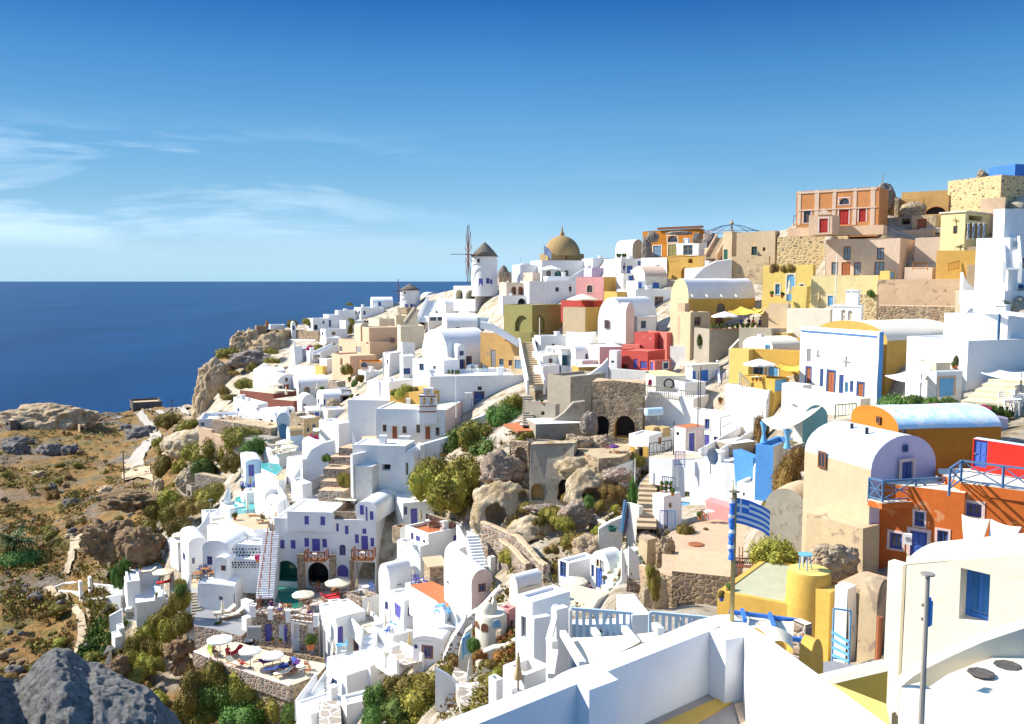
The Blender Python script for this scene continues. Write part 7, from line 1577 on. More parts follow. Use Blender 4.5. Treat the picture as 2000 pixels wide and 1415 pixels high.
WL('white parapet sweeping up right of the bell-tower forecourt',[(1440,1110),(1560,1085),(1700,1045),(1785,1010),(1870,930),(1990,880)],1.2,.6,'white',d=110,top=True,sink=3)
WL('white parapet left of the bell-tower forecourt',[(1095,1005),(1110,1060),(1140,1095)],1.6,.5,'white',d=112,top=True,sink=3)
H('white rounded wall base under the sweeping parapet',1430,1540,1570,1190,1110,b=40,d=108,par=.05,wob=.4)
o=H('large white arch-shouldered house with a dark hatch',1098,1440,1500,1345,1106,b=80,d=106,par=.1,sink=4,ops='lo 1287,1225,1342,1265 dark; ld 1287,1268,1342,1340 canvaswhite')
H('rounded right shoulder of the large hatch house',1430,1498,1530,1345,1205,b=80,roof='vx',rise=1.4,d=105.8,A=5,sink=4,ops='lo 1440,1212,1458,1292 olive')
H('small white stepped annex on the hatch house',1116,1222,1235,1345,1240,b=78,mat='oldwhite',d=104.5,par=.05,A=3,wob=.2)
H('white left shoulder wall of the hatch house',1080,1098,1120,1345,1160,b=60,d=105,par=0,A=3,**WA)
# left of it
H('white stair house with long walls left of the forecourt',880,1010,1095,1130,960,b=40,d=124,par=.3,wob=.2,sink=4)
H('white sloping-roof cistern house with an arched niche',770,880,960,1220,1130,b=35,roof='vy',rise=.9,d=118,ops='rna 880,1130,935,1200 white',wob=.2)
H('white tapered house with a small green-grey window',668,770,872,1320,1200,b=40,d=113,par=.1,wob=.3,sink=4,ops='lw 735,1282,755,1320 olive')
WL('white curved wall climbing beside the dark stone beds',[(700,1330),(780,1200),(830,1120),(900,1080),(980,1060)],1.2,.7,'white',d=114,top=True,sink=3)
for i,(x0,x1,y0,y1,d_) in enumerate(((1010,1092,1170,1120,112),(940,1092,1240,1180,111),(905,1050,1310,1255,109),(890,1045,1400,1345,107),(875,1040,1455,1400,105))): H(('topmost dark stone planting bed with white joints','second dark stone planting bed with white joints','third dark stone planting bed below the round bush','fourth dark stone planting bed with a white cap','lowest dark stone planting bed beside the hotel')[i],x0,x1,x1+10,y0,y1,b=76,mat='darkstone' if i<3 else 'stone',rk='oldpeach',d=d_,par=0,A=3,wob=.2,**WA)
BU('round dry bush on the dark stone beds',1040,1350,115,100,'olivebush',d=107.5)
BU('small agave on the dark stone beds',925,1200,60,60,'greenbush',d=111)
# terraces with red wall
H('cream vault house with a red door behind the brick wall',445,610,735,790,690,b=40,mat='cream',mr='white',roof='vy',rise=1.6,d=188,ops='rw 655,660,672,685 brown; rd 650,705,680,745 reddoor; rw 620,715,640,748 brown; lw 520,745,550,770 green',sink=4)
H('white wing with an arched niche beside the cream vault house',700,745,940,790,720,b=25,roof='vx',rise=2.0,d=184,ops='roa 778,720,820,780 sand; rw 742,700,750,725 navy; lw 715,730,730,760 brown')
UM('cream parasol in front of the cream vault house',590,705,110,770,'canvas',d=181);UC('cream folded parasol on the brick-walled terrace',664,715,800,'canvas',d=178);UC('tan folded parasol right of the arched niche',866,690,760,'canvas',d=178)
for i,(x0,x1,yb,yt,d_) in enumerate(((362,582,835,765,178),(572,712,865,815,172))): H(('long red-brown wall of the brick-walled terrace','short red-brown wall of the brick-walled terrace')[i],x0,x1,x1+10,yb,yt,b=60,mat='brownred',rk='cream2',d=d_,par=0,A=6,**WA,wob=.2)
H('white wedge house with a yellow flat roof',678,885,925,665,600,b=60,mr='white',rk='sailyellow',d=206,par=.3,sink=4,wob=.2)
H('yellow end wall of the wedge house',850,900,925,640,585,b=50,mat='yellow',rk='yellow',d=203,par=.1)
H('white roof boat-shaped cistern left of the wedge house',450,520,660,680,640,b=35,roof='vx',rise=1.3,d=206,wob=.3)
H('white slanting slab house right of the wedge house',880,930,990,620,540,b=45,d=204,par=.1,wob=.5)
ST('grey steps left of the boat-shaped cistern',(560,620),(520,575),2,'white2',d0=214,d1=222)
H('white house with a terrace full of pots below the brick wall',318,480,545,940,830,b=38,d=162,par=.4,ops='ld 348,858,362,930 navy; lw 470,850,480,870 navy',wob=.2)
H('long white terrace wall at the left end of the village',82,95,355,985,930,b=14,d=153,B=8,par=.6,ops='rw 105,950,130,975 grey',wob=.15)
for i,(x,y,w_,k) in enumerate(((240,950,120,'greenbush'),(270,920,70,'flower'),(215,930,60,'olivebush'),(395,880,70,'flower'),(560,1000,70,'olivebush'),(830,1080,90,'flower'),(800,1110,80,'greenbush'),(1140,680,70,'olivebush'),(1110,710,60,'greenbush'),(900,740,40,'greenbush'),(755,790,50,'greenbush'))):BU(('leafy bush on the long white terrace','red blossom on the long white terrace','olive bush at the wall of the long white terrace','red blossom by the terrace full of pots','dry bush before the blue vault','red bougainvillea by the pergola post','green hedge below the bougainvillea','olive bush on the terraces below the orange house','green bush beside the dark terrace steps','small green bush by the wedge house','small bush by the arched niche')[i],x,y,w_,w_*.75,k,d=D(X(x),Y(y)) -2)
for i in range(7): FU('chair','teak','wooden chair on the long white terrace',230+i*18,935+(i % 3) *10,50*i,d=152,group='chairs on the long white terrace')
H('white barn-shaped house with navy shutters at the left',362,465,500,985,925,b=45,d=154,par=.3,ops='lw 415,960,435,980 grey',wob=.2)
H('white house with a bright sloping vault roof at the left',480,600,690,1010,925,b=42,roof='vx',rise=1.4,d=148,ops='lw 485,930,510,980 navy; lw 560,935,580,975 navy')
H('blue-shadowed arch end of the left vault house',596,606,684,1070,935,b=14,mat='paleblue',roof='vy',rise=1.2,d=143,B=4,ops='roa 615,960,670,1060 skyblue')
H('tan stone house with three navy windows',686,780,886,1040,925,b=38,mat='rubble',mr='ochrestone',rk='cream',d=136,par=.1,ops='lw 742,960,760,1000 navy; rw 800,985,815,1015 navy; rw 835,965,855,1000 navy',wob=.15)
H('upper tan stone block above the navy windows',690,730,790,960,895,b=38,mat='rubble',rk='cream',d=139,par=.1)
H('white house with navy panels behind the tan stone house',785,810,885,940,880,b=20,d=146,ops='rw 812,890,845,930 grey; rd 850,885,880,940 blue; ',roof='slab')
H('white barrel roof house above the navy panels',735,765,860,880,830,b=25,roof='vy',rise=1.6,d=156,ops='rw 775,830,790,870 straw')
H('white gabled house with navy door and stone patio',862,905,1030,860,790,b=25,roof='vx',rise=1.1,d=158,ops='lw 868,800,880,830 navy; rd 905,800,918,835 navy; roa 960,812,985,850 dark')
ROCKM('rubble patio oven beside the gabled house',970,850,90,50,'rubble',.7,88,'stone_oven','oven',d=153,sub=4)
H('white flat house with navy windows right of the tan stone house',895,930,1045,940,870,b=25,d=144,par=.2,ops='rw 925,880,940,930 navy; rw 905,870,918,890 navy')
UC('grey-cream folded parasol before the flat white house',938,870,980,'canvas',d=138)
H('small white hut with navy shutter between red wall and vault',640,665,720,910,860,b=30,d=160,ops='lw 645,875,660,905 blue; rw 680,870,700,905 blue')
ST('dark stone steps beside the orange house terraces',(1050,780),(1030,720),2.0,'grey',d0=158,d1=168)
H('white terrace stack left of the dark stone steps',940,1000,1050,740,690,b=40,mat='stone',rk='cream',d=170,par=.2,wob=.3)
H('white terrace house below the orange house',1130,1180,1290,680,625,b=30,rk='cream',d=168,par=.3,wob=.3)
H('white tall fins right of the orange house',1290,1330,1400,650,500,b=40,d=160,par=.1,wob=.5,ops='lw 1310,545,1320,575 navy')
H('white roof stack behind the tall fins',1395,1420,1500,520,430,b=30,d=165,par=.3,wob=.4)
H('small dark pergola frame house left of the great vault',1410,1425,1500,640,520,b=15,d=148,B=4,par=.1,ops='rg 1420,600,1470,640 navy')
FU('table','canvaswhite','white table among the terraces below the orange house',1080,700,0,d=166)
for i,(x,y) in enumerate(((1075,690),(1130,800),(1090,800))): POT(('clay pot on the terrace below the orange house','pot plant beside the white retaining block','green pot plant left of the white retaining block')[i],x,y,30,'greenbush','terracotta',d=(165,138,140)[i])
# tan tower, stone walls, pool houses
H('tan round tower house at the left end of the stone wall',92,178,196,1080,1000,b=50,mat='peach',rk='white',d=148,par=.1,wob=.2)
H('grey stone retaining wall below the left terraces',180,560,580,1085,985,b=60,mat='stone',rk='oldsand',**WA,d=143,par=0,wob=.3,A=4)
H('tan low wall curling before the grey stone retaining wall',180,270,290,1090,1040,b=50,mat='peach',rk='peach',**WA,d=141,par=.1,wob=.5)
H('smooth grey-tan terrace wall behind the bushes',320,500,520,1160,1070,b=60,mat='oldgrey',rk='oldgrey',**WA,d=133,par=0,wob=.3,A=4)
H('small blue-white pool house with an arched violet door',362,400,505,1312,1215,b=22,mr='paleblue',roof='vy',rise=.5,d=124,ops='rd 418,1225,455,1302 violet')
PLN('small turquoise pool beside the violet door',[(500,1215),(610,1220),(640,1250),(600,1295),(500,1250)],d=124,mat='water_pool',side='white',thick=2,cat='pool',name='pool')
H('white pool rim wall under the small turquoise pool',500,560,620,1300,1258,b=30,mat='turq',rk='water_pool',d=121,par=.05)
UM('yellow-cream parasol on the upper pool terrace, rear',655,1100,120,1150,'canvas',d=128);UM('yellow-cream parasol on the upper pool terrace, front',690,1130,110,1180,'canvas',d=126)
H('white terrace block under the two yellow-cream parasols',510,615,760,1215,1150,b=35,rk='cream',d=126,par=.4,wob=.2)
for i in range(8): FU('chair' if i % 2 else 'lounger','canvaswhite' if i % 2 else 'canvas',('lounger on the upper pool terrace' if i % 2==0 else 'white chair on the upper pool terrace'),545+i*14,1120+(i % 4) *20,40*i,d=127.5,group=('loungers on the upper pool terrace' if i % 2==0 else 'chairs on the upper pool terrace'))
SAIL('white canopy on posts beside the bougainvillea',[(835,1005,126),(880,1005,125),(880,985,128),(840,985,129)],'canvaswhite',.1,post=[(838,1005,4,126),(875,1005,4,125)])
H('straw-roofed round pergola beside the bougainvillea',662,690,775,1075,1040,b=25,mat='paleblue',rk='straw',roof='vx',rise=1.2,d=131,B=3)
UC('cream folded parasol by the blue vault',615,1005,1080,'canvas',d=137)
# lower pool group (hotel crop)
FR(340,840,.3)
PLN('turquoise pool with a curved edge on the left terraces',[(390,495),(400,440),(440,430),(525,450),(525,510),(460,525),(400,515)],d=117,mat='water_pool',side='turq',thick=2.5,cat='pool',name='pool')
H('white slanted slab over the turquoise pool',435,470,545,440,412,b=30,d=118,par=0,wob=.2)
H('white rounded hillock house beside the turquoise pool',525,600,690,560,440,b=40,roof='vy',rise=1.0,d=113,wob=.4)
H('white angular house with a flat vault right of the turquoise pool',600,680,760,580,500,b=40,roof='vy',rise=.9,d=110,wob=.3)
H('white terrace block left of the curved stair',530,640,760,420,325,b=40,d=117,par=.4,wob=.3,rk='sand')
ST('worn white stair between the white houses above the hotel',(775,470),(700,345),1.5,'cream2',d0=111,d1=116,side='white')
H('white wall right of the worn white stair',770,840,900,470,350,b=45,d=110,par=.2,wob=.35)
UC('cream folded parasol at the turquoise pool',480,455,540,'canvas',d=113);UC('cream folded parasol on the white terrace block',628,235,290,'canvas',d=121);UC('cream folded parasol by the pool house',447,250,310,'canvas',d=122);UC('straw folded parasol by the chairs below the pool house',497,300,390,'straw',d=119);UC('straw folded parasol on the terrace above the hotel steps',665,525,610,'straw',d=107)
PLN('sandy terrace with loungers below the turquoise pool',[(380,600),(400,550),(520,540),(620,590),(620,640),(520,650)],d=110,mat='sand',side='white',thick=3)
for i,(x,y,k) in enumerate(((490,580,'teak'),(540,610,'canvas'),(560,660,'clothblue'),(580,665,'clothblue'))):FU('lounger',k,('teak lounger below the turquoise pool','cream lounger below the turquoise pool','left blue lounger above the slab roof house','right blue lounger above the slab roof house')[i],x,y,40*i,d=109.5)
PLN('small ochre terrace on top of the curved stair house',[(640,300),(680,280),(740,290),(720,325),(680,330)],d=116,mat='sand',side='white',thick=2)
for i in range(5): FU('chair','blue','blue chair on the terraces below the pool house',440+i*18,385+(i % 2) *12,60*i,d=118,group='blue chairs below the pool house')
POT('clay pot palm below the turquoise pool',395,585,40,'greenbush','terracotta',d=111);POT('clay pot shrub right of the turquoise pool',575,595,40,'greenbush','terracotta',d=110)
POT('clay pot by the blue chairs',445,400,34,'greenbush','terracotta',d=118)
H('white pergola terrace wall on the left slope',180,250,350,660,575,b=35,d=116,par=.3,wob=.2)
SAIL('cream slatted pergola roof on the left slope',[(210,600,115),(320,610,113),(330,575,117),(250,565,119)],'canvas',.05)
WL('long white parapet up the left slope to the pools',[(190,640),(250,560),(320,470),(335,420),(360,350)],1.2,.5,'white',d=119,top=True,sink=3)
H('white terrace block between pergola and turquoise pool',300,360,460,560,510,b=35,d=115,par=.4,wob=.2)
# ================================================================ THE DRY HILLSIDE ON THE LEFT
FR()
def ROAD(name,pts,mat,lift=.35):
 """a track laid on the ground: pixel centre line with pixel widths across the view"""
 P3=[];n=6
 q=[(a[0]+(b[0]-a[0])*i/n,a[1]+(b[1]-a[1])*i/n,a[2]+(b[2]-a[2])*i/n) for a,b in zip(pts[:-1],pts[1:]) for i in range(n)]+[pts[-1]]
 V=[];Fc=[]
 for j,(x,y,w) in enumerate(q):
  a,b=q[max(j-1,0)],q[min(j+1,len(q) -1)];g=G(x,y);t=G(b[0],b[1]) -G(a[0],a[1]);t.z=0;t.normalize();s=Vector((t.y,-t.x,0));hw=w*.64*g.y/F
  for k in (-1,-.5,0,.5,1):
   p=g+s*hw*k;zc_=p.y*cp-p.z*sp;xx=CX+F*p.x/zc_;yy=CY-F*(p.y*sp+p.z*cp) /zc_;V.append(tuple(disp(P(xx,yy,D(xx,yy)),wildness(xx,yy)) +Vector((0,-.2,lift)) ))
 for j in range(len(q)-1):
  for k in range(4): Fc.append((j*5+k,j*5+k+1,j*5+k+6,j*5+k+5))
 me=bpy.data.meshes.new(name);me.from_pydata(V,[],Fc);me.materials.append(M(mat));me.polygons.foreach_set('use_smooth',[True] *len(Fc));o=bpy.data.objects.new(name,me);COL.objects.link(o);o['kind'] ='structure'
m_=plaster('track',(.46,.42,.37),.4,(.32,.28,.23),.6);MATS['track'] =m_
m_=plaster('dustpath',(.56,.45,.31),.6,(.36,.25,.13),.58);MATS['dustpath'] =m_
ROAD('road',[(165,836,14),(215,822,14),(262,814,16),(285,820,14),(301,836,15),(305,850,16),(297,865,17),(279,882,19),(264,898,22),(261,912,30)],'track')
ROAD('road',[(262,906,26),(266,922,40),(270,944,44)],'dustpath')
ROAD('road',[(262,812,14),(310,804,12),(350,800,10),(372,806,10)],'track')
ROAD('path',[(158,1034,30),(152,1055,20),(143,1080,10),(136,1100,8),(129,1120,7)],'dustpath')
ROAD('path',[(92,1143,12),(118,1156,9),(142,1174,9),(158,1200,11),(164,1230,15),(152,1262,13),(142,1300,10)],'dustpath')
ROAD('path',[(168,1180,4),(181,1213,5),(172,1238,5),(160,1255,5)],'dustpath')
H('dark roofless ruin building on the headland edge',239,260,316,811,787,b=28,mat='darkruin',rk='sand',**RU,d=338,par=.8,ops='lo 247,793,257,807 dark; ro 268,797,274,803 oldsand; ro 284,794,289,801 oldsand',wob=.2)
ROCKM('long pale tuff outcrop with dug caves on the headland',88,838,170,44,'rock',.4,91,'rock_outcrop','rock',d=290,rough=.3,sub=6)
H('small dark stone hut at the left end of the tuff outcrop',10,20,34,836,822,b=40,mat='darkruin',rk='sand',cat='hut',name='hut',d=283,ops='lo 12,826,18,834 dark')
H('small stone doorway hut at the right end of the tuff outcrop',152,156,166,842,831,b=40,mat='oldsand',cat='hut',name='hut',d=283,ops='ro 158,834,164,841 dark')
def arm(e,z):e.bar((-.8,0,z-.4),(.8,0,z-.4),.12,'bark')
POLE('wooden utility pole beside the pale turning place',243,880,946,.16,'bark',extra=arm,name='utility_pole',cat='utility pole');POLE('wooden utility pole above the road bend',337,780,832,.16,'bark',extra=arm,name='utility_pole',cat='utility pole',d=250)
PALM('dark palm at the left edge of the hillside',28,1100,80,72,n=40)
BU('dark scrub under the palm at the left edge',40,1105,90,40,'greenbush')
# stone huts on the slope
FR(0,760,.24)
H('small stone shed with a flat sand roof on the slope',1515,1560,1660,890,800,b=40,mat='oldgrey',rk='oldsand',cat='shed',name='shed',d=139,ops='lo 1525,830,1550,875 dark',wob=.15)
H('long dark stone hut with a sand roof',1585,1815,1880,830,735,b=58,mat='darkstone',mr='oldpeach',rk='oldsand',cat='hut',name='hut',d=136,par=.05,wob=.15)
H('upper dark stone terrace wall behind the long stone hut',1635,1890,1920,730,670,b=58,mat='darkstone',rk='oldsand',**WA,d=142,par=0)
ROCKM('cream eroded bank below the left terraces',1520,780,160,110,'tuff',.5,95,'rock_bank','rock',d=143,rough=.45)
ROCKM('pale slanting tuff bank beside the road',1420,560,480,150,'tuff',.5,96,'rock_bank','rock',d=172,rough=.25,push=8)
ROCKM('brown crag with dark gravel above the dusty path',860,1290,380,170,'brownrk',.6,97,'crag','rock',d=126,rough=.55,sub=6)
ROCKM('second brown crag under the left village terraces',1130,1340,340,200,'brownrk',.6,98,'crag','rock',d=120,rough=.4,sub=6)
ROCKM('ridge of brown rock running up to the village',1010,950,420,90,'brownrk',.6,99,'crag','rock',d=142,rough=.5)
for i,(x,y,w_,h_) in enumerate(((390,520,160,90),(140,440,220,60),(120,520,180,80),(60,480,100,60),(560,530,120,70),(425,820,60,55),(560,940,110,60),(1100,400,180,70),(1180,355,140,50),(300,700,120,40),(860,870,110,50),(1290,850,70,90),(1270,980,120,90),(560,1190,70,25),(600,1170,70,25))):
 ROCKM(('dark grey boulder below the tuff outcrop' if i<5 else 'boulder lying on the dry hillside'),x,y,w_,h_,'greyrockfar' if i<9 else 'tuff',.7,110+i,'boulder','rock',d=None,rough=.5,sub=4,group=('grey boulders below the tuff outcrop' if i<5 else 'boulders on the dry hillside'))
FR()
rb=random.Random(5);nb=0;used=[]
GR='scrub bushes on the dry hillside'
while nb<105:
 y=805+590*rb.random() **.8;x=rb.random() *480
 edge=np.interp(y,[790,850,950,1050,1150,1250,1330,1415],[385,378,350,300,232,222,300,340])
 if x>edge-6: continue
 if any(abs(x-rx)<rw for ry,rx,rw in ((y,np.interp(y,[812,840,876,915,945],[270,306,288,262,275]),22 if 806<y<950 else -1),(y,np.interp(y,[1030,1060,1120,1160,1200,1300],[160,155,128,145,162,145]),18 if 1020<y<1310 else -1))): continue
 if 1090<y<1260 and x>170: continue
 if y<850 and x<240: continue
 w_=(9+24*rb.random() **2) *np.interp(y,[800,1400],[.7,1.7])
 BU('low scrub bush on the dry hillside',x,y,w_,w_*(.35+.3*rb.random()),rb.choice(('olivebush','olivebush','drybush','lime','olivebush')),GR,d=D(x,y) -1.0);nb+=1
for i in range(70):
 y=830+560*rb.random();x=rb.random() *300
 if 1090<y<1260 and x>120 or abs(x-np.interp(y,[812,840,876,915,945],[270,306,288,262,275]))<26 and y<955: continue
 w_=(5+16*rb.random() **2) *np.interp(y,[800,1400],[.8,1.6]);ROCKM('grey-brown stone scattered on the dry hillside',x,y,w_,w_*.45,rb.choice(('greyrockfar','brownrk')),.8,200+i,'boulder','rock',d=D(x,y) -.8,rough=.55,sub=3,group='stones scattered on the dry hillside')
# larger bushes between the slope and the village
for i,(x,y,w_,h_,k) in enumerate(((300,1010,60,40,'olivebush'),(340,1020,70,50,'olivebush'),(330,985,60,40,'lime'),(365,1005,60,40,'drybush'),(290,1045,50,40,'olivebush'),(350,1050,70,50,'olivebush'),(385,900,80,45,'olivebush'),(430,895,90,55,'olivebush'),(400,925,60,40,'greenbush'),(455,915,50,40,'olivebush'),(470,870,90,45,'olivebush'),(500,885,60,40,'greenbush'),(340,890,60,35,'olivebush'),(320,920,50,40,'olivebush'),(400,985,70,40,'lime'),(420,970,60,35,'olivebush'),(360,850,50,35,'olivebush'),(330,830,60,30,'olivebush'),(390,1000,50,30,'drybush'),(375,835,40,22,'olivebush'),(310,870,30,20,'lime'),(355,920,40,30,'lime'))):
 BU('rounded olive bush at the edge of the white terraces',x,y,w_,h_,k,'bushes edging the white terraces',d=D(x,y) -2.5)
# the white house with the poster
H('white house with a black and white poster on its blue-shadowed end',244,268,342,1252,1178,b=24,d=112,par=.02,sink=5)
FR(220,1100,.11307)
PO=H('white roof slab block stepping up behind the poster house',175,260,470,700,330,b=26,d=114,par=.3)
H('white upper wall of the poster house terrace',390,450,960,220,130,b=20,d=118,par=.1,B=3,ops='')
sg=P(X(228),Y(990),111.3);t=thing('poster','black and white poster on the end wall of the cliff-edge house','poster',sg,R(24));m=MB();m.box((0,-.06,0),(1.05,0,1.75),'canvaswhite');m.build('board',t);m=MB();rp=random.Random(3)
for j in range(3):
 x=.08
 while x<.9:w_=.07+.1*rp.random();m.box((x,-.075,.15+j*.3),(x+w_,-.061,.36+j*.3),'dark');x+=w_+.05
m.lathe([(.32,0),(.32,.02)],'dark',14,(.5,-.07,1.35));m.build('printing',t)
b_=MB();b_.tube([(0,0,-.2),(0,0,.1)],[.45,.45],'canvaswhite',16);tag(b_.build('lamp',None,loc=P(X(275),Y(790),111)),'round white lamp above the poster','lamp')
PLN('pale blue tiled terrace with a red lounger',[(720,600),(680,230),(1000,120),(1160,250),(1000,480),(880,570)],d=113,mat='paleblue',side='white',thick=4)
UM('cream parasol over the red lounger',880,150,350,560,'canvas',d=114);FU('lounger','clothred','red lounger on the pale blue terrace',0,0,30,at=P(X(760),Y(410),113.5) +Vector((0,0,.1)),s=1.2)
FU('lounger','canvas','cream lounger behind the white wall of the poster house',0,0,20,at=P(X(500),Y(190),117));POT('flowering pot on the corner of the pale blue terrace',755,590,70,'lime','terracotta',d=112.5);POT('tall pot plant beside the blue wall of the poster house',480,120,70,'greenbush','terracotta',d=118);POT('green pot plant by the upper white wall',870,50,90,'greenbush','terracotta',d=119)
FR(0,1040,.265)
UM('cream parasol beside the green creeper',1035,218,160,260,'canvas',d=121)
H('small white hut with a violet door above the creeper',1112,1135,1215,228,140,b=25,d=121,ops='rd 1142,155,1188,222 violet')
for i,(x0,x1,x2,yb,yt,d_) in enumerate(((1215,1245,1300,130,70,121),(860,880,920,760,710,110),(820,850,900,880,775,108))): H(('white stepped gate pillars above the cream parasol','blue-white wall stub below the poster house','white utility box at the foot of the poster house')[i],x0,x1,x2,yb,yt,b=35,d=d_,par=.1,wob=.2)
WL('white zigzag steps wall leading to the poster house',[(385,405),(480,370),(600,360),(720,380),(820,390),(910,400)],1.4,.5,'white',d=None,top=True)
WL('lower white zigzag wall below the steps',[(440,425),(600,440),(610,480),(720,490),(800,470),(900,450)],1.6,.5,'white',top=True)
for i,x in enumerate((590,660)): H(('left white gate pillar of the zigzag steps','right white gate pillar of the zigzag steps')[i],x-15,x,x+15,470-i*80,365-i*30,b=40,d=128-i,par=0,cat='pillar',name='pillar')
WL('white slanting wall edging the green terraces',[(810,610),(900,560)],1.5,.4,'white',d=113,top=True)
WL('white wall stub above the foreground rock',[(765,990),(815,870)],1.5,.5,'cream',d=104,top=True)
for i,(x,y,w_,h_,k) in enumerate(((860,380,110,190,'greenbush'),(900,310,110,120,'greenbush'),(930,250,90,80,'greenbush'))):BU(('lower green creeper mound left of the poster house','middle green creeper mound left of the poster house','upper green creeper mound under the cream parasol')[i],x,y,w_,h_,k,d=119)
def STUFF(name,pts,k,seed,tri=5):
 """ground cover: many small leaf clumps in one object"""
 r=random.Random(seed);mb=MB();mi=mb.m(k)
 for x,y,w in pts:
  g=G(x,y);w=w*g.y/F*1.35;g.z+=.12+w*.15
  for i in range(tri*4):
   dv=Vector((r.gauss(0,.5),r.gauss(0,.5),abs(r.gauss(0,.4))));p=g+dv*w*.6;u=Vector((r.gauss(0,1),r.gauss(0,1),r.gauss(.6,1))).normalized();v=u.cross(Vector((r.random(),r.random(),r.random()))).normalized();q=w*.30*(.5+r.random());j=len(mb.v)
   mb.v+=[tuple(p-v*q*.5),tuple(p+v*q*.5),tuple(p+u*q)];mb.f.append((j,j+1,j+2));mb.mi.append(mi)
 o=mb.build(name,None,weld=False);o['kind'] ='stuff'; return o
FR();rv=random.Random(8);L=[]
for i in range(150):
 t_=rv.random();x=560+130*rv.random() *(1-t_*.3) +t_*130;y=960-t_*330+60*rv.random();L.append((x*.265,1040+y*.265,12))
for i in range(90): t_=rv.random(); L.append(((620+t_*270+40*rv.random())*.265,1040+(1060-t_*430+50*rv.random())*.265,11))
STUFF('vine_cover',L,'greenbush',1,8)
for nm,k,n,sd in (('scrub_cover','olivebush',3400,2),('dry_grass','drybush',3000,3)):
 L=[]
 for i in range(n):
  y=805+590*rv.random() **.8;x=rv.random() *480;edge=np.interp(y,[790,850,950,1050,1150,1250,1330,1415],[385,378,350,300,232,222,300,340])
  if x>edge or abs(x-np.interp(y,[812,840,876,915,945],[270,306,288,262,275]))<20 and y<950 or abs(x-np.interp(y,[1030,1060,1120,1160,1200,1300],[160,155,128,145,162,145]))<14 and y>1025 or noise.noise(Vector((x,y*2,0))*.012)<-.12: continue
  L.append((x,y,(4+7*rv.random() **2) *np.interp(y,[800,1400],[.7,1.8])))
 STUFF(nm,L,k,sd)
for nm,k,n,sd in (('weeds','olivebush',700,4),('dry_weeds','drybush',600,5)):
 L=[]
 for i in range(n):
  x,y=860+440*rv.random(),850+565*rv.random()
  if noise.noise(Vector((x,y,0))*.02)<-.05: continue
  L.append((x,y,8+12*rv.random()))
 STUFF(nm,L,k,sd)
FR(0,1040,.265)
ROCKM('reddish boulder above the foreground rock',755,1095,140,95,'redrock',.8,131,'boulder','rock',d=100,rough=.2)
for i,(x,y,w_,h_) in enumerate(((850,1080,130,80),(1370,850,150,80),(1290,900,160,80),(1330,1010,130,100),(880,1000,130,70))): ROCKM('jagged brown rock under the lounger terrace' if i else 'jagged brown rock beside the reddish boulder',x,y,w_,h_,'brownrk',.6,140+i,'crag','rock',d=98 if i else 101,rough=.55,sub=5,group='jagged brown rocks below the terraces' if i else None)
big=[(1300,560,170,150),(1230,640,170,150),(1330,420,120,110),(1160,720,200,160),(1080,800,200,160),(1000,880,200,170),(1100,900,180,160),(1260,780,210,210),(1330,700,170,140),(960,980,180,150),(1060,1010,170,140),(1160,1010,150,120),(1020,1090,180,130),(1180,900,160,130)]
for i,(x,y,w_,h_) in enumerate(big): BU('olive slope bush between poster house and lounger terrace',x,y,w_,h_,('olivebush','lime','olivebush')[i % 3],'olive bushes on the slope',d=D(X(x),Y(y)) -2)
FR(340,1015,.3)
big=[(60,560,120,130),(70,720,130,160),(40,480,90,80),(250,1080,240,220),(400,1130,260,200),(120,1160,300,260),(300,1230,340,260),(520,1200,320,260),(660,1290,300,240),(180,1320,360,200),(460,1350,380,180),(580,1110,220,140),(740,1190,160,140),(60,1290,240,220),(760,1330,200,160)]
for i,(x,y,w_,h_) in enumerate(big): BU('large bush below the lower sun terrace',x,y,w_,h_,('lime','olivebush','greenbush','olivebush')[i % 4],'large bushes below the sun terrace',d=min(86,D(X(x),Y(y))-2) if i>2 else 97)
# ---- the near grey boulder
def near_rock():
 pr=[(-160,1250),(-60,1270),(0,1330),(15,1340),(40,1345),(60,1325),(90,1298),(110,1291),(135,1300),(158,1322),(175,1335),(190,1333),(215,1340),(250,1349),(285,1358),(305,1372),(325,1395),(345,1420),(370,1470)]
 bm=bmesh.new();nu,nv=250,130;d0=2.4;grid=[]
 xs=np.linspace(-160,370,nu);ys=np.interp(xs,*zip(*pr))
 s=Vector((3,8,1))
 for i in range(nu):
  row=[];top=P(float(xs[i]),float(ys[i]),d0)
  for j in range(nv):
   tt=2*j/(nv-1) -1;a=math.pi/2*(1+tt*abs(tt) **.8);u=math.cos(a);v=math.sin(a);hgt=.5
   p=Vector((top.x,d0-u*.32*(1+.3*math.sin(i*.05)),top.z-hgt+v ** .7*hgt if v>0 else top.z-hgt)); p.x *= p.y/d0
   n_=noise.fractal(p*9+s,.9,2.2,7);q=noise.fractal(p*3+s,1,2,3);vo=noise.voronoi(p*30)[0][0]
   p+=Vector((q*.02,-abs(n_) *.03-q*.05,n_*.012+min(vo,.5) *.02-.008+noise.noise(p*70) *.004));row.append(bm.verts.new(p))
  grid.append(row)
 for i in range(nu-1):
  for j in range(nv-1): bm.faces.new((grid[i][j],grid[i][j+1],grid[i+1][j+1],grid[i+1][j]))
 bm.faces.new([grid[0][j] for j in range(nv)]); bm.faces.new([grid[-1][j] for j in reversed(range(nv))])
 bmesh.ops.recalc_face_normals(bm,faces=bm.faces)
 me=bpy.data.meshes.new('boulder');bm.to_mesh(me);bm.free();me.polygons.foreach_set('use_smooth',[True] *len(me.polygons));me.materials.append(M('greyrock'));o=bpy.data.objects.new('boulder',me);COL.objects.link(o);tag(o,'pitted grey volcanic boulder close by at the bottom left corner','rock')
near_rock()
# ================================================================ BOTTOM CENTRE AND THE NEAR TERRACE
FR(850,1015,.3)
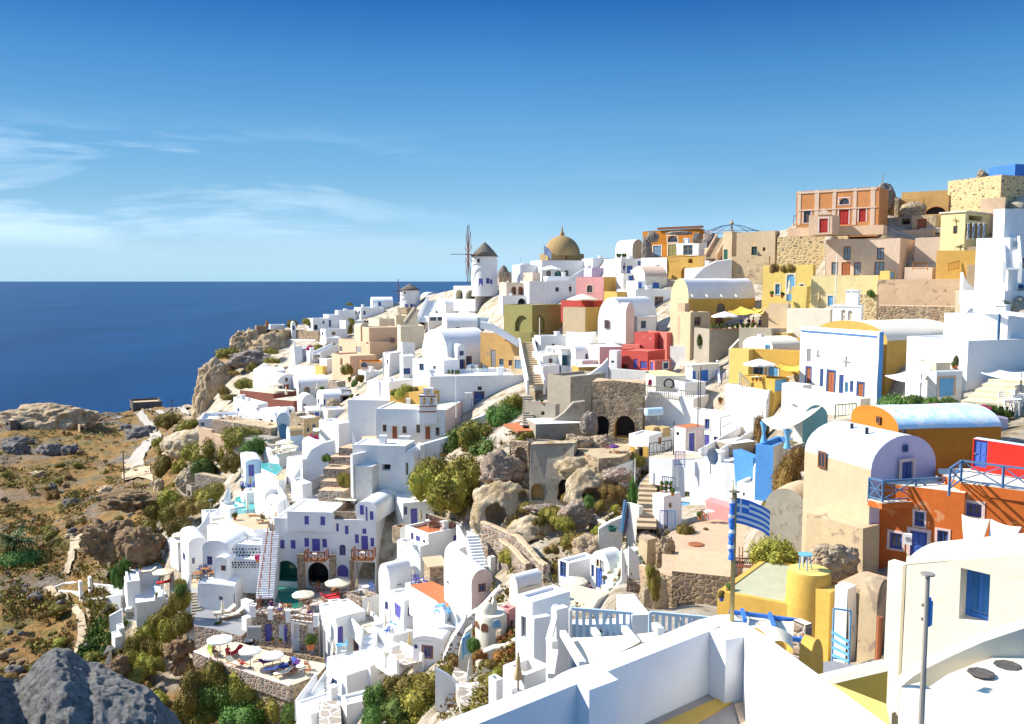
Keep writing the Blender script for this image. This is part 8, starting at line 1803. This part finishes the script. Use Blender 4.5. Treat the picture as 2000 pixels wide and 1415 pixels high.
# plaza and its rock
PLN('sandy plaza with a round iron cover',[(1440,345),(1480,300),(1470,130),(1540,80),(1700,20),(1950,-20),(2250,60),(2400,200),(2380,330),(2100,350),(1930,350),(1545,372)],d=56,mat='plazasand',side='rubble',thick=6)
FZ[0] =P(X(1440),Y(345),56).z
m=MB();m.lathe([(.55,0),(.55,.07),(.48,.09),(0,.1)],'rust',24);q=ray(X(1698),Y(165));q=q*(FZ[0] /q.z);tag(m.build('iron_cover',None,loc=q),'round rusty iron cover on the sandy plaza','cover')
for i,(x,y,w_,k) in enumerate(((1625,85,150,'olivebush'),(1760,65,50,'drybush'),(1915,75,40,'drybush'))):BU(('olive bush on the plaza under the clay pots','tiny dry tuft in the middle of the plaza','dry tuft on the plaza by the flagpole')[i],x,y,w_,w_*.62,k)
t=thing('bench','iron-backed wooden bench on the edge of the sandy plaza','bench',P(X(1940),Y(345),55),R(-8))
m=MB();m.box((-.0,-.25,.42),(1.55,.2,.47),'brown');m.build('seat',t);m=MB();m.box((0,.2,.55),(1.55,.24,.6),'dark');m.box((0,.2,.86),(1.55,.24,.92),'dark')
for i in range(12): m.bar((.13*i,.22,.58),(.13*i+.13,.22,.9),.03,'dark');m.bar((.13*i+.13,.22,.58),(.13*i,.22,.9),.03,'dark')
m.build('backrest',t)
for x in (.04,1.51):
 for y in (-.22,.2): m=MB(); m.bar((x,y,0),(x,y,.44),.05,'dark');m.build('leg',t)
FZ[0] =None
H('pocked stone retaining face below the sandy plaza',1545,1920,1960,605,362,b=72,mat='oldrubble',rk='sand',**WA,d=54,par=0,wob=.3,sink=3)
H('leaning pale rock corner left of the stone retaining face',1350,1545,1570,600,372,b=40,mat='oldpeach',rk='sand',**WA,d=55.5,par=0,wob=.6,sink=3)
ROCKM('crumbling cobble bank on the left side of the plaza',1500,290,120,170,'rubble',.5,151,'rubble_heap','rubble',d=60,rough=.4)
ROCKM('pale boulder bank under the leaning rock corner',1430,560,170,200,'tuff',.5,152,'rock_bank','rock',d=54.5,rough=.3)
for i,(x,y,w_,h_) in enumerate(((1420,440,110,190),(1390,350,60,80),(1440,520,60,60))): BU(('olive bush hanging on the leaning rock corner','small olive tuft above the leaning rock corner','olive tuft at the boulder bank')[i],x,y,w_,h_,'olivebush',d=54)
# umbrella house
H('white house with deep blue shutters and a shaded wall',800,872,1050,500,292,b=40,d=69,par=.2,wob=.2,sink=3,ops='lw 812,262,855,375 blue')
H('white vaulted house with a bright blue door beside the spiral steps',1008,1140,1235,480,330,b=40,roof='vx',rise=1.3,d=67.5,wob=.15,sink=3,ops='ld 1045,310,1090,482 blue; lw 1015,295,1034,375 blue; ls 1094,365,1125,450 blue; lw 1058,252,1082,302 brown cream')
UM('cream parasol at the blue door terrace',905,420,175,530,'canvas',d=65.5,n=8)
PE('person in a purple top sitting at the table under the cream parasol','sit',1000,530,200,'clothpurple','clothpurple',d=65)
FU('table','canvaswhite','white table under the cream parasol at the blue door',935,530,0,d=64.5)
for i,(x,y) in enumerate(((905,540),(965,545),(1010,560))): FU('chair','canvaswhite','white chair at the table by the blue door',x,y,80*i,d=64,group='white chairs by the blue door')
PLN('white terrace by the bright blue door',[(795,450),(880,560),(1020,590),(1060,520),(1130,480),(900,420)],d=63.5,mat='cream2',side='white',thick=3)
WL('white parapet of the blue door terrace',[(1020,560),(1070,510),(1140,470),(1200,400),(1235,340)],1.0,.35,'white',d=65,top=True,sink=2)
for i in range(11):
 a=i/10;x,y=1080+215*min(1,a*1.15) -30*max(0,a-.75) *3,570-370*a;m=MB();q=P(X(x),Y(y),63+6*a);m.box((-1.1,-.45,-1.2),(1.1,.45,0),'turqstep');tag(m.build('stair_tread',None,.06,i,q,R(20+30*a)),'pale green step of the curving white staircase','step','pale green steps of the curving staircase')
WL('outer white parapet of the curving staircase',[(1130,590),(1240,480),(1330,430),(1345,330),(1320,230),(1260,170)],1.1,.4,'white',d=66,top=True,sink=3)
WL('inner white parapet of the curving staircase',[(1050,590),(1130,520),(1215,400),(1250,310),(1235,230),(1215,180)],1.0,.35,'white',d=65,top=True,sink=3)
H('white slab with a red-brown stone panel beside the staircase',1190,1245,1340,570,500,b=35,d=60,par=.3,wob=.2)
m=MB();q=P(X(1245),Y(490),60.5);m.face([(0,0,0),(1.3,.3,-.9),(1.35,.3,.3),(.05,0,1.3)],'stone');m.face([(0,.06,0),(1.3,.36,-.9),(1.35,.36,.3),(.05,.06,1.3)],'stone');tag(m.build('masonry_panel',None,loc=q),'red-brown stone panel on the white staircase slab','stone panel')
H('stepped pale rock shelf at the top of the curving staircase',1310,1370,1440,260,130,b=40,mat='oldsand',rk='plazasand',**WA,d=68,par=0,wob=.4)
# pale small chapel
t=thing('chapel','little round cream chapel with a small dome and brown windows','chapel',P(X(365),Y(770),57),R(20));q=106*.3*57/F;hh=165*.3*57/F
m=MB();m.lathe([(q*1.05,-2),(q*1.02,0),(q,hh),(q*.9,hh+.15),(0,hh+.25)],'cream',30);m.build('wall',t,.08,4,smooth=True)
m=MB(); m.lathe([(q*.55,0)]+[(q*.5*math.cos(a),.25+q*.62*math.sin(a)) for a in np.linspace(0,1.5,8)],'cream',24,(-q*.3,0,hh));m.build('dome',t,.04,5,smooth='all')
m=MB();m.box((q*.05,-.15,hh),(q*.35,.15,hh+.9),'cream');m.box((q*.12,-.1,hh+.9),(q*.28,.1,hh+1.3),'cream');m.build('chimney',t,.05,6)
for i,(a,w_,z0,z1,kk,nm) in enumerate(((-150,.26,.55,.85,'brown','window'),(-112,.26,.5,.85,'brown','window'),(-70,.28,.68,1.0,'skyblue','window'))):
 a=R(a-20); e=Vector((math.cos(a),math.sin(a),0)); s=Vector((-e.y,e.x,0)); m=MB(); n_=8; pts=[e*(q*1.02+.02)+s*w_*u+Vector((0,0,z)) for u,z in [(-1,z0*hh),(1,z0*hh)]+[(math.cos(b2),z1*hh-w_+w_*math.sin(b2)) for b2 in np.linspace(0,math.pi,n_)]]; m.face(pts,kk); back=[p-e*.2 for p in pts]
 for j in range(len(pts)): m.face([pts[j],pts[(j+1) % len(pts)],back[(j+1) % len(pts)],back[j]],'cream2')
 m.build(nm,t)
H('cream rounded house with a curled roof beside the little chapel',485,545,700,560,460,b=35,mat='cream',roof='vx',rise=.9,d=60,wob=.3,sink=4)
H('pink low house behind the little chapel',400,470,520,760,590,b=54,mat='pink',rk='palepink',d=57.5,par=.2,wob=.2,ops='rw 478,660,495,720 brown')
H('cream house side with a pale blue shutter behind the little chapel',380,415,480,700,585,b=20,mat='cream',rk='cream',d=58.5,par=.2,ops='rw 425,615,458,680 skyblue')
ROCKM('white rock with dark spots at the chapel foot',425,760,60,40,'tuff',.8,161,'rock','rock',d=55,sub=4)
WL('cream garden wall winding down from the little chapel',[(240,690),(200,720),(165,800),(150,880)],1.2,.45,'cream',d=57,top=True,sink=2)
WL('cream garden wall with rounded top below the chapel',[(310,850),(380,820),(460,810),(520,770)],1.0,.5,'cream',d=52,top=True,sink=2)
RAIL('bright blue gate leaning at the garden wall',[(180,900),(225,870)],1.3,'skyblue',d=56,bars=True,cross=False,step=.8,t=.09)
for i,(x,y,w_,h_,k) in enumerate(((250,850,120,110,'greenbush'),(300,900,150,70,'rustbush'),(420,920,190,80,'rustbush'),(350,960,160,60,'olivebush'),(440,780,90,40,'rustbush'),(130,950,80,80,'drybush'),(390,1080,150,130,'lime'),(450,1010,90,70,'lime'),(480,860,70,40,'greenbush'),(370,870,50,40,'greenbush'))):BU(('dark green bush behind the blue gate','rusty flower bush at the garden path','wide rusty flower bush below the chapel','olive garden bush below the rusty flowers','rusty flowers at the chapel foot','dry bush beside the speckled stairs','yellow-green bush beside the white courtyard house','yellow-green bush under the garden wall','small green bush by the courtyard house','small green bush in the chapel garden')[i],x,y,w_,h_,k,d=(55,52,50,49,55,58,45,47,51,52)[i])
WL('speckled white boundary wall by the garden path',[(205,1010),(220,900)],1.4,.5,'speckle',d=54,top=True,sink=2)
PLN('paved garden path below the little chapel',[(130,960),(210,1000),(340,1200),(320,1290),(230,1130),(110,1010)],d=56,mat='paving',side='paving',thick=1)
ST('broken marble steps at the foot of the garden path',(310,1230),(240,1060),2.0,'paving',d0=47,d1=52)
WL('white kerb wall along the garden path',[(0,960),(90,1010),(150,1060),(230,1190),(300,1280)],.7,.4,'white',d=54,top=True,sink=2)
# lower white roofs at the bottom
FR(340,1015,.3)
H('rounded white house with a bright blue shutter by the terrace steps',1005,1130,1480,1170,1010,b=35,d=79,par=.05,wob=.5,sink=4,ops='lw 1036,1040,1064,1082 blue')
H('white roof terrace house at the bottom of the village',1130,1300,1560,1130,960,b=50,d=80,par=.05,wob=.4,sink=4)
H('lower white walls under the bright blue shutter house',1080,1130,1360,1330,1200,b=30,d=74,par=.2,wob=.3,sink=4)
H('white bottom roof beside the stone flagged court',800,900,1130,1420,1260,b=40,d=74,par=.1,wob=.3,sink=4)
PLN('stone flagged court with a broom',[(940,1190),(1080,1170),(1090,1333),(945,1345)],d=76,mat='paving',side='white',thick=3)
ST('white steps between thick walls left of the flagged court',(860,1230),(985,1050),1.6,'white2',d0=77,d1=83,side='white')
WL('thick white wall along the steps by the flagged court',[(790,1330),(850,1200),(910,1090),(990,980)],1.2,.6,'white',d=80,top=True,sink=3)
RAIL('blue gate at the top of the white steps',[(990,1010),(1020,1000)],1.6,'blue',d=83,bars=True,cross=False,step=.9)
ST('cobbled winding lane between the white houses',(1540,940),(1400,860),2.2,'paving',d0=76,d1=80,side='white')
WL('speckled retaining wall of the steep lane',[(1750,900),(1800,780),(1860,690),(1900,620)],1.0,1.6,'speckle',d=74,top=True,sink=3)
PALM('small potted palm on the bottom white roof',1378,945,60,100,d=77,k='lime',n=10)
for i,(x,y,w_,h_,k) in enumerate(((1330,1240,260,240,'greenbush'),(1500,1160,330,180,'olivebush'),(1700,1120,380,170,'lime'),(1600,1230,420,240,'lime'),(1820,1200,330,190,'lime'),(1450,1330,400,240,'greenbush'),(1700,1340,460,230,'lime'),(1900,1300,300,180,'lime'),(1560,1400,400,180,'olivebush'),(1290,1350,200,180,'greenbush'))):
 BU('big yellow-green shrub at the bottom of the slope',x,y,w_,h_,k,'big shrubs at the bottom of the slope',d=62-i*.3)
FR()
for nm,k,n,sd,x0,x1,y0,y1 in (('garden_flowers','rustbush',130,6,915,1005,1240,1310),('garden_weeds','lime',220,7,905,1010,1235,1400),('garden_cover','olivebush',160,9,840,1010,1210,1410)):
 STUFF(nm,[(x0+(x1-x0)*rnd.random(),y0+(y1-y0)*rnd.random(),9+8*rnd.random()) for i in range(n)],k,sd)
FR(850,1015,.3)
# ---- white courtyard house left of the near wall
FR(850,1015,.3)
H('white courtyard house with a tall dark window',522,632,880,890,540,b=38,d=37,par=.12,wob=.06,sink=3,ops='lw 555,632,592,768 grey')
H('white pillar block right of the tall dark window',625,640,745,880,650,b=24,d=35.5,par=.02,B=.3,wob=.05)
H('tan-floored courtyard with white walls',440,580,745,1200,1015,b=42,rk='courtyard',d=32,par=.5,wob=.05,sink=3)
H('small white court wall with a blue gate leaf',350,400,445,1170,1050,b=38,d=35,par=.8,ops='rg 392,1075,420,1165 violet',wob=.05)
UC('grey-tan folded parasol in the courtyard',540,1000,1130,'straw',d=32)
for i,(x0,x1,x2,yb,yt,d_) in enumerate(((722,760,800,1040,800,28),(755,790,870,820,590,32))): H(('slim white chimney wall with a sloping top','white slanting buttress beside the slatted railing')[i],x0,x1,x2,yb,yt,b=35,d=d_,par=0,wob=.05)
for i,(a,b_) in enumerate((((755,1020,26),(780,860,27)),((830,740,30),(960,950,23)),((735,800,29),(790,600,33)),((1030,720,32),(1060,760,30)),((1090,830,27),(1140,880,25)),((1230,710,30),(1310,810,25)),((1430,690,28),(1470,730,26)))): m=MB(); p,q=P(X(a[0]),Y(a[1]),a[2]),P(X(b_[0]),Y(b_[1]),b_[2]); m.bar((0,0,0),q-p,.2,'white');tag(m.build('beam',None,loc=p),'white round beam of the canvas-covered pergola','beam','white pergola beams')
SAIL('cream canvas over the white pergola',[(870,770,31),(960,945,23.5),(1330,800,22.5),(1530,720,28)],'canvas',.15)
def balus(label,pts,d,h,n,mid=False):
 p=line3([(x,y) for x,y in pts],d); org=p[0].copy(); t=thing('railing',label,'railing',org);a,b=Vector((0,0,0)),p[1] -p[0];u=Vector((0,0,h));m=MB();m.bar(a,b,.12,'paleblue');m.bar(a-u,b-u,.1,'paleblue');m.build('handrail',t)
 for i in range(n+1):
  q=a.lerp(b,i/n);m=MB();m.bar(q-u,q,.13,'paleblue');m.build('baluster',t)
 m=MB();q0,q1=a.lerp(b,.37),a.lerp(b,.63);m.bar(q0-u,q1,.1,'paleblue');m.bar(q0,q1-u,.1,'paleblue');m.build('cross',t)
balus('pale blue slatted railing on the white terrace',[(880,580),(1275,610)],36,1.75,9)
balus('pale blue slatted railing towards the flagpole',[(1400,605),(1870,650)],35,1.7,11)
H('white parapet under the pale blue slatted railing',870,880,1280,770,690,b=6,mat='paleblue',d=36,B=.6,par=0,wob=.03,**WA)
H('white block post between the two slatted railings',1270,1282,1400,740,622,b=8,d=35.8,par=0,B=2.5,wob=.04,**WA)
H('white wall top beside the slatted railing',760,875,885,780,595,b=50,d=35.5,par=.05,wob=.05,**WA)
# ---- yellow house and gate right
FR(1400,1015,.3)
t=thing('house','golden yellow rounded tower house with a flat top','house',P(X(585),Y(930),39));q=150*.3*39/F;hh=-P(X(585),Y(930),39).z+P(X(585),Y(330),39).z
m=MB();m.lathe([(q,-2),(q,hh*.62),(q*.97,hh*.95),(q*.9,hh),(0,hh)],'gold',36);m.build('wall',t,.12,8,smooth=True);m=MB();m.lathe([(q*.9,hh+.003),(0,hh+.03)],'yellow',36);m.build('roof',t,.12,8)
H('golden yellow wing right of the rounded tower',470,720,800,920,480,b=40,mat='gold',rk='gold',d=37.5,par=.02,wob=.15,sink=3)
t=H('pale green roof terrace with a golden rim',5,530,560,720,575,b=54,mat='gold',rk='palegreen',d=38.5,par=.05,wob=.1,sink=3,A=6)
t=thing('table','small blue iron table on top of the yellow tower','table',P(X(575),Y(325),39));m=MB();m.lathe([(.32,.68),(.32,.72),(0,.73)],'skyblue',18);m.build('tabletop',t)
for i in range(4): a=i*1.57; m=MB(); m.bar((.28*math.cos(a),.28*math.sin(a),0),(.2*math.cos(a),.2*math.sin(a),.7),.04,'skyblue');m.build('leg',t)
for i,x in enumerate((152,240)):
 g=P(X(x),Y(415),46-i*.3);t=thing('ladder_stand',('rusty ladder-like stand on a stone foot, left','rusty ladder-like stand on a stone foot, right')[i],'stand',g);z=250*.3*46/F
 for s in (-.09,.09): m=MB(); m.bar((s,0,0),(s,0,z),.045,'rust');m.build('upright',t)
 m=MB();[m.bar((-.09,0,.3+j*.3),(.09,0,.3+j*.3),.03,'rust') for j in range(int((z-.3)/.3))]; m.build('rung',t);m=MB();m.lathe([(.45,0),(.42,.15),(.2,.28),(0,.3)],'rubble',10);m.build('foot',t)
RAIL('bright blue garden railing below the yellow tower',[(750,945),(860,960)],2.4,'skyblue',d=35.5,step=4,cross=False)
for j in range(5): m=MB(); p,q=P(X(750),Y(730+j*50),35.5),P(X(860),Y(800+j*42),34.8); m.bar((0,0,0),q-p,.09,'skyblue');tag(m.build('rail_bar',None,loc=p),'sloping blue bar of the garden railing below the yellow tower','rail bar','sloping blue rail bars')
H('tall narrow white wall right of the yellow tower',785,845,915,930,470,b=40,mr='white',d=36.5,par=0,wob=.25,sink=3,ops='lw 795,630,805,680 blue; rw 880,705,890,750 blue')
H('weathered grey-tan buttress with a rust stain beside the cream house',918,1010,1115,945,520,b=40,mat='oldsand',mr='oldpeach',rk='oldsand',roof='vy',rise=.8,d=35.5,wob=.2,sink=3)
m=MB();m.tube([(0,0,0),(0,0,1.9)],.12,'rust',8);tag(m.build('drain_pipe',None,loc=P(X(1050),Y(930),34.5)),'rusty drain pipe on the weathered buttress','pipe')
H('sandy yard behind the weathered buttress',790,960,1120,530,450,b=40,mat='oldsand',rk='oldpeach',d=39,par=0,wob=.2,cat='terrace',name='terrace')
for i,pts in enumerate((((100,605,31),(190,700,28),(310,690,28),(200,615,32)),((200,615,32),(310,690,28),(400,700,27.5),(350,640,31)),((360,645,31),(430,730,27.5),(545,770,27),(520,660,30)))): SAIL(('left cream awning panel on blue beams','middle cream awning panel on blue beams','right cream awning panel on blue beams')[i],pts,'canvas',.15)
for i,(a,b_) in enumerate((((165,590,31),(185,660,29)),((345,615,31),(375,705,28)),((520,655,30),(555,780,27)),((80,600,31),(530,660,30.5)),((440,770,27),(630,795,26.8)))): m=MB(); p,q=P(X(a[0]),Y(a[1]),a[2]),P(X(b_[0]),Y(b_[1]),b_[2]); m.bar((0,0,0),q-p,.13,'bright');tag(m.build('beam',None,loc=p),'blue timber beam of the cream awning','beam','blue awning beams')
SAIL('large round cream awning behind the near wall',[(200,700,25),(360,800,21),(500,850,21),(480,760,25)],'canvas',-.3)
H('golden dome hut behind the near wall',520,600,690,990,930,b=40,mat='gold',rk='gold',roof='vy',rise=.6,d=24,wob=.2)
H('souvenir rack pillar with coloured items beside the awning',555,575,622,880,680,b=30,mat='stone',rk='cream',d=27,par=0,B=.5,cat='rack',name='rack')
PLN('blue-grey lane below the yellow tower',[(650,930),(760,920),(930,960),(900,1000),(690,1000)],d=33,mat='grey',side='grey',thick=1)
POT('blue pot with a leafy plant at the golden rim',30,530,60,'olivebush','blue',d=39.5)
for i,(x,y) in enumerate(((80,480),(610,200))): POT(('bushy plant on the pale green roof terrace','green plant at the corner of the rubble buttress')[i],x,y,60,'greenbush','terracotta',d=(41,46)[i])
# ---- the cream house at the right with the blue window
H('cream house with a deep-set blue window at the right edge',1242,2080,2160,1420,225,b=42,tilt=.78,mat='creamlit',rk='creamlit',roof='vy',rise=.2,d=14.5,wob=.06,sink=2,A=1.8,ops='lb 1575,348,1768,684 bright')
H('tall cream buttress at the left end of the near cream house',1112,1160,1246,1500,300,b=38,mat='cream',rk='creamlit',d=17.5,par=.02,wob=.08,sink=2)
WL('white rounded parapet rising along the near cream house',[(1160,1040),(1250,965),(1340,912),(1500,836),(1700,752),(2060,640)],1,.2,'creamlit',d=11.5,top=True,sink=1)
PLN('shaded blue-grey balcony floor with two dark stones',[(1340,1120),(1500,1010),(1700,930),(2050,830),(2080,980),(1560,1190)],d=10.4,mat='cream',side='cream',thick=.6)
for i,(x,y) in enumerate(((1725,1010),(1890,945))): m=MB(); q=ray(X(x),Y(y)); q=q*((P(X(1340),Y(1120),10.4).z+.01)/q.z); m.lathe([(.17,0),(.15,.012),(0,.014)],'greyrockfar',9);o_=m.build('paving_stone',None,.05,i,q);tag(o_,('dark flat stone set in the balcony floor, left','dark flat stone set in the balcony floor, right')[i],'stone')
PLN('white foreground wall curving at the bottom right corner',[(1560,1192),(1700,1110),(2050,950),(2150,1000),(2150,1700),(1180,1700),(1180,1330),(1190,1090),(1320,1060)],z=P(X(1560),Y(1192),7.5).z,mat='creamlit',side='creamlit',thick=1.5,**WA)
WL('yellow wall with a pale top between near wall and cream buttress',[(620,1035),(690,1022),(880,975),(1090,925)],1.5,.3,'sunflower',cap='cream',d=13,top=True,sink=1.5)
PLN('yellow floor behind the near parapet',[(690,1040),(1100,1200),(1150,1420),(900,1300)],z=P(X(900),Y(1200),11.5).z,mat='yellow',side='gold',thick=.5)
# ---- the near terrace wall
ZT=-3.2
FR(850,1015,.3)
PLN('broad white parapet of the near terrace, left arm',[(-40,1400),(0,1333),(440,1165),(740,1052),(820,1000),(900,965),(1000,940),(1300,830),(1500,740),(1690,662),(1830,622),(1925,618),(1850,690),(1785,727),(1120,990),(1010,1035),(920,1072),(270,1335),(120,1400)],z=ZT,mat='whitesmooth',side='whitesmooth',thick=1.6,cat='wall',name='parapet')
PLN('white pilaster on the left arm of the near parapet',[(920,1068),(1003,1112),(1190,1042),(1115,986)],z=ZT+.004,mat='whitesmooth',side='whitesmooth',thick=1.6,cat='pilaster',name='pilaster')
PLN('white pilaster at the inner corner of the near parapet',[(1783,722),(1893,785),(2010,765),(1935,690)],z=ZT+.004,mat='whitesmooth',side='whitesmooth',thick=1.6,cat='pilaster',name='pilaster')
FR(1400,1015,.3)
PLN('broad white parapet of the near terrace, right arm',[(90,618),(300,745),(650,1000),(1115,1340),(1240,1430),(420,1430),(330,1280),(238,1130),(180,763),(20,690)],z=ZT+.008,mat='whitesmooth',side='whitesmooth',thick=.62,cat='wall',name='parapet')
PLN('small white pilaster on the right arm of the near parapet',[(688,1240),(785,1216),(830,1420),(690,1420)],z=ZT+.25,mat='whitesmooth',side='whitesmooth',thick=.6,cat='pilaster',name='pilaster')
FR(850,1015,.3)
PLN('grey-tan bench ledge inside the near terrace',[(1100,1400),(1190,1295),(1500,1170),(1770,1062),(1890,1120),(2080,1090),(2400,1440),(1100,1440)],z=ZT-.60,mat='ledge',side='ledge',thick=1,cat='bench',name='bench')
PLN('ochre bench back slab inside the near terrace',[(1440,1340),(1868,1146),(1940,1185),(1560,1400),(1440,1400)],z=ZT-.585,mat='gold',side='gold',thick=.5,cat='bench',name='bench')
PLN('peach bench slab inside the near terrace corner',[(1948,1200),(2070,1160),(2330,1420),(2010,1420)],z=ZT-.575,mat='peach',side='peach',thick=.5,cat='bench',name='bench')
# ---- poles
FR()
flagpole('Greek flag on the tall brass pole standing on the near parapet',1429,965,1228,8.1,1502,972,1052,.022,kp='brass',hang=.62)
m=MB();q0=P(1430,975,8.08)
for i in range(16): z=-i*.036; m.lathe([(.024+.005*math.sin(i*2.1),z),(.027+.005*math.sin(i*1.7),z-.018),(.024+.005*math.sin((i+1)*2.1),z-.036)],'bright' if i % 4 else 'canvaswhite',10,(.004*math.sin(i),0,0))
tag(m.build('wound_cloth',None,loc=q0,smooth='all'),'blue and white cloth wound round the brass flagpole','cloth')
POLE('steel pole with a flat cap near the bottom right',1799,1124,1420,.025,'steel',d=6.5,extra=lambda e,z: e.lathe([(.03,z),(.052,z+.003),(.052,z+.014),(0,z+.018)],'steel',16))
t=thing('gate_bracket','small blue gate leaf fixed to the steel pole','gate',P(1808,1224,6.6));m=MB();m.box((.0,-.01,0),(.03,.02,.23),'bright');m.box((.03,-.01,.01),(.045,.02,.20),'skyblue');m.build('leaf',t);m=MB();m.bar((-.04,0,.06),(0,0,.06),.02,'steel');m.bar((-.04,0,.17),(0,0,.17),.02,'steel');m.build('hinge',t)
# ---- rooftop clutter on the white houses
rk_=random.Random(12);na=0
for o in HL:
 if o.roof != 'flat' or o.mat != 'white' or o.cat != 'house' or o.A<2 or o.B<2 or o.d<45: continue
 z=o.h-o.par
 if rk_.random()<.55:
  w=.25+.2*rk_.random();hh=.5+.7*rk_.random();x,y=o.A*(.2+.6*rk_.random()),o.B*(.2+.6*rk_.random());m=MB();m.box((x-w,y-w,z-.1),(x+w,y+w,z+hh),'white');m.box((x-w*1.25,y-w*1.25,z+hh),(x+w*1.25,y+w*1.25,z+hh+.1),'white2');m.build('chimney',o.root,.04,na)
 if rk_.random()<.3:
  x,y=o.A*(.3+.5*rk_.random()),o.B*(.3+.5*rk_.random());b=o.root.rotation_euler.z;q=o.C+Vector((math.cos(b) *x-math.sin(b) *y,math.sin(b) *x+math.cos(b) *y,z));t=thing('antenna','thin television aerial on a white flat roof','antenna',q,rk_.random() *3,'television aerials on the white roofs');hh=1.8+rk_.random();m=MB();m.tube([(0,0,-.1),(0,0,hh)],.035,'grey',5);m.build('mast',t);m=MB();m.bar((-.6,0,hh-.1),(.6,0,hh-.1),.035,'grey')
  for i in range(6): m.bar((-.5+i*.2,-.3,hh-.1),(-.5+i*.2,.3,hh-.1),.025,'grey')
  m.build('crossbar',t)
 na+=1
